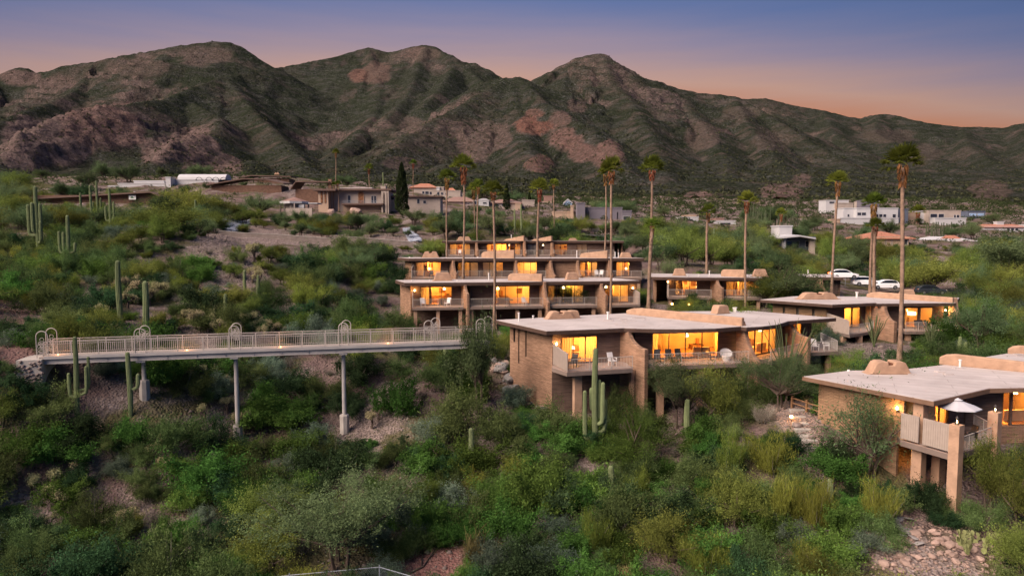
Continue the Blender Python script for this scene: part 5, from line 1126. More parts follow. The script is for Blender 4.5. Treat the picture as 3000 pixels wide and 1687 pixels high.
r_ = shed('ranch_house', 'brown slanted-roof house with a tall brick chimney beside the villa', 195, [(851, 551), (866, 530), (964, 531)], 'brown_wood'); a = W(964, 526, 197); b = W(974, 551, 197); addbox(r_, 'chimney', 'brick', a[0], b[0], 196, 197.2, b[2]-3, a[2])
# hexagonal pavilion
D = 172; g = at(860, D); r_ = thing('pavilion', 'six-sided pavilion with brown hip roof, white eaves and a pale garden wall', 'pavilion', tuple(g)); FOOT.append([(g[0]-5, D-4), (g[0]+6, D-4), (g[0]+6, D+6), (g[0]-5, D+6)])
ze = W(860, 596, D)[2]; zt = W(858, 577, D+2)[2]; R0 = (903-815)/2/2000*D; cx = W(859, 596, D+2)[0]; cyy = D+3
MB().add([(cx, cyy, zt)]+[(cx+R0*math.cos(i*math.pi/4), cyy+R0*math.sin(i*math.pi/4), ze+.55) for i in range(8)], [(0, i+1, (i+1) % 8+1) for i in range(8)]).build('roof', 'tile_brown', r_)
MB().lathe((cx, cyy, ze), [(R0*1.01, 0), (R0*1.01, .56)], 8).build('eave_band', 'white_paint', r_)
for i in range(8): p = (cx+R0*.9*math.cos(i*math.pi/4+.3), cyy+R0*.9*math.sin(i*math.pi/4+.3)); col_box(r_, p, (1, 0), .3, .3, gz(p)-.5, ze, 'column', 'cream_paint')
MB().lathe((cx, cyy, ze-3), [(R0*.7, 0), (R0*.7, 3)], 8).build('wall', 'cream_paint', r_)
a = W(872, 599, D); b = W(889, 609, D); addbox(r_, 'door', 'white_paint', a[0], b[0], D+.4, D+.6, b[2], a[2]); a = W(903, 594, D); b = W(930, 597, D); addbox(r_, 'canopy', 'white_paint', a[0], b[0], D, D+4, b[2], a[2]); a = W(838, 610, D-1); b = W(915, 625, D-1); addbox(r_, 'garden_wall', 'cream_paint', a[0], b[0], D-1.3, D-1, b[2]-1, a[2])
# the villa
D = 185; r_ = fhouse('villa', 'large two-storey pinkish villa with an arched window and a long balcony', 1040, D)
def vb(nm, m, px0, px1, py0, py1, dd, dep, zd=0): x0, x1, y0, y1, z0, z1 = fbox(px0, px1, py0, py1, D+dd, dep, zd); return addbox(r_, nm, m, x0, x1, y0, y1, z0, z1)
FOOT.append([(W(925, 600, D)[0], D-4), (W(1285, 600, D)[0], D-2), (W(1285, 600, D)[0], D+14), (W(925, 600, D)[0], D+12)])
vb('tower_wall', 'tan_paint', 932, 962, 559, 608, -1, 6, 3); vb('tower_roof', 'dark_roof', 916, 983, 553, 559, -2, 9)
vb('wall', 'cream_paint', 962, 1118, 558, 600, 2, 9, 4); vb('balcony_slab', 'dark_roof', 1000, 1122, 596, 600, -1, 3.0)
vb('roof', 'dark_roof', 985, 1146, 553, 558, .5, 11); vb('roof_deck', 'roof_white', 995, 1090, 549, 552.5, 3, 6); vb('chimney', 'cream_paint', 1115, 1130, 545, 556, 4, 2, 1)
for a, b in ((1117, 1122), (1128, 1133), (1135, 1139)): vb('pillar', 'cream_paint', a, b, 560, 614, -.2, .5, 2)
vb('wall', 'cream_paint', 1122, 1140, 560, 614, .6, 7, 3); vb('lower_wall', 'tan_paint', 1005, 1122, 600, 618, 1.2, 8, 3)
vb('wing_wall', 'cream_paint', 1139, 1290, 577, 606, 4, 7, 3); vb('wing_roof', 'dark_roof', 1136, 1294, 573.5, 577, 3.2, 9)
for a in ((940, 945, 561, 594), (951, 955, 561, 594)): win(r_, *a, D-1, 'art', fm='frame')
aw = W(1050, 561, D+2); bw = W(1066, 595, D+2); xm = (aw[0]+bw[0])/2; hw = (bw[0]-aw[0])/2; V = [(aw[0], D+1.9, bw[2]), (bw[0], D+1.9, bw[2])]+[(xm+hw*math.cos(q), D+1.9, aw[2]-hw+hw*math.sin(q)) for q in np.linspace(0, math.pi, 9)]
wn_ = MB().add(V, [tuple(range(len(V)))]).build('arched_window', 'art', r_); s = MB(); s.tube([(*v[:2], v[2]) for v in V[1:]]+[V[0]], .14, 5); s.build('surround', 'adobe', wn_)
for a in ((1019, 1027, 573, 594), (1088, 1094, 574, 595), (1096, 1102, 574, 595)): win(r_, *a, D+2)
for a in ((1139+2, 1155, 578, 586), (1222, 1229, 583, 596), (1240, 1248, 588, 596)): win(r_, *a, D+4)
rl = MB(); a = W(1005, 588, D-1); b = W(1120, 596, D-1)
rl.prism([(a[0], D-1.05), (b[0], D-1.05), (b[0], D-.98), (a[0], D-.98)], a[2]-.06, a[2])
for i in range(60): x = a[0]+(b[0]-a[0])*i/60; rl.prism([(x, D-1.03), (x+.03, D-1.03), (x+.03, D-1), (x, D-1)], b[2], a[2]-.06)
q = rl.build('balcony_rail', 'metal_grey', r_); q['kind'] = 'stuff'
# houses to the right of the villa
D = 255; r_ = flat_house('tiled_house', 'cream house with dark arched openings and red tile roof behind the cypress', D, [(1212, 1300, 549, 575, 'cream_paint'), (1265, 1349, 560, 580, 'cream_paint', -2), (1279, 1288, 551, 560, 'white_paint', -1, 1.5)], [(1237, 1243, 561, 568), (1246, 1256, 561, 569), (1259, 1268, 562, 570), (1281, 1287, 563, 571, 'dark_glass', -2), (1292, 1298, 564, 571, 'dark_glass', -2), (1305, 1311, 565, 571, 'dark_glass', -2)]); hip(r_, 1203, 1278, 549, 538, D, 8, 'tile_red', rl=.3); hip(r_, 1303, 1335, 560, 551, D+2, 5, 'tile_red', .3)
D = 225; r_ = flat_house('tiled_house', 'long grey-white house with brown tile roofs and a round-topped gable', D, [(1310, 1400, 590, 612, 'cream_paint'), (1402, 1432, 588, 616, 'white_paint', -3), (1432, 1524, 594, 612, 'cream_paint'), (1510, 1526, 598, 616, 'tan_paint', -2.5), (1530, 1566, 588, 604, 'cream_paint', 6)], [(1415, 1425, 593, 597, 'dark_glass', -3), (1386, 1396, 589, 599, 'dark_glass', -.5), (1445, 1460, 599, 604), (1470, 1490, 599, 604), (1347, 1375, 596, 600)])
hip(r_, 1299, 1392, 590, 577, D, 8, 'tile_brown'); hip(r_, 1434, 1526, 594, 584, D, 8, 'tile_brown')
a = W(1402, 588, D-3); b = W(1432, 588, D-3); xm = (a[0]+b[0])/2; hw = (b[0]-a[0])/2; V = [(xm+hw*math.cos(q), D-3+e_, a[2]+hw*.45*math.sin(q)) for e_ in (0, 5) for q in np.linspace(0, math.pi, 9)]; MB().add(V, [tuple(range(9))[::-1], tuple(range(9, 18))]+[(i, i+1, i+10, i+9) for i in range(8)]).build('round_gable', 'white_paint', r_, fixn=True)
D = 290; r_ = flat_house('small_house', 'small pinkish house with a steep brown roof near the blue glass gable', D, [(1588, 1616, 592, 605, 'tan_paint'), (1595, 1618, 575, 592, 'tile_brown', 8)], [(1595, 1610, 595, 600)])
r_ = fhouse('glass_gable_house', 'little pointed gable of blue glass with white frame on the far slope', 1664, 288); D = 288; V = [W(1651, 605, D), W(1677, 605, D), W(1677, 596, D), W(1664, 584, D), W(1651, 596, D)]; V = [tuple(v) for v in V]+[(v[0], v[1]+6, v[2]) for v in V]; MB().add(V, [(0, 1, 2, 3, 4), (9, 8, 7, 6, 5)]+[(i, i+5, (i+1) % 5+5, (i+1) % 5) for i in range(5)]).build('glass_wall', 'blue_glass', r_, fixn=True); s = MB(); s.tube([V[4], V[3], V[2]], .28, 5); s.tube([V[0], V[4]], .15, 4); s.tube([V[1], V[2]], .15, 4); s.tube([(V[3][0], V[3][1]-.05, V[3][2]), (V[3][0], V[3][1]-.05, V[0][2])], .1, 4); s.build('gable_frame', 'white_paint', r_)
D = 195; r_ = flat_house('modern_house', 'grey cubic modern house with a tall slab wall and deep shaded porch', D, [(1691, 1714, 597, 645, 'grey_paint', -2, 4), (1714, 1850, 620, 650, 'chair_dark', 3, 6), (1712, 1823, 610, 621, 'grey_paint', 0, 8), (1823, 1850, 619, 650, 'grey_paint', -1, 5), (1622, 1692, 622, 640, 'tan_paint', 4), (1673, 1680, 604, 624, 'tan_paint', 2, 1.5)], [(1826, 1846, 634, 646, 'dark_glass', -1), (1725, 1760, 626, 645, 'dark_glass', 3), (1770, 1815, 628, 645, 'dark_glass', 3)])
for a in (1716, 1722, 1808): x0, x1, y0, y1, z0, z1 = fbox(a, a+2.5, 621, 646, D, .4); addbox(r_, 'column', 'grey_paint', x0, x1, y0, y1, z0, z1)
D = 245; flat_house('white_house', 'small white flat roof with a tan box among the trees below the mountain', D, [(1990, 2046, 637, 650, 'white_paint'), (2010, 2040, 632, 640, 'tan_paint', 5)], [(2000, 2030, 642, 647)]); flat_house('white_house', 'low white roofline with brown tiles near the long file of cacti', 238, [(2095, 2155, 648, 665, 'white_paint'), (2098, 2120, 641, 650, 'tile_brown', 4)], [(2110, 2140, 653, 660)])
D = 148; r_ = flat_house('blue_house', 'blue-grey house with a white-edged porch roof and an upper white box', D, [(2290, 2386, 697, 735, 'blue_paint', 2), (2284, 2320, 664, 700, 'white_paint', 6, 5), (2375, 2388, 702, 726, 'cream_paint', 0, 1), (2296, 2302, 702, 726, 'white_paint', 0, 1)], [(2360, 2372, 706, 724, 'dark_glass', 2), (2305, 2340, 706, 726, 'dark_glass', 2)]); a = W(2286, 695, D-1); b = W(2345, 689, D-1); c = W(2390, 697, D-1)
MB().add([(a[0], D-1, a[2]), (b[0], D-1, b[2]), (c[0], D-1, c[2]), (c[0], D+8, c[2]+.3), (b[0], D+8, b[2]+.3), (a[0], D+8, a[2]+.3)]+[(p[0], y_, p[2]-.3) for p, y_ in ((a, D-1), (b, D-1), (c, D-1), (c, D+8), (b, D+8), (a, D+8))], [(0, 1, 4, 5), (1, 2, 3, 4), (0, 6, 7, 1), (1, 7, 8, 2), (2, 8, 9, 3), (11, 6, 0, 5), (6, 11, 10, 7), (7, 10, 9, 8), (3, 9, 10, 4), (4, 10, 11, 5)]).build('porch_roof', 'white_paint', r_, fixn=True)
D = 255; flat_house('white_house', 'big white two-level modern house with rows of windows and a terrace wall', D, [(2471, 2630, 611, 650, 'white_paint'), (2510, 2565, 611, 650, 'white_paint', -2), (2461, 2632, 640, 656, 'white_paint', -5, 3), (2435, 2462, 644, 658, 'tan_paint', -5, 3), (2618, 2660, 614, 650, 'blue_paint', 2)],
    [(2483, 2488, 628, 635), (2512, 2523, 623, 631, 'dark_glass', -2), (2525, 2537, 623, 631, 'dark_glass', -2), (2566, 2573, 628, 636), (2576, 2585, 628, 636), (2588, 2596, 628, 636), (2615, 2624, 628, 638)])
D = 300; flat_house('white_house', 'pale flat-roofed house high behind the big white house', D, [(2420, 2486, 588, 604, 'white_paint'), (2450, 2500, 596, 612, 'cream_paint', -2)], [(2430, 2445, 591, 596)]); flat_house('modern_house', 'grey house with a dark colonnade high behind the big white house', D, [(2526, 2576, 590, 606, 'cream_paint'), (2524, 2575, 588, 591, 'grey_paint', -2, 4)], [(2530+i*7, 2534+i*7, 593, 599) for i in range(6)])
D = 165; r_ = flat_house('tiled_house', 'hip-roofed house with bright red tiles and tan walls', D, [(2560, 2662, 697, 722, 'tan_paint')], [(2594, 2596, 700, 716, 'wood_rail'), (2612, 2614, 700, 716, 'wood_rail'), (2650, 2658, 702, 716)]); hip(r_, 2538, 2672, 698, 678, D, 10, 'tile_red', .6, .12)
D = 258; flat_house('white_house', 'long white modern house with tan wing behind the bushy palm', D, [(2722, 2814, 618, 645, 'cream_paint'), (2661, 2690, 624, 645, 'tan_paint', 2), (2685, 2725, 620, 645, 'white_paint', 3), (2739, 2830, 640, 656, 'white_paint', -5, 3)], [(2726, 2745, 627, 637), (2750, 2765, 627, 637), (2795, 2800, 630, 640), (2803, 2810, 630, 640)]); flat_house('modern_house', 'dark blue-grey flat house beyond the long white one', 300, [(2836, 2886, 620, 642, 'blue_paint')], [(2840, 2860, 625, 632, 'blue_glass'), (2864, 2882, 625, 632, 'blue_glass')])
D = 188; r_ = flat_house('tiled_house', 'low white house with a wide terracotta and white roof', D, [(2710, 2855, 706, 720, 'cream_paint')], [(2755, 2790, 708, 714), (2800, 2840, 708, 714)]); hip(r_, 2706, 2862, 706, 693, D, 9, 'white_paint', .5, .4); a = [W(2752, 702, D+2.1), W(2815, 702, D+2.1), W(2795, 692, D+5), W(2770, 692, D+5)]; MB().add([tuple(p+np.array((0, -.2, .25))) for p in a], [(0, 1, 2, 3)]).build('tile_field', 'tile_red', r_)
D = 245; r_ = flat_house('tiled_house', 'white house with red tile roof and a stepped white chimney at the hillside edge', D, [(2884, 3010, 665, 685, 'white_paint'), (2922, 2941, 651, 663, 'white_paint', 3, 2), (3010, 3100, 660, 685, 'white_paint')], [(2952, 2958, 669, 676), (2962, 2970, 669, 676), (2975, 2982, 669, 676)]); hip(r_, 2884, 3010, 665, 657, D, 8, 'tile_red', .4, .7)
# ================================================================== plants: a few grown prototypes, placed one by one
def rdir(n, r_):
    v = r_.normal(size=(n, 3)); return v/np.linalg.norm(v, axis=1, keepdims=True)
def leaves(C0, D0, L0, W0, r_, tint=None):
    """diamond leaves at C0 along D0"""
    n = len(C0); s = np.cross(D0, rdir(n, r_)); s /= np.linalg.norm(s, axis=1, keepdims=True)+1e-9
    L0 = np.broadcast_to(L0, n)[:, None]; W0 = np.broadcast_to(W0, n)[:, None]
    V = np.stack([C0-D0*L0*.5, C0+s*W0*.5, C0+D0*L0*.5, C0-s*W0*.5], 1).reshape(-1, 3)
    F_ = np.arange(n*4).reshape(n, 4)
    tt = np.repeat(r_.uniform(.6, 1.4, n) if tint is None else tint, 4)
    return V, F_, tt
def crown_mesh(name, m, seed, Rr=1.0, Hh=.8, clumps=60, per=70, leaf=.06, lw=.4, sig=.13, z0=.35, low=.15, up=.3, droop=0, twigs=0.0, lob=.3):
    """boughs reach out at uneven lengths, each carrying tufts of leaves drawn out along it"""
    r_ = np.random.default_rng(seed); nb = 17 if lob > .1 else 60; d = rdir(nb*4, r_); d = d[d[:, 2] > -low][:nb]
    if lob > .1: keep = r_.uniform(size=len(d)) > .10; d = d[keep]
    nb = len(d); an = np.arctan2(d[:, 1], d[:, 0]); ph = r_.uniform(0, 6.28, 3)
    bl = (1+lob*.55*np.sin(2*an+ph[0])*(1-d[:, 2]**2)+r_.normal(size=nb)*lob*.55).clip(.5, 1.32)
    bi = r_.integers(0, nb, clumps); f = .30+.70*r_.uniform(0, 1, clumps)**.62
    spread = (.30 if lob > .1 else .12)*(.35+.65*f)
    c = d[bi]*(bl[bi]*f)[:, None]+r_.normal(size=(clumps, 3))*spread[:, None]*.62; c = c*np.array((Rr, Rr, Hh)); c[:, 2] += z0
    k = clumps; ci = np.repeat(np.arange(k), per); bt = r_.uniform(.78, 1.22, nb)[bi]; ct = bt*r_.uniform(.78, 1.22, k); wd = r_.uniform(.45, 1.45, k)
    ax = d[bi]+r_.normal(size=(k, 3))*.45+np.array((0, 0, up*.5)); ax /= np.linalg.norm(ax, axis=1, keepdims=True)
    q = r_.normal(size=(k*per, 3))*(sig*.72); al = r_.normal(size=k*per)*sig*1.35; q = (q+ax[ci]*al[:, None])*wd[ci][:, None]
    st = r_.uniform(size=k*per) < .05; q[st] *= 2.0
    p = c[ci]+q; dd = rdir(k*per, r_)*.75+ax[ci]*.55+np.array((0, 0, up*.6)); dd[:, 2] -= droop; dd /= np.linalg.norm(dd, axis=1, keepdims=True)
    p[:, 2] = np.maximum(p[:, 2], .02)
    ln = leaf*r_.uniform(.5, 1.5, len(p)); V, F_, t_ = leaves(p, dd, ln, ln*lw, r_, ct[ci]*r_.uniform(.72, 1.28, len(p)))
    return arrmesh(name, V, F_, m, tint=t_), c
def wood_mesh(name, m, c, seed, h0, r0, Rr=1.0, n=16, stems=3):
    r_ = np.random.default_rng(seed); mb = MB()
    idx = r_.choice(len(c), min(n, len(c)), replace=False); forks = []
    for s in range(stems):
        a = 6.28*s/stems+r_.uniform(-.4, .4); f = np.array((math.cos(a)*.18*Rr, math.sin(a)*.18*Rr, h0)); forks.append(f)
        b = np.array((math.cos(a)*.05*Rr, math.sin(a)*.05*Rr, -.3)); mb.tube([b, (b+f)/2+r_.normal(size=3)*.03, f], [r0, r0*.85, r0*.7], 5)
    for i in idx:
        f = forks[int(r_.integers(stems))]; e = c[i]; mid = f*.5+e*.5+np.array((0, 0, -.06))+r_.normal(size=3)*.05
        mb.tube([f, mid, e], [r0*.6, r0*.38, r0*.12], 4, False)
    return mb.mesh(name, m)
def broom_mesh(name, m, seed, n=60, per=46, h=1.0, spread=.8, w_=.012, sub=.3, tufts=7):
    """several leaning plumes of fine upright wands grown from one root (desert broom, dead brush, grass)"""
    r_ = np.random.default_rng(seed); tz = r_.uniform(0, 6.28, tufts); tr = r_.uniform(.05, .42, tufts)*h; th = h*r_.uniform(.5, 1.08, tufts); tln = r_.uniform(.1, .55, tufts)*spread
    base = np.stack([np.cos(tz)*tr, np.sin(tz)*tr, 0*tr], 1); lean = np.stack([np.cos(tz)*tln, np.sin(tz)*tln, 0*tr], 1); tt = r_.uniform(.72, 1.25, tufts)
    ti = r_.integers(0, tufts, n); az = r_.uniform(0, 6.28, n); tl = .42*spread*r_.uniform(.05, 1, n)**.7; hh = th[ti]*r_.uniform(.6, 1.08, n)
    tip = base[ti]+lean[ti]*hh[:, None]+np.stack([np.cos(az)*tl*hh, np.sin(az)*tl*hh, hh*np.sqrt(np.clip(1-.5*(tl+tln[ti])**2, .15, 1))], 1)
    k = np.repeat(np.arange(n), per); f = r_.uniform(.18, 1.0, n*per); b0 = base[ti][k]
    p = b0*(1-f[:, None])+tip[k]*f[:, None]; p[:, 2] = tip[k][:, 2]*f**.8; p += r_.normal(size=p.shape)*.06*h*(.4+f[:, None])
    d = tip[k]-b0; d = d/np.linalg.norm(d, axis=1, keepdims=True)*.75+r_.normal(size=p.shape)*.42+np.array((0, 0, .2)); d /= np.linalg.norm(d, axis=1, keepdims=True)
    ln = h*sub*r_.uniform(.3, 1, len(p)); V, F_, t_ = leaves(p, d, ln, w_*r_.uniform(.7, 1.5, len(p)), r_, (tt[ti]*r_.uniform(.8, 1.2, n))[k]*r_.uniform(.75, 1.25, len(p)))
    return arrmesh(name, V, F_, m, tint=t_), tip
PROTO = {}
def proto(kind, meshes): PROTO.setdefault(kind, []).append(meshes)
for s in range(3):
    a, c = crown_mesh('crown', 'leaf_yellow', 10+s, 1, .72, 130, 140, .062, .28, .13, .85, .25, .4); proto('palo_verde', [('crown', a), ('trunk', wood_mesh('trunk', 'bark', c, s, .5, .055, n=22))])
    a, c = crown_mesh('crown', 'leaf_mesquite', 20+s, 1, .62, 125, 140, .058, .34, .12, .95, .2, .1, .2); proto('mesquite', [('crown', a), ('trunk', wood_mesh('trunk', 'bark', c, s+3, .55, .06, n=24))])
    a, c = crown_mesh('foliage', 'leaf_olive', 30+s, 1, .8, 125, 140, .062, .32, .12, .45, .35, .5); proto('creosote', [('foliage', a), ('stems', wood_mesh('stems', 'twig', c, s+6, .15, .03, n=16, stems=5))])
    a, c = crown_mesh('foliage', 'leaf_bright', 40+s, 1, .85, 120, 135, .066, .5, .12, .45, .35, .2); proto('hackberry', [('foliage', a), ('stems', wood_mesh('stems', 'twig', c, s+9, .15, .03, n=10, stems=4))])
    a, c = crown_mesh('foliage', 'leaf_dark', 50+s, 1, .8, 120, 130, .062, .48, .12, .5, .3, .2); proto('jojoba', [('foliage', a), ('stems', wood_mesh('stems', 'twig', c, s+12, .15, .03, n=10, stems=4))])
    a, c = crown_mesh('foliage', 'leaf_sage', 60+s, 1, .7, 120, 130, .06, .42, .12, .45, .3, .3); proto('brittlebush', [('foliage', a), ('stems', wood_mesh('stems', 'twig', c, s+15, .12, .03, n=12, stems=4))])
    a, c = broom_mesh('foliage', 'leaf_broom', 70+s, 120, 85, 1.25, 1.0, .012, .20); proto('desert_broom', [('foliage', a), ('stems', wood_mesh('stems', 'twig', c, s+18, .1, .025, n=18, stems=5))])
    a, c = broom_mesh('branches', 'leaf_dry', 80+s, 60, 34, .9, 1.2, .007, .32); proto('dry_bush', [('branches', a), ('stems', wood_mesh('stems', 'twig', c, s+21, .08, .022, n=20, stems=5))])
    a, c = broom_mesh('blades', 'grass_dry', 90+s, 110, 6, .8, 1.5, .012, .7, 3); proto('bunch_grass', [('blades', a)])
a, c = crown_mesh('crown', 'leaf_mesquite', 57, 1, .62, 95, 70, .07, .22, .15, .95, .2, .1, .1); proto('airy_mesquite', [('crown', a), ('trunk', wood_mesh('trunk', 'bark', c, 78, .5, .045, n=40))])
a, c = crown_mesh('foliage', 'leaf_dark', 55, 1, .9, 130, 90, .06, .6, .10, .8, .8, .1, lob=.08); proto('clipped_shrub', [('foliage', a), ('stems', wood_mesh('stems', 'twig', c, 77, .2, .04, n=8))])
for k_, m_, nm_, pr in (('palo_verde', 'leaf_yellow', 'crown', (.72, .85, .25, .4, 0)), ('mesquite', 'leaf_mesquite', 'crown', (.62, .95, .2, .1, .2)), ('hackberry', 'leaf_bright', 'foliage', (.85, .45, .35, .2, 0))):   # finer-leaved forms for the largest plants
    for s in range(2):
        a, c = crown_mesh(nm_, m_, 210+s, 1, pr[0], 330, 120, .030, .36, .075, pr[1], pr[2], pr[3], pr[4]); w2 = 'trunk' if nm_ == 'crown' else 'stems'
        proto(k_+'_big', [(nm_, a), (w2, wood_mesh(w2, 'bark', c, 300+s, .5 if w2 == 'trunk' else .2, .04, n=44))])
CATS = dict(palo_verde=('palo_verde_tree', 'tree'), mesquite=('mesquite_tree', 'mesquite'), creosote=('creosote_bush', 'creosote'), hackberry=('hackberry_bush', 'green bush'), jojoba=('jojoba_bush', 'dark bush'),
            brittlebush=('brittlebush', 'grey bush'), desert_broom=('desert_broom', 'broom bush'), dry_bush=('dry_bush', 'dead bush'), bunch_grass=('bunch_grass', 'grass tuft'), clipped_shrub=('clipped_shrub', 'shrub'), airy_mesquite=('mesquite_tree', 'mesquite'))
COUNT = {}
def plant(kind, x, y, size, label, group=None, hs=1.0, rz=None, z=None, v=None):
    nm, cat = CATS[kind]; P = PROTO[kind+'_big'] if kind+'_big' in PROTO and size > 2.3 and y < 75 else PROTO[kind]; r_ = random.Random(x*13.7+y*7.1); p = P[r_.randrange(len(P)) if v is None else v]
    COUNT[cat] = COUNT.get(cat, 0)+1
    t = thing(nm, label, cat, (x, y, (float(H(x, y)) if z is None else z)-.05*size), group, r_.uniform(0, 6.28) if rz is None else rz); t.scale = (size, size, size*hs)
    for part, me in p: obj(part, me, t)
    return t
TOPK = dict(palo_verde=1.72, mesquite=1.68, airy_mesquite=1.7, creosote=1.38, hackberry=1.42, jojoba=1.4, brittlebush=1.25, desert_broom=1.3, dry_bush=.95, bunch_grass=.8, clipped_shrub=1.75)
def pplant(kind, px, py, wpx, label, top, D=None):
    """plant whose foot shows at (px, py), wpx wide and reaching up to row top in the picture"""
    g = ground_at(px, py) if D is None else at(px, D)
    s = wpx/2/2000*g[1]/1.05; h = W(px, top, g[1])[2]-g[2]
    return plant(kind, g[0], g[1], s, label, None, min(2.4, max(.4, h/(TOPK[kind]*s))))
KW = dict(palo_verde='yellow-green palo verde tree', mesquite='feathery grey-green mesquite tree', creosote='olive creosote bush', hackberry='bright green leafy bush', jojoba='dark green rounded bush', brittlebush='grey-green leafy bush',
          desert_broom='upright yellow-green broom bush', dry_bush='leafless grey twiggy bush', bunch_grass='tuft of pale dry grass')
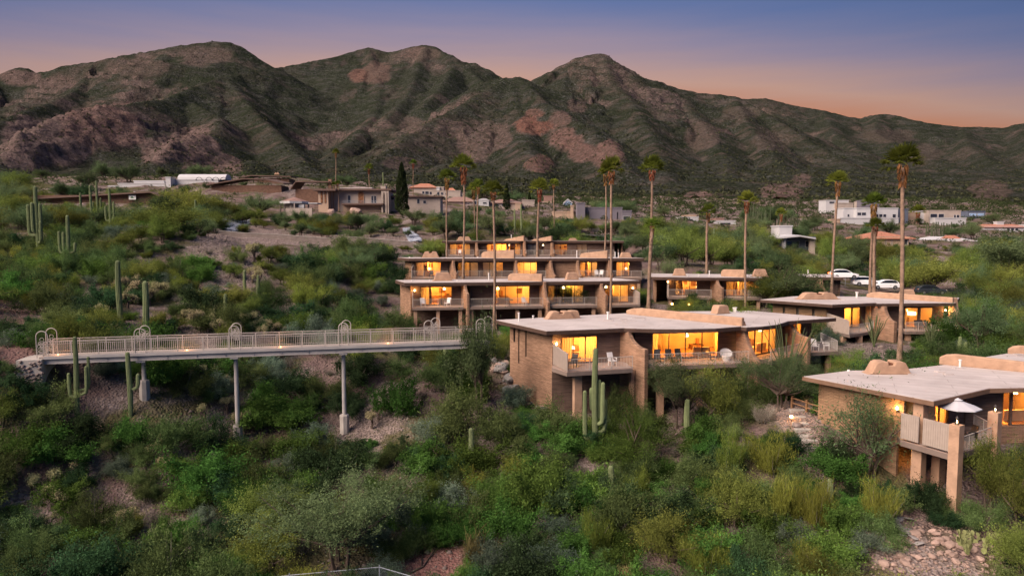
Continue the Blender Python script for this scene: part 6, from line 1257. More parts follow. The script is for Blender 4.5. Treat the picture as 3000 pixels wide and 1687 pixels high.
# --- the ones that stand out in the photograph
for k, px, py, wp, lb, tp in [
    ('mesquite', 1000, 1660, 440, 'very large silvery mesquite spreading above the chain-link fence', 1385),
    ('hackberry', 1870, 1345, 290, 'lush light green spreading shrub at the foot of the tallest saguaro', 1205),
    ('hackberry', 1555, 1485, 190, 'dense deep green bush below the brick house boulders', 1325),
    ('hackberry', 1490, 1588, 175, 'rounded yellow-green bush below the dense deep green one', 1465),
    ('brittlebush', 1470, 1690, 165, 'pale blue-green bush beside the red sandy wash', 1578),
    ('brittlebush', 1625, 1690, 165, 'pale blue-green bush beyond the yellow-green bush at the wash', 1590),
    ('mesquite', 2000, 1255, 225, 'full green tree rising in front of the brick house middle balcony', 1048),
    ('palo_verde', 2085, 1265, 140, 'yellowish drooping tree touching the full green tree by the balcony', 1075),
    ('mesquite', 2285, 1200, 215, 'dark-trunked small tree on the gravel yard beside the brick house', 1030),
    ('jojoba', 2375, 1165, 90, 'low dark bush beside the wooden rail fence', 1105),
    ('airy_mesquite', 2548, 1395, 270, 'airy mesquite with dark forked trunk in front of the tan side wall', 1160),
    ('desert_broom', 2150, 1400, 130, 'plumed broom bush at the edge of the gravel yard', 1252),
    ('desert_broom', 2262, 1400, 150, 'tallest plumed broom bush beside the stone steps', 1258),
    ('desert_broom', 2292, 1540, 150, 'plumed broom bush beside the pale dead stems', 1372),
    ('desert_broom', 2392, 1565, 120, 'plumed broom bush close beside the flagstone path', 1390),
    ('desert_broom', 2345, 1690, 150, 'leaning broom bush below the flagstone steps', 1570),
    ('desert_broom', 2570, 1540, 130, 'yellow broom bush at the foot of the airy mesquite', 1390),
    ('desert_broom', 1870, 1470, 110, 'thin olive broom bush behind the short single saguaro', 1350),
    ('desert_broom', 1760, 1620, 140, 'olive broom bush below the short single saguaro', 1490),
    ('desert_broom', 2070, 1690, 170, 'yellow-green broom bush at the foot of the slope', 1565),
    ('palo_verde', 2895, 1495, 160, 'yellow-green tree half hiding the terrace railing', 1292),
    ('creosote', 2975, 1480, 110, 'green bush beside the clipped oval shrub', 1390),
    ('palo_verde', 2990, 1690, 160, 'bright yellow-green tree beside the prickly pear', 1535),
    ('jojoba', 2692, 1498, 120, 'dark bush beside the tall front pier', 1390),
    ('jojoba', 2770, 1550, 90, 'low dark bush at the foot of the front pier', 1495),
    ('dry_bush', 1990, 1480, 150, 'tangle of pale dead branches among the broom bushes', 1400),
    ('dry_bush', 1730, 1400, 160, 'brown dead brush under the light green shrub', 1340),
    ('dry_bush', 2130, 1600, 140, 'pale grey dead stems below the broom bushes', 1520),
    ('bunch_grass', 1375, 1630, 190, 'large arching grass clump at the edge of the red wash', 1520),
    ('hackberry', 1260, 1580, 130, 'green bush above the bare red wash', 1450),
    ('hackberry', 1120, 1480, 130, 'yellow-green bush behind the large silvery mesquite', 1395),
    ('hackberry', 1250, 1385, 140, 'light green bush by the lower scree', 1275),
    ('hackberry', 1165, 1220, 120, 'bright green bush standing alone between the last bridge pier and the brick house', 1105),
    ('creosote', 1330, 1270, 210, 'broad olive bush on the slope under the bridge end', 1130),
    ('creosote', 1470, 1330, 200, 'broad dull green bush below the boulder pile', 1200),
    ('creosote', 1640, 1285, 170, 'green bush against the base of the brick house', 1180),
    ('creosote', 1800, 1235, 120, 'olive bush below the brick house balcony', 1130),
    ('palo_verde', 2160, 1545, 200, 'rounded yellow-green tree among the broom bushes', 1385),
    ('palo_verde', 1960, 1650, 210, 'rounded dull yellow tree above the rocky wash', 1500),
    ('creosote', 2215, 1690, 190, 'rounded green bush at the foot of the slope', 1560),
    ('hackberry', 395, 1320, 110, 'vivid green bush below the saguaro with one arm', 1205),
    ('hackberry', 540, 1400, 110, 'vivid green bush between the chollas and the middle bridge pier', 1320),
    ('hackberry', 560, 1500, 120, 'vivid green bush above the dry red bank', 1410),
    ('hackberry', 475, 1610, 100, 'small vivid green bush on the dry red bank', 1505),
    ('jojoba', 640, 1330, 140, 'dark bush wrapping the middle bridge pedestal', 1220),
    ('creosote', 290, 1565, 170, 'olive bush beside the short chollas', 1445),
    ('dry_bush', 210, 1680, 210, 'large leafless shrub on the red bank', 1590),
    ('dry_bush', 580, 1610, 170, 'dead purple-grey shrub on the red bank', 1530),
    ('hackberry', 850, 1240, 170, 'green bush close beside the tallest bridge pier', 1165),
    ('hackberry', 770, 1250, 170, 'deep green bush between the two tallest bridge piers', 1150),
    ('hackberry', 880, 1340, 150, 'green bush below the tallest bridge pier', 1255),
    ('jojoba', 850, 1160, 170, 'dark bush in the ravine behind the bridge piers', 1085),
    ('mesquite', 1680, 915, 105, 'light feathery tree before the lit windows of the lower row', 822),
    ('jojoba', 2022, 905, 68, 'round dark bush hiding the balcony of the row behind the brick house', 851),
    ('mesquite', 2285, 890, 205, 'broad mesquite in front of the row behind the brick house', 786),
    ('mesquite', 2870, 1030, 130, 'dark-trunked mesquite at the end of the low tan house', 885),
    ('palo_verde', 2725, 862, 190, 'yellow-green tree behind the dark parked car', 752),
    ('airy_mesquite', 1955, 860, 95, 'grey-green small tree beside the twin palm trunks', 755),
    ('jojoba', 2655, 1085, 110, 'dark bush at the foot of the tall palm', 1020),
    ('clipped_shrub', 2985, 1395, 80, 'clipped dark oval shrub beside the terrace house wall', 1300),
    ('palo_verde', 495, 692, 190, 'broad dark-based tree behind the grassy mound', 594),
    ('palo_verde', 555, 640, 130, 'dense tree on the crest beside the gravel slope', 548),
    ('palo_verde', 50, 572, 110, 'orange-green tree at the end of the long brown house', 502),
    ('mesquite', 877, 676, 44, 'umbrella-shaped small tree below the hexagonal pavilion', 614),
    ('creosote', 1020, 770, 118, 'large olive bush below the concrete retaining wall', 682),
    ('creosote', 912, 800, 88, 'smaller olive bush beside the large one below the retaining wall', 717),
    ('clipped_shrub', 980, 642, 22, 'trimmed round shrub on the villa garden slope', 624),
    ('clipped_shrub', 998, 650, 20, 'trimmed small shrub beside the pale garden boulder', 635),
    ('clipped_shrub', 957, 656, 28, 'trimmed dark shrub at the villa garden corner', 637),
    ('clipped_shrub', 1145, 641, 16, 'trimmed shrub near the villa steps', 629),
    ('jojoba', 1372, 816, 80, 'dense hedge-like bush beside the middle row fin wall', 793),
    ('jojoba', 1640, 815, 36, 'low dark bush before the blank brick bay', 797),
    ('jojoba', 1560, 751, 46, 'dark bush on the terrace of the uppermost row', 727),
    ('jojoba', 1610, 751, 44, 'dark bush beside the palm on the uppermost terrace', 726),
    ('jojoba', 1420, 751, 36, 'bush under the lit windows of the uppermost row', 732),
    ('jojoba', 1772, 812, 44, 'dark bush beside the white chairs of the middle row', 786),
    ('jojoba', 1830, 813, 90, 'dark bush at the far end of the middle row', 780),
    ('desert_broom', 2115, 912, 70, 'spiky yellow-green grass bush near the slim palm', 868)]:
    pplant(k, px, py, wp, lb, tp)
for k, px, D, wp, lb, tp in [('mesquite', 1405, 55.5, 150, 'dense green tree hiding the end of the footbridge', 916), ('creosote', 1300, 58.5, 150, 'olive tree-like bush under the far end of the footbridge', 1020), ('mesquite', 2965, 118, 230, 'large brownish mesquite at the edge of the hillside', 695)]:
    pplant(k, px, 0, wp, lb, tp, D)
# --- the rest of the slope, scattered by zone
def pin(x, y, poly):
    c = False; n = len(poly)
    for i in range(n):
        x0, y0 = poly[i]; x1, y1 = poly[(i+1) % n]
        if (y0 > y) != (y1 > y) and x < (x1-x0)*(y-y0)/(y1-y0+1e-12)+x0: c = not c
    return c
FB = [(p, (min(q[0] for q in p), min(q[1] for q in p), max(q[0] for q in p), max(q[1] for q in p))) for p in FOOT]
def fit(x, y, z_, s, k):
    """largest size up to s that leaves the houses behind in view"""
    hk = 1.75 if k in ('palo_verde', 'mesquite') else 1.35
    for _ in range(4):
        px_, py_ = proj(x, y, z_); hw = s*1.05*2000/y; tp = proj(x, y, z_+s*hk)[1]; bad = False
        for a, b, c, d, D in VIS:
            if D > y and px_+hw > a and px_-hw < b and tp < c+(.95 if D < 127 or D in (133, 84, 90) else .5)*(d-c): bad = True; break
        if not bad: return s
        s *= .72
    return 0
def infoot(x, y):
    return any(b[0] < x < b[2] and b[1] < y < b[3] and pin(x, y, p) for p, b in FB)
def inbare(x, y, grow=()):
    return any(pin(x, y, p) for p in BARE.values())
taken = []
for o_ in bpy.data.objects:
    if o_.type == 'EMPTY' and o_.parent is None and o_.get('category') in [c[1] for c in CATS.values()]: taken.append((o_.location.x, o_.location.y, o_.scale[0]*.9))
BRa, BRb = BA, BB
def near_bridge(x, y):
    f = frame(BRa, BRb); q = np.array((x, y))-f.A; u = q@f.u; n_ = q@f.n
    return -1.5 < u < f.L+1 and -3.0 < n_ < 1.2
zones = [  # name, y range, candidate count, sizes, kinds with weights, words
    ('ravine', 30, 58, -48, 46, 4600, (.9, 2.25), dict(hackberry=5.5, creosote=6, jojoba=3.6, desert_broom=.8, brittlebush=1.1, dry_bush=3.0, bunch_grass=.8, palo_verde=.7)),
    ('slope', 58, 100, -75, 80, 3200, (1.0, 2.4), dict(creosote=7, hackberry=1.4, jojoba=2.2, desert_broom=1.5, brittlebush=1.2, dry_bush=1.4, palo_verde=2.5)),
    ('hillside', 100, 160, -115, 120, 2000, (1.5, 3.2), dict(creosote=4, palo_verde=7, mesquite=4, jojoba=1.5, desert_broom=.5)),
    ('upper', 160, 270, -200, 205, 3000, (2.0, 3.9), dict(palo_verde=5, mesquite=6, creosote=4, jojoba=1.2)),
]
PACK = dict(ravine=.46, slope=.50, hillside=.46, upper=.40)
WORDS = dict(ravine='in the ravine below the footbridge', slope='on the slope above the footbridge', hillside='on the hillside behind the apartment rows', upper='among the far houses below the mountain')
LIM = {'tree': 295, 'mesquite': 295, 'creosote': 290, 'green bush': 210, 'dark bush': 220, 'grey bush': 160, 'broom bush': 170, 'dead bush': 200, 'grass tuft': 80}
for zn, y0, y1, x0, x1, n_, (s0, s1), kinds in zones:
    cell = {}
    for q in taken: cell.setdefault((int(q[0]//6), int(q[1]//6)), []).append(q)
    ks = list(kinds); wt = np.array([kinds[k] for k in ks]); wt = wt/wt.sum(); cnt = 0
    for i in range(n_):
        y = float(rng.uniform(y0, y1)); x = float(rng.uniform(x0, x1))
        if abs(x) > .80*y+2: continue
        k = ks[int(rng.choice(len(ks), p=wt))]; s = float(rng.uniform(s0, s1))*(.8 if k in ('dry_bush', 'bunch_grass', 'brittlebush') else 1)
        if k in ('palo_verde', 'mesquite') and zn in ('ravine',): s *= 1.2
        if infoot(x, y) or near_bridge(x, y) or (84 < y < 127 and -17 < x < 25 and rng.uniform() < .8): continue
        if inbare(x, y):
            if rng.uniform() > (.45 if y > 80 else .10): continue
            s *= .6
        z_ = float(H(x, y)); px_, py_ = proj(x, y, z_); s = fit(x, y, z_, s, k)
        if s < .45: continue
        cx_, cy_ = int(x//6), int(y//6)
        if any((x-a)**2+(y-b)**2 < (PACK[zn]*(s+c))**2 for i_ in (-1, 0, 1) for j_ in (-1, 0, 1) for a, b, c in cell.get((cx_+i_, cy_+j_), ())): continue
        if 1130 < px_ < 1900 and zn == 'slope' and 60 < y < 80 and s > 1.5: s = 1.3       # keep the lower row in view
        if zn == 'hillside' and 1130 < px_ < 1900 and y < 128: s *= .5
        if (2380 < px_ < 2830 and 100 < y < 128): continue                                 # the parking bay
        if COUNT.get(CATS[k][1], 0) >= LIM[CATS[k][1]]: continue
        taken.append((x, y, s)); cell.setdefault((cx_, cy_), []).append((x, y, s)); cnt += 1
        plant(k, x, y, s, KW[k]+' '+WORDS[zn], KW[k]+' '+WORDS[zn], float(rng.uniform(.8, 1.15)))
print('PLANTS', COUNT)
# --- scrub too far off to count, and stones too small to count
def stuff_mesh(name, X, Y, Z, S, m, seed, q=7, flatz=.8, lf=1.0):
    r_ = np.random.default_rng(seed); n = len(X); ci = np.repeat(np.arange(n), q)
    p = np.stack([X, Y, Z], 1)[ci]+rdir(n*q, r_)*(S[ci][:, None]*.55)*np.array((1, 1, flatz)); p[:, 2] += S[ci]*.3
    d = rdir(n*q, r_); V, F_, t_ = leaves(p, d, lf*S[ci]*r_.uniform(.6, 1.3, n*q), lf*S[ci]*r_.uniform(.4, .9, n*q)*(1 if lf == 1 else .5), r_, r_.uniform(.7, 1.3, n)[ci]*r_.uniform(.8, 1.2, n*q))
    o = obj(name, arrmesh(name, V, F_, m, tint=t_)); o['kind'] = 'stuff'; return o
n_ = 9000; y = 150+(478-150)*rng.uniform(0, 1, n_)**.6; x = rng.uniform(-.82, .82, n_)*y
ok = np.array([not infoot(a, b) for a, b in zip(x, y)]); x, y = x[ok], y[ok]
stuff_mesh('far_scrub', x, y, H(x, y), rng.uniform(.7, 2.3, len(x))*np.clip(y/260, .7, 1.3), 'leaf_far', 5, 34, .7, .42)
n_ = 5500; y = rng.uniform(28, 120, n_); x = rng.uniform(-.8, .8, n_)*y; dn = fbm(x, y, 5, 4, 330)
ok = (dn > rng.uniform(.3, .62, n_)) & np.array([not infoot(a, b) and not (pin(a, b, BARE['wash']) or pin(a, b, BARE['yard']) or pin(a, b, BARE['stones']) or pin(a, b, BARE['terrace'])) for a, b in zip(x, y)]); x, y = x[ok], y[ok]; hf = rng.uniform(size=len(x)) < .4
stuff_mesh('low_scrub', x[hf], y[hf], H(x[hf], y[hf])-.08, rng.uniform(.22, .5, hf.sum()), 'leaf_olive', 15, 34, .8, .3)
stuff_mesh('dry_weeds', x[~hf], y[~hf], H(x[~hf], y[~hf])-.08, rng.uniform(.2, .42, (~hf).sum()), 'leaf_dry', 16, 26, .9, .25)
n_ = 19000; y = 465*np.exp(rng.uniform(0, 1, n_)**1.15*math.log(2300/465)); x = rng.uniform(-.85, .85, n_)*y
dn = fbm(x, y, 90, 4, 130); ok = dn > rng.uniform(.28, .62, n_); x, y = x[ok], y[ok]
stuff_mesh('mountain_scrub', x, y, HM(x, y), rng.uniform(1.0, 2.6, len(x))*(.8+y/2600), 'scrub_far', 6, 5, .7)
def stones_mesh(name, X, Y, Z, S, m, seed):
    r_ = np.random.default_rng(seed); n = len(X)
    base = np.array([(1, 0, 0), (-.9, .1, 0), (0, 1, .1), (.1, -1, 0), (.1, 0, .8), (0, .1, -.7)]); fc = np.array([(0, 2, 4), (2, 1, 4), (1, 3, 4), (3, 0, 4), (2, 0, 5), (1, 2, 5), (3, 1, 5), (0, 3, 5)])
    jit = 1+r_.uniform(-.35, .35, (n, 6, 1)); a = r_.uniform(0, 6.28, n); cs, sn = np.cos(a), np.sin(a)
    v = base[None]*jit*S[:, None, None]*np.stack([r_.uniform(.8, 1.4, n), r_.uniform(.8, 1.3, n), r_.uniform(.5, 1, n)], 1)[:, None]
    vx = v[..., 0]*cs[:, None]-v[..., 1]*sn[:, None]; vy = v[..., 0]*sn[:, None]+v[..., 1]*cs[:, None]
    V = np.stack([vx+X[:, None], vy+Y[:, None], v[..., 2]+Z[:, None]], -1).reshape(-1, 3)
    F_ = (fc[None]+6*np.arange(n)[:, None, None]).reshape(-1, 3)
    o = obj(name, arrmesh(name, V, F_, m)); o['kind'] = 'stuff'; return o
n_ = 12000; y = rng.uniform(30, 110, n_); x = rng.uniform(-.8, .8, n_)*y; dn = fbm(x, y, 7, 4, 200); ok = dn > rng.uniform(.38, .7, n_); x, y = x[ok], y[ok]
stones_mesh('loose_stones', x, y, H(x, y), rng.uniform(.04, .13, len(x))*rng.choice([1, 1, 1, 1.8], len(x)), 'rock', 8)
for nm, num, sz, m in (('scree', 3200, (.06, .2), 'rock'), ('yard', 3000, (.05, .11), 'rock_pink'), ('stones', 500, (.05, .14), 'rock_pink'), ('terrace', 1300, (.05, .13), 'rock'), ('gully', 1500, (.05, .16), 'rock'), ('wash', 160, (.03, .07), 'rock_pink'), ('bank', 1800, (.08, .25), 'rock')):
    P = np.array(BARE[nm]); lo, hi = P.min(0), P.max(0); x = rng.uniform(lo[0], hi[0], num*3); y = rng.uniform(lo[1], hi[1], num*3); i = inpoly(x, y, BARE[nm]); x, y = x[i][:num], y[i][:num]
    stones_mesh('gravel', x, y, H(x, y), rng.uniform(*sz, len(x)), m, 9)
# ================================================================== cacti
def ribbed(mb, pts, rad, k=13):
    """ribbed stem with a rounded tip"""
    pts = [np.asarray(p, float) for p in pts]; P = []; Rd = []
    for p, r_ in zip(pts, rad): P.append(p); Rd.append(r_)
    d = P[-1]-P[-2]; d /= np.linalg.norm(d); e = P[-1]
    for f in (.45, .75, .93, 1.0): P.append(e+d*rad[-1]*f); Rd.append(rad[-1]*math.sqrt(max(0.001, 1-f*f)))
    o = len(mb.v); n = len(P); kk = k*2
    for i, p in enumerate(P):
        dd = P[min(i+1, n-1)]-P[max(i-1, 0)]; dd /= np.linalg.norm(dd)+1e-9
        a = np.cross(dd, (0.0, 1.0, .05)); a /= np.linalg.norm(a); b = np.cross(dd, a)
        for j in range(kk):
            t_ = 2*math.pi*j/kk; rr_ = Rd[i]*(1.0 if j % 2 == 0 else .84); mb.v.append(tuple(p+rr_*(a*math.cos(t_)+b*math.sin(t_))))
    for i in range(n-1):
        for j in range(kk): q = o+i*kk+j; r2 = o+i*kk+(j+1) % kk; mb.f.append((q, r2, r2+kk, q+kk))
    return mb
def saguaro(px, D, top_py, label, arms=(), r0=.2, foot_py=None, group=None):
    """arms: (height fraction, side angle, out, up, radius)"""
    g = at(px, D) if foot_py is None else ground_at(px, foot_py); ztop = W(px, top_py, g[1])[2]; h = ztop-g[2]
    t = thing('saguaro_cactus', label, 'saguaro', tuple(g), group)
    q = [(g[0]+.04*math.sin(f*5+px), g[1], g[2]-.3+(h+.3-r0)*f) for f in np.linspace(0, 1, 7)]
    ribbed(MB(), q, [r0*.8, r0*.95, r0*1.05, r0*1.1, r0*1.05, r0, r0*.9]).build('trunk', 'saguaro', t, True) if False else None
    m = ribbed(MB(), q, [r0*.8, r0*.95, r0*1.05, r0*1.1, r0*1.05, r0, r0*.9]); m.build('trunk', 'saguaro', t)
    for (f, an, ou, up, ra) in arms:
        b = np.array((g[0], g[1], g[2]+h*f)); d = np.array((math.cos(an), math.sin(an), 0)); ra = ra*r0
        pts = [b, b+d*ou*.55+np.array((0, 0, -.02)), b+d*ou*.9+np.array((0, 0, .12)), b+d*ou+np.array((0, 0, .4)), b+d*ou*1.02+np.array((0, 0, .4+(up-.4)*.5)), b+d*ou*1.03+np.array((0, 0, up))]
        m = ribbed(MB(), pts, [ra*.7, ra*.85, ra*.95, ra, ra*1.02, ra*.9], 11); m.build('arm', 'saguaro', t)
    return t
E, Wd = 0.0, math.pi
saguaro(1742, 49, 1018, 'tallest many-armed saguaro standing before the brick house balcony', [(.16, Wd+.2, .75, 3.4, .8), (.12, Wd-.5, .72, .9, .62), (.42, Wd-.4, .28, 1.5, .72), (.34, E+.5, .34, 2.7, .8), (.30, E-.3, .55, 2.9, .8), (.22, E+.1, .72, 1.0, .62), (.18, E+.5, .95, 2.5, .5)], .205, 1335)
saguaro(2012, 50, 1167, 'single unbranched saguaro beside the full green tree and light green shrub', (), .21, 1290)
saguaro(1789, 43, 1362, 'single unbranched saguaro rising from the broom bushes below the light shrub', (), .2, 1490)
saguaro(1380, 51, 1252, 'single unbranched saguaro on the slope beneath the brick house boulders', (), .19, 1385)
saguaro(1475, 42, 1495, 'short saguaro tip poking out of the yellow-green bush', (), .16, 1560)
saguaro(1307, 60, 1003, 'grey saguaro in front of the bridge beam near its far end', (), .2)
saguaro(230, 44, 985, 'slim saguaro with four arms in front of the near bridge end', [(.35, E, .7, 1.9, .75), (.32, Wd, .5, 1.6, .75), (.4, E+.4, .75, 2.2, .7)], .155, 1255)
saguaro(383, 45, 1030, 'saguaro with a single raised arm before the first bridge pier', [(.42, E+.1, .6, 1.0, .85)], .165, 1225)
saguaro(353, 62, 762, 'tall bare-sided saguaro behind the bridge between the first arches', (), .23)
saguaro(431, 60, 822, 'yellowish saguaro behind the first pair of bridge arches', (), .25)
saguaro(332, 58, 948, 'short saguaro close behind the bridge railing', (), .15)
saguaro(662, 66, 860, 'thin saguaro on the slope between the first and second bridge arches', (), .15)
saguaro(718, 80, 790, 'thin saguaro at the foot of the scree slope', (), .17); saguaro(757, 76, 805, 'thin saguaro between the scree slope and the apartment rows', (), .16)
saguaro(113, 92, 545, 'tall saguaro with a cluster of heavy upright arms below the long brown house', [(.3, Wd, 1.05, 3.9, .95), (.34, Wd+.6, .45, 3.8, .95), (.36, E, .5, 3.5, .9), (.2, E-.4, .7, 2.6, .9)], .24)
saguaro(204, 80, 630, 'saguaro with raised curved arms beside the heavy-armed one', [(.35, Wd, 1.0, 2.4, .85), (.38, Wd+.4, .45, 2.1, .85), (.36, E, .75, 1.0, .8)], .2)
for i, (px, D, ty, lb) in enumerate([(269, 118, 543, 'slender saguaro rising above the long brown roof'), (288, 120, 530, 'saguaro with pale tip beside the one above the brown roof'), (239, 125, 565, 'short saguaro before the low end of the long brown roof'), (325, 110, 550, 'saguaro with several arms in front of the white sign board'),
        (487, 150, 552, 'thin saguaro between the long brown house and the trees'), (574, 140, 585, 'thin dead-looking saguaro near the white rock chute'), (588, 155, 553, 'saguaro between the trees below the white vaulted house'), (1123, 215, 505, 'saguaro against the mountain behind the villa chimney'), (1527, 145, 600, 'straight pale saguaro behind the uppermost row'), (1508, 150, 612, 'shorter pale saguaro beside the straight one behind the uppermost row'), (1700, 160, 665, 'small saguaro among the trees below the grey modern house'), (2090, 140, 670, 'thin saguaro among trees near the blue house'), (1640, 150, 655, 'small saguaro behind the uppermost row')]):
    saguaro(px, D, ty, lb, [(.3, Wd, .7, 2.2, .8), (.34, E, .6, 2.6, .8)] if i in (1, 3, 4) else (), .19)
# cholla: dark trunk, pale tufted joints
def cholla_mesh(seed):
    r_ = np.random.default_rng(seed); mb = MB(); tips = []
    def grow(p, d, l, r0, lev):
        e = p+d*l; mb.tube([p, e], [r0, r0*.8], 5)
        if lev == 0: tips.append(e); return
        for _ in range(int(r_.integers(2, 4))):
            nd_ = d*.7+rdir(1, r_)[0]*.8+np.array((0, 0, .25)); nd_ /= np.linalg.norm(nd_); grow(e, nd_, l*r_.uniform(.5, .8), r0*.72, lev-1)
    grow(np.array((0, 0, -.1)), np.array((.05, 0, 1.0)), .55, .09, 3)
    tips = np.array(tips); k = 75; ci = np.repeat(np.arange(len(tips)), k); p = tips[ci]+r_.normal(size=(len(ci), 3))*.09; d = rdir(len(ci), r_)
    V, F_, t_ = leaves(p, d, .1, .035, r_); return mb.mesh('trunk', 'bark'), arrmesh('joints', V, F_, 'cholla_tip', tint=t_)
CH = [cholla_mesh(s) for s in range(4)]
CHP = [(365, 870, 48), (395, 850, 40), (410, 890, 52), (440, 895, 46), (465, 880, 44), (375, 905, 42), (300, 950, 46), (330, 985, 44), (345, 1000, 40), (420, 1010, 40), (560, 905, 38), (540, 950, 40), (575, 965, 46), (630, 960, 44), (640, 990, 40), (680, 985, 42), (735, 970, 46), (760, 985, 44), (770, 1005, 40), (790, 980, 38), (745, 775, 50), (740, 830, 44), (760, 840, 40), (470, 1085, 60), (480, 1110, 54), (415, 1085, 40), (440, 1130, 46), (555, 1130, 40), (580, 1120, 40), (640, 1110, 38), (670, 1150, 40),
       (150, 1450, 60), (95, 1455, 50), (165, 1490, 62), (228, 1400, 46), (360, 1560, 62), (318, 1560, 40), (485, 1350, 60), (460, 1360, 50), (480, 1390, 44), (715, 1270, 52), (150, 1560, 40), (50, 1420, 44), (600, 1230, 40), (1090, 1260, 44), (1110, 1235, 40), (815, 990, 34), (855, 990, 34), (665, 1215, 40), (590, 1310, 36)]
for i, (px, py, wpx) in enumerate(CHP):
    g = ground_at(px, py); s = 1.35*wpx/2/2000*g[1]/.75; t = thing('cholla_cactus', 'dark-stemmed cholla with pale yellow joints on the slope '+('below' if py > 1060 else 'above')+' the footbridge', 'cholla', tuple(g), 'chollas '+('below' if py > 1060 else 'above')+' the footbridge', i*1.3); t.scale = (s, s, s*1.05)
    obj('trunk', CH[i % 4][0], t); obj('joints', CH[i % 4][1], t)
# ocotillo: long wands
def ocotillo(px, D, top_py, label, n=18, spread=.35, base_z=None):
    g = at(px, D); h = W(px, top_py, D)[2]-g[2]; t = thing('ocotillo', label, 'ocotillo', tuple(g)); r_ = np.random.default_rng(int(px))
    for i in range(n):
        a = 6.28*i/n+r_.uniform(-.3, .3); sp = spread*r_.uniform(.4, 1.1)*h; hh = h*r_.uniform(.72, 1.02)
        P = [np.array((g[0]+math.cos(a)*sp*f**1.3, g[1]+math.sin(a)*sp*f**1.3, g[2]-.1+hh*f))+r_.normal(size=3)*.03*f for f in np.linspace(0, 1, 7)]
        MB().tube(P, [.045, .042, .04, .038, .034, .03, .015], 5).build('wand', 'ocotillo_stem', t)
        # short leaves along the wand
    return t
mat('ocotillo_stem', (.085, .105, .045), .9, .3, 10, objvar=.2)
ocotillo(2560, 70, 912, 'tall ocotillo with many green wands between the house fins', 24, .34); ocotillo(2725, 68, 945, 'dense ocotillo in front of the lit windows of the low tan house', 30, .2); ocotillo(2808, 70, 955, 'upright ocotillo at the end of the low tan house', 20, .2)
ocotillo(2305, 57.5, 935, 'dark many-stemmed ocotillo leaning across the lit bay of the brick house', 20, .42)
ocotillo(2945, 42, 1258, 'short organ-pipe-like cactus clump in front of the terrace rail', 7, .25)
for px, D, ty, lb in ((2810, 66, 985, 'short saguaro pair member beside the upright ocotillo'), (2828, 66, 1000, 'stubby saguaro beside the boulders of the low tan house')): saguaro(px, D, ty, lb, (), .16)
saguaro(2430, 41.5, 1400, 'small barrel-like saguaro among the broom bushes near the steps', (), .17)
# prickly pear
def prickly(px, py, wpx, label, seed):
    g = ground_at(px, py); s = wpx/2/2000*g[1]; t = thing('prickly_pear', label, 'prickly pear', tuple(g)); r_ = np.random.default_rng(seed)
    def pad(c, d, n_, sz, lev):
        mb = MB(); n_ = n_/np.linalg.norm(n_); sd = np.cross(d, n_); k = 12; V = []
        for o_ in (-.05, .05):
            for j in range(k): a = 2*math.pi*j/k; V.append(c+d*sz*(.5+.5*math.sin(a))+sd*sz*.42*math.cos(a)*(1+.15*math.sin(a))+n_*o_*sz)
        mb.add(V, [tuple(range(k)), tuple(range(k, 2*k))[::-1]]+[(j, j+k, (j+1) % k+k, (j+1) % k) for j in range(k)])
        mb.build('pad', 'prickly_pad', t, fixn=True)
        if lev:
            for _ in range(int(r_.integers(1, 4))):
                a = r_.uniform(.5, 2.6); e = c+d*sz*(.5+.5*math.sin(a))+sd*sz*.42*math.cos(a); dd = d*.8+sd*.7*math.cos(a)+rdir(1, r_)[0]*.3+np.array((0, 0, .2)); dd /= np.linalg.norm(dd)
                pad(e-dd*.02, dd, n_+rdir(1, r_)[0]*.7, sz*r_.uniform(.8, 1), lev-1)
    for i in range(13):
        c = np.array(g)+np.array((r_.uniform(-.8, .8)*s, r_.uniform(-.4, .4)*s, -.05)); d = np.array((r_.uniform(-.4, .4), r_.uniform(-.3, .3), 1)); d /= np.linalg.norm(d); pad(c, d, np.array((r_.uniform(-.8, .8), -1, .1)), .34, 2)
mat('prickly_pad', (.19, .20, .085), .8, .2, 6, objvar=.2)
prickly(2880, 1610, 200, 'clump of prickly pear pads on the rocky bank beside the tall pier', 3)
# ================================================================== palms
def frond_mesh(name, seed, n=32, R0=1.45):
    """fan palm crown: long stalks rising in a bowl, each with a pleated fan whose tips droop"""
    r_ = np.random.default_rng(seed); V = []; Fc = []; T = []
    for i in range(n):
        az = 2.4*i+r_.uniform(-.3, .3); el_ = .12+1.3*(i/n)**.9+r_.uniform(-.12, .12); d = np.array((math.cos(az)*math.cos(el_), math.sin(az)*math.cos(el_), math.sin(el_))); p = d*R0*r_.uniform(.5, .68)
        sd = np.cross(d, (0, 0, 1)); sd /= np.linalg.norm(sd)+1e-6; up = np.cross(sd, d); tn = r_.uniform(.65, 1.4); ln = R0*r_.uniform(.46, .66)
        o = len(V); V += [tuple(p*.05-up*.014), tuple(p+sd*.018), tuple(p-sd*.018)]; T += [tn]*3; Fc.append((o, o+1, o+2, o+2))
        k = 17
        for j in range(k):
            a = (j/(k-1)-.5)*2.3; dd = d*math.cos(a)+sd*math.sin(a)-up*.15*abs(a); l = ln*(.7+.3*math.cos(a))*r_.uniform(.85, 1.1); fold = up*(.04 if j % 2 else -.02)
            m_ = p+dd*l*.55+fold; e = p+dd*l+np.array((0, 0, -.22*l))*r_.uniform(.2, 1.6)*(1.25-d[2]); w_ = np.cross(dd, up)*.048
            o = len(V); V += [tuple(p), tuple(m_+w_), tuple(e), tuple(m_-w_)]; T += [tn*r_.uniform(.8, 1.2)]*4; Fc.append((o, o+1, o+2, o+3))
    Fa = np.array(Fc); return arrmesh(name, np.array(V), Fa, 'leaf_palm', tint=T)
PF = [frond_mesh('fronds', s) for s in range(3)]
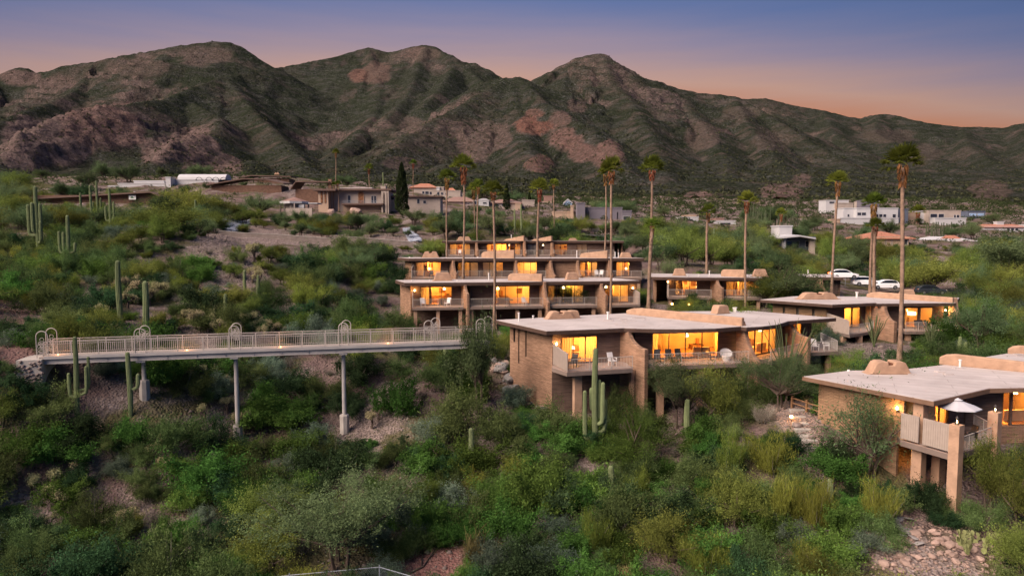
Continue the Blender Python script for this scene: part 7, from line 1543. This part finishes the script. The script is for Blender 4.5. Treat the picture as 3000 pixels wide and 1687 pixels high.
def skirt_mesh(seed):
    r_ = np.random.default_rng(seed); n = 160; az = r_.uniform(0, 6.28, n); z_ = r_.uniform(-1.5, 0, n); rr_ = (.20+.16*np.clip(1+z_/1.5, 0, 1))
    p = np.stack([np.cos(az)*rr_, np.sin(az)*rr_, z_], 1); d = np.stack([np.cos(az)*.4, np.sin(az)*.4, -1+0*az], 1); d /= np.linalg.norm(d, axis=1, keepdims=True)
    V, F_, t_ = leaves(p, d, .5, .1, r_); return arrmesh('dead_fronds', V, F_, 'palm_skirt_leaf', tint=t_)
leafmat('palm_skirt_leaf', (.235, .105, .045), .1, .15)
SK = [skirt_mesh(s) for s in range(2)]
def palm(px, D, crown_py, label, r0=.2, cs=1.0, lean=0.0, rough=False, n=0):
    r0 *= .92; lean = lean or .012*math.sin(px*1.7)
    g = at(px, D); c = W(px, crown_py, D); zc = c[2]; h = zc-g[2]; t = thing('fan_palm', label, 'palm', tuple(g), None)
    ks = np.linspace(0, 1, 14); P = [(g[0]+lean*h*f+.22*math.sin(f*3.4+px)*f, g[1], g[2]-.3+(h+.3)*f) for f in ks]
    rd = [r0*(1.35-.5*min(1, f*4)-.12*f)*(1+(.12*math.sin(i*2.7) if rough else .03*math.sin(i*2.1))) for i, f in enumerate(ks)]
    MB().tube(P, rd, 9).build('trunk', 'palm_bark', t, True)
    e = P[-1]
    if rough:
        b = MB()
        for i in range(90):
            f = .05+.9*((i*.618) % 1); q = random.Random(i); a = q.uniform(0, 6.28); cz = g[2]+h*f; x = g[0]+lean*h*f; rr_ = r0*1.0
            b.add([(x+rr_*.7*math.cos(a-.3), g[1]+rr_*.7*math.sin(a-.3), cz), (x+rr_*.7*math.cos(a+.3), g[1]+rr_*.7*math.sin(a+.3), cz), (x+rr_*1.75*math.cos(a), g[1]+rr_*1.75*math.sin(a), cz+.22)], [(0, 1, 2)])
        q = b.build('leaf_bases', 'palm_bark', t); q['kind'] = 'stuff'
    cs *= .95; k = obj('dead_fronds', SK[int(px) % 2], t, np.array(e)-np.array(g)+np.array((0, 0, .15)), 0, (cs*.85, cs*.85, cs*(.5+.6*((px*.61) % 1)))); k2 = obj('crown', PF[int(px) % 3], t, np.array(e)-np.array(g), px*.7, (cs, cs, cs*(.95+.2*((px*.37) % 1))))
    return t
for px, D, cpy, lb, r0, cs, ln, ro in [
    (1311, 120, 527, 'slim fan palm at the end of the uppermost row', .19, 1.35, 0, 0), (1357, 97.5, 497, 'tall fan palm before the middle row fin wall', .2, 1.55, 0, 0), (1399, 139, 552, 'slender fan palm behind the uppermost row', .18, 1.25, 0, 0), (1390, 152, 560, 'small fan palm crown behind the slender one', .18, 1.3, 0, 0),
    (1446, 79, 568, 'fan palm standing before the lower row', .2, 1.1, 0, 0), (1575, 123, 560, 'rough-trunked fan palm on the uppermost terrace', .28, 1.45, 0, 1), (1623, 146, 545, 'far slender fan palm behind the uppermost row', .17, 1.0, 0, 0),
    (1772, 123, 515, 'palm of the crossing pair that grows behind the middle row', .2, 1.25, .0, 0), (1786, 81, 508, 'palm of the crossing pair that grows before the lower row', .2, 1.25, 0, 0),
    (1897, 84, 505, 'tall fan palm with smooth trunk at the end of the lower row', .23, 1.3, 0, 0), (1901, 83, 668, 'shorter rough-trunked palm hugging the smooth one', .3, .8, 0, 1),
    (2070, 104, 628, 'rough-trunked fan palm behind the brick house parapet', .25, 1.0, 0, 1), (2183, 84, 597, 'slim fan palm in front of the row behind the brick house', .2, 1.0, 0, 0), (2436, 92, 538, 'slim leaning fan palm beside the parked cars', .22, 1.15, 0, 0),
    (2549, 104, 605, 'twin fan palm with smooth trunk near the parked cars', .24, 1.5, 0, 0), (2560, 103, 668, 'twin fan palm with shorter rough trunk near the parked cars', .32, 1.1, 0, 1), (2634, 61, 492, 'tallest fan palm in front of the low tan house', .24, 1.35, 0, 0),
    (985, 190, 450, 'very tall thin palm before the villa', .16, .9, 0, 0), (993, 185, 540, 'thin palm of the trio before the villa', .17, .7, 0, 0), (978, 186, 545, 'shortest palm of the trio before the villa', .17, .7, 0, 0), (1083, 230, 497, 'small palm behind the villa roof', .2, 1.3, 0, 0), (1211, 235, 482, 'thin palm beside the tall cypress', .16, 1.2, 0, 0),
    (2690, 255, 625, 'bushy palm in front of the long white house', .3, 2.2, 0, 0), (2285, 200, 630, 'small palm above the yellow-green trees', .2, 1.4, 0, 0)]:
    palm(px, D, cpy, lb, r0, cs, ln, bool(ro))
# ================================================================== cypresses and the file of columnar cacti
def cypress_mesh(seed):
    r_ = np.random.default_rng(seed); n = 9000; f = r_.uniform(0, 1, n); rr_ = .105*np.clip(np.minimum(f*8, 1), 0, 1)*(1-f**2.2)**.75*(.7+.3*r_.uniform(0, 1, n)**.3); az = r_.uniform(0, 6.28, n)
    rr_ *= 1+.14*np.sin(az*3+f*17)+.1*np.sin(az*5-f*31)
    p = np.stack([np.cos(az)*rr_, np.sin(az)*rr_, f], 1); d = np.stack([np.cos(az)*.4, np.sin(az)*.4, 1+0*az], 1)+r_.normal(size=(n, 3))*.25; d /= np.linalg.norm(d, axis=1, keepdims=True)
    V, F_, t_ = leaves(p, d, .035, .010, r_); return arrmesh('foliage', V, F_, 'cypress', tint=t_)
CYM = cypress_mesh(1)
for px, D, ty, lb, fat in ((1178, 182, 476, 'tall dark Italian cypress beside the villa', 1.0), (1484, 225, 538, 'smaller dark cypress behind the tiled house', 1.1), (1551, 235, 560, 'cypress tip behind the long tiled roof', 1.0)):
    g = at(px, D); h = W(px, ty, D)[2]-g[2]; t = thing('cypress_tree', lb, 'cypress', tuple(g)); t.scale = (h*fat*1.15, h*fat*1.15, h); obj('foliage', CYM, t); m = MB(); m.tube([(0, 0, -.03), (0, 0, .2)], .012, 6); obj('trunk', m.mesh('trunk', 'bark'), t)
colm = ribbed(MB(), [(0, 0, -.05), (0, 0, .3), (0, 0, .7), (0, 0, .96)], [.028, .03, .03, .024], 6).mesh('column_stem', 'cypress_dark')if False else None
mat('fence_cactus', (.06, .075, .04), .9, .2, 4, objvar=.2)
colm = ribbed(MB(), [(0, 0, -.05), (0, 0, .3), (0, 0, .7), (0, 0, .96)], [.030, .033, .033, .026], 6).mesh('column_stem', 'fence_cactus')
rr = random.Random(9)
for i in range(46):
    px = 2190+i*4.4+rr.uniform(-2, 2); D = 225+rr.uniform(-6, 6); g = at(px, D); h = W(px, 612+i*.75+rr.uniform(-8, 10)+(-18 if i in (4, 15, 31) else 0), D)[2]-g[2]; h = max(h, 2.2)
    o = obj('columnar_cactus', colm, None, tuple(g), rr.uniform(0, 3), (h*.9 if h < 6 else 5, h*.9 if h < 6 else 5, h)); tag(o, 'dark upright columnar cactus in the long file beside the big white house', 'columnar cactus', 'file of columnar cacti')
for i in range(14):
    px = 2715+i*5.5+rr.uniform(-2, 2); D = 205+rr.uniform(-4, 4); g = at(px, D); h = max(2.4, W(px, 655+rr.uniform(-6, 8), D)[2]-g[2])
    o = obj('columnar_cactus', colm, None, tuple(g), rr.uniform(0, 3), (5, 5, h)); tag(o, 'dark upright columnar cactus in the short file above the white tiled house', 'columnar cactus', 'short file of columnar cacti')
# ================================================================== boulders and stones
def rock_mesh(seed, sub=2):
    import bmesh
    b = bmesh.new(); bmesh.ops.create_icosphere(b, subdivisions=sub, radius=1); r_ = np.random.default_rng(seed); pl = [(rdir(1, r_)[0], r_.uniform(.55, .85)) for _ in range(7)]
    for v in b.verts:
        p = np.array(v.co)
        for n_, d in pl:
            e = p@n_-d
            if e > 0: p = p-n_*e*.9
        p *= 1+.06*math.sin(p[0]*9+seed)*math.cos(p[1]*7+seed*2); v.co = p
    me = bpy.data.meshes.new('boulder'); b.to_mesh(me); b.free(); return me
RK = {}
for m in ('rock', 'rock_grey', 'rock_pink', 'flagstone'):
    RK[m] = []
    for s in range(5): me = rock_mesh(s); me.materials.append(MAT[m]); RK[m].append(me)
def boulder(px, py, wpx, m, label, group, D=None, sq=.75, lift=0, name='boulder', cat='boulder'):
    g = ground_at(px, py) if D is None else at(px, D); s = wpx/2/2000*g[1]; r_ = random.Random(px*3+py)
    o = obj(name, RK[m][r_.randrange(5)], None, (g[0], g[1], g[2]+s*.25+lift), 0, (s, s*r_.uniform(.8, 1.1), s*sq)); o.rotation_euler = (r_.uniform(-.3, .3), r_.uniform(-.3, .3), r_.uniform(0, 6)); tag(o, label, cat, group); return o
rr = random.Random(21)
for i in range(58):                                       # rubble bank against the gable wall
    f = rr.random(); px = 1445+f*175+rr.uniform(-30, 4)-8; py = 1045+f*165+rr.uniform(-18, 20); w_ = rr.choice((14, 18, 22, 26, 34, 46))
    boulder(px, py, w_, 'rock_pink' if rr.random() < .65 else 'rock_grey', 'boulder in the rubble bank against the brick gable wall', 'boulders against the brick gable wall')
boulder(1492, 1150, 46, 'rock_grey', 'large grey boulder lying in the rubble bank', None); boulder(1500, 1190, 44, 'rock_grey', 'second grey boulder below the large one in the rubble', None)
boulder(1195, 1465, 34, 'rock_grey', 'slanting grey boulder beside the wash bushes', None, sq=.4)
for px, py, w_ in ((1600, 885, 20), (2020, 1175, 20), (2330, 1165, 18), (2338, 1250, 34), (2400, 1240, 20), (2378, 1285, 26), (2645, 1500, 46), (2445, 1180, 14), (2310, 1070, 60), (2270, 1030, 30), (2640, 1080, 20), (2700, 1060, 16), (2580, 1020, 20)):
    boulder(px, py, w_, 'rock' if w_ < 40 else 'rock_pink', 'pale boulder set in the gravel around the houses', 'boulders in the gravel', sq=.7)
ST = [(2605, 1545), (2620, 1555), (2600, 1565), (2575, 1570), (2560, 1580), (2570, 1592), (2548, 1600), (2545, 1615), (2560, 1605), (2595, 1580), (2610, 1575), (2625, 1590), (2600, 1600), (2640, 1595), (2630, 1610), (2650, 1615), (2660, 1600), (2640, 1635), (2625, 1645), (2660, 1640), (2675, 1630), (2690, 1645), (2650, 1660), (2665, 1665), (2640, 1675), (2690, 1670), (2620, 1660), (2590, 1655), (2710, 1655), (2730, 1640), (2720, 1670),
      (2740, 1600), (2750, 1585), (2760, 1600), (2745, 1570), (2765, 1575), (2775, 1590), (2785, 1605), (2780, 1620), (2790, 1635), (2800, 1600), (2810, 1585), (2815, 1615), (2825, 1600), (2800, 1650), (2770, 1640), (2830, 1630), (2845, 1615), (2755, 1625), (2870, 1640), (2905, 1640), (2730, 1560), (2680, 1575), (2700, 1560)]
for i, (px, py) in enumerate(ST):
    boulder(px, py, 16+(i*7 % 5)*5, 'rock_pink', 'rounded pink stone in the low dry-laid border below the terrace house', 'stones of the low border', sq=.6, name='border_stone', cat='stone')
for i, (px, py, w_) in enumerate([(2618, 1540, 46), (2640, 1555, 40), (2660, 1568, 38), (2640, 1575, 36), (2675, 1585, 36), (2655, 1530, 40), (2690, 1600, 34), (2630, 1525, 34)]):
    boulder(px, py, w_, 'flagstone', 'flat grey flagstone of the garden path below the terrace house', 'flagstones of the garden path', sq=.18, name='flagstone', cat='flagstone')
for i, (px, py) in enumerate([(2335, 1205), (2338, 1225), (2345, 1243), (2352, 1262), (2362, 1280), (2370, 1298), (2382, 1318)]):
    g = ground_at(px, py); o = MB().prism([(g[0]-.55, g[1]-.2), (g[0]+.55, g[1]-.2), (g[0]+.55, g[1]+.22), (g[0]-.55, g[1]+.22)], g[2]-.15, g[2]+.12).build('stone_step', 'concrete', None, bevel=.03); tag(o, 'pale stone step in the flight down the gravel yard', 'step', 'steps in the gravel yard')
# dry stream of white river rock, two chutes
for j, poly in enumerate(([(650, 643), (735, 645), (700, 690), (650, 675)], [(1180, 672), (1200, 668), (1238, 712), (1200, 712)])):
    P = np.array(plan(*poly)); lo, hi = P.min(0), P.max(0); x = rng.uniform(lo[0], hi[0], 5000); y = rng.uniform(lo[1], hi[1], 5000); i = inpoly(x, y, [tuple(p) for p in P]); x, y = x[i][:1400], y[i][:1400]
    stones_mesh('river_rock', x, y, H(x, y)+.05, rng.uniform(.1, .3, len(x)), 'river_rock', 30+j)
# ================================================================== walls, fences, road, cars, posts
def wallstrip(name, label, cat, pts, h, t=.25, m='concrete', zoff=0):
    th = thing(name, label, cat, (pts[0][0], pts[0][1], gz(pts[0])))
    for a, b in zip(pts[:-1], pts[1:]):
        f = frame(a, b); za = gz(a)-.8; zb = gz(b)-.8; ta = gz(a)+h+zoff; tb = gz(b)+h+zoff
        V = [(*f(0, 0), za), (*f(f.L, 0), zb), (*f(f.L, 0), tb), (*f(0, 0), ta), (*f(0, -t), za), (*f(f.L, -t), zb), (*f(f.L, -t), tb), (*f(0, -t), ta)]
        MB().add(V, [(0, 1, 2, 3), (7, 6, 5, 4), (0, 4, 5, 1), (3, 2, 6, 7), (1, 5, 6, 2), (0, 3, 7, 4)]).build('wall', m, th, fixn=True)
        V = [(*f(-.02, .06), ta), (*f(f.L+.02, .06), tb), (*f(f.L+.02, .06), tb+.1), (*f(-.02, .06), ta+.1), (*f(-.02, -t-.06), ta), (*f(f.L+.02, -t-.06), tb), (*f(f.L+.02, -t-.06), tb+.1), (*f(-.02, -t-.06), ta+.1)]
        MB().add(V, [(0, 1, 2, 3), (7, 6, 5, 4), (0, 4, 5, 1), (3, 2, 6, 7), (1, 5, 6, 2), (0, 3, 7, 4)]).build('coping', 'concrete', th, fixn=True)
    return th
wallstrip('retaining_wall', 'long low concrete retaining wall along the bank below the villa', 'wall', [at(a, 133)[:2] for a in (640, 720, 800, 880, 960, 1040, 1120, 1200, 1250)], .9, .25, 'wall_grey')
wallstrip('garden_wall', 'low pale wall behind the grey modern house slope', 'wall', [at(a, 160)[:2] for a in (1720, 1800, 1880)], .8)
# road behind the apartments
rp_ = [at(a, d) for a, d in ((1700, 150), (1850, 146), (2000, 141), (2150, 137), (2300, 133), (2450, 127), (2600, 122), (2750, 118), (2900, 116), (3100, 116))]
V = []
for i, p in enumerate(rp_):
    V += [(p[0], p[1]+2.6, max(gz((p[0], p[1]+2.6)), p[2])+.12), (p[0], p[1]-2.6, max(p[2], gz((p[0], p[1]-2.6)))+.12)]
o = MB().add(V, [(2*i, 2*i+1, 2*i+3, 2*i+2) for i in range(len(rp_)-1)]).build('road', 'asphalt', None, True); o['kind'] = 'structure'
def rz_at(x, y):
    P = np.array(V); n = len(rp_); xs = np.array([p[0] for p in rp_]); zz = np.array([(P[2*i, 2]+P[2*i+1, 2])/2 for i in range(n)]); return float(np.interp(x, xs, zz))
V0 = list(V)
V = V0
def car(px, D, label, paint, rz, lights=False):
    g = at(px, D); z0 = max(g[2], rz_at(g[0], g[1]))+.02; t = thing('parked_car', label, 'car', (g[0], g[1], z0), 'cars parked by the apartments', rz)
    def loft(secs, name, m, par):   # secs: (x, half width, z low, z high)
        mb = MB(); 
        for (x, w_, a, b) in secs: mb.v += [(x, -w_, a), (x, w_, a), (x, w_*.97, b), (x, -w_*.97, b)]
        n = len(secs)
        for i in range(n-1):
            for j in range(4): q = i*4+j; r2 = i*4+(j+1) % 4; mb.f.append((q, r2, r2+4, q+4))
        mb.f.append((0, 3, 2, 1)); mb.f.append((n*4-4, n*4-3, n*4-2, n*4-1))
        me = mb.mesh(name, m)
        o = obj(name, me, par); md = o.modifiers.new('bevel', 'BEVEL'); md.width = .06; md.segments = 2; return o
    body = loft([(-2.3, .78, .42, .85), (-2.2, .88, .3, 1.0), (-1.2, .92, .25, 1.02), (.8, .92, .25, 1.0), (1.7, .9, .27, .92), (2.2, .82, .32, .78), (2.32, .7, .4, .66)], 'body', paint, t)
    loft([(-2.1, .72, .98, 1.12), (-1.75, .72, .99, 1.42), (-.9, .72, 1.0, 1.62), (.1, .71, 1.0, 1.6), (.6, .70, .99, 1.42), (1.25, .68, .96, 1.02)], 'roof', paint, t)
    loft([(-1.9, .735, 1.04, 1.2), (-1.6, .735, 1.04, 1.44), (-.9, .735, 1.04, 1.54), (.1, .725, 1.04, 1.52), (.5, .715, 1.04, 1.38), (1.0, .70, 1.03, 1.08)], 'side_windows', 'car_glass', t)
    for sx in (-1.4, 1.42):
        for sy in (-.84, .84):
            wh = obj('wheel', MB().tube([(sx, sy-.11, .34), (sx, sy+.11, .34)], .34, 16).mesh('wheel', 'tyre'), t); obj('rim', MB().tube([(sx, sy-.12, .34), (sx, sy+.12, .34)], .2, 12).mesh('rim', 'rim'), wh)
    for sy in (-.68, .68):
        obj('headlight', MB().prism([(2.05, sy-.14), (2.27, sy-.1), (2.27, sy+.1), (2.05, sy+.14)], .68, .8).mesh('headlight', 'pipe_white'), t)
        obj('tail_light', MB().prism([(-2.31, sy-.12), (-2.1, sy-.16), (-2.1, sy+.16), (-2.31, sy+.12)], .85, .98).mesh('tail_light', 'tail_light' if lights else 'tile_red'), t)
    return t
car(2470, 118, 'white crossover with glowing tail lights parked beside the small dark unit', 'car_white', -.12, True); car(2536, 118, 'white crossover parked between the two other white cars behind the palm', 'car_white', -.14); car(2590, 117, 'white sedan-like crossover parked beside the dark car', 'car_white', math.pi-.1); car(2725, 113, 'dark blue car half hidden behind the long parapet', 'car_dark', -.1)
p = at(2476, 124); t = thing('street_sign', 'small white rectangular sign on a post behind the parked cars', 'sign', tuple(p)); MB().tube([(p[0], p[1], p[2]-.2), (p[0], p[1], p[2]+2.6)], .04, 6).build('post', 'metal_grey', t); MB().prism([(p[0]-.35, p[1]-.06), (p[0]+.35, p[1]-.06), (p[0]+.35, p[1]-.02), (p[0]-.35, p[1]-.02)], p[2]+2.0, p[2]+2.6).build('board', 'sign_white', t)
# glowing path lamps
for px, D, zz, lb in ((1968, 84, 20-193*84/2000, 'glowing lamp on a post under the balcony by the round bush'), (2017, 84, 20-195*84/2000, 'glowing lamp between the bushes under the balcony'), (2318, 49.5, None, 'low glowing path light in the gravel yard')):
    g = at(px, D); zz = zz if zz is not None else g[2]+.3; t = thing('path_lamp', lb, 'lamp', tuple(g)); MB().tube([(g[0], g[1], g[2]-.1), (g[0], g[1], max(zz, g[2]+.25))], .03, 6).build('post', 'wall_lamp_metal', t); zt = max(zz, g[2]+.25)
    MB().lathe((g[0], g[1], zt), [(.05, 0), (.12, .06), (.12, .16), (.04, .22)], 8).build('globe', 'path_bulb', t); lamp((g[0], g[1]-.2, zt+.3), 5, (1, .45, .12), .1, t)
# rail fence beside the tan house
a, b = ground_at(2320, 1195)[:2], ground_at(2408, 1225)[:2]; t = thing('rail_fence', 'low wooden two-rail fence beside the tan house', 'fence', (*a, gz(a))); f = frame(a, b)
for u in (0, f.L/2, f.L): p = f(u, 0); MB().box(f, u-.07, u+.07, -.07, .07, gz(p)-.3, gz(p)+.95).build('post', 'wood_rail', t)
for hh in (.42, .8): za, zb = gz(a)+hh, gz(b)+hh; MB().tube([(a[0], a[1], za), (b[0], b[1], zb)], .055, 6).build('rail', 'wood_rail', t)
# chain-link fence at the bottom
P = [W(700, 1700, 36), W(848, 1684, 36), W(1112, 1660, 35.8), W(1290, 1712, 34)]; t = thing('chain_link_fence', 'grey chain-link fence corner with pipe top rail at the bottom of the wash', 'fence', tuple(P[2]))
for p in P: MB().tube([(p[0], p[1], p[2]-1.9), (p[0], p[1], p[2]+.12)], .035, 6).build('post', 'metal_grey', t)
for a, b in zip(P[:-1], P[1:]):
    MB().tube([a, b], .025, 6).build('top_rail', 'metal_grey', t); m = MB(); L_ = np.linalg.norm(b-a); k = int(L_/.12)
    for i in range(-12, k): 
        for sgn in (1, -1):
            s0 = i/k; s1 = (i+12)/k; q0, q1 = max(0, s0), min(1, s1); zz0 = (q0-s0)/(s1-s0)*1.7; zz1 = (q1-s0)/(s1-s0)*1.7
            A_ = a+(b-a)*q0; B_ = a+(b-a)*q1
            if sgn > 0: m.tube([A_-np.array((0, 0, zz0)), B_-np.array((0, 0, zz1))], .005, 3, False)
            else: m.tube([A_-np.array((0, 0, 1.7-zz0)), B_-np.array((0, 0, 1.7-zz1))], .005, 3, False)
    q = m.build('wire_mesh', 'metal_grey', t); q['kind'] = 'stuff'
# fallen branch in the wash
g = ground_at(1250, 1660); t = thing('fallen_branch', 'dark crooked dead branch lying across the red wash', 'branch', tuple(g)); 
gl = lambda a, b: ground_at(a, b)+np.array((0, 0, .08))
MB().tube([gl(1200, 1685), gl(1240, 1662), gl(1265, 1630), gl(1285, 1600)], [.06, .05, .04, .03], 6).build('limb', 'bark', t); MB().tube([gl(1235, 1665), gl(1238, 1620), gl(1240, 1585)], [.035, .03, .02], 5).build('twig', 'bark', t)
for px, py, w_ in ((1045, 628, 44), (975, 628, 34)): boulder(px, py, w_, 'rock_pink', 'smooth pale garden boulder in front of the villa', 'boulders before the villa', sq=.75)
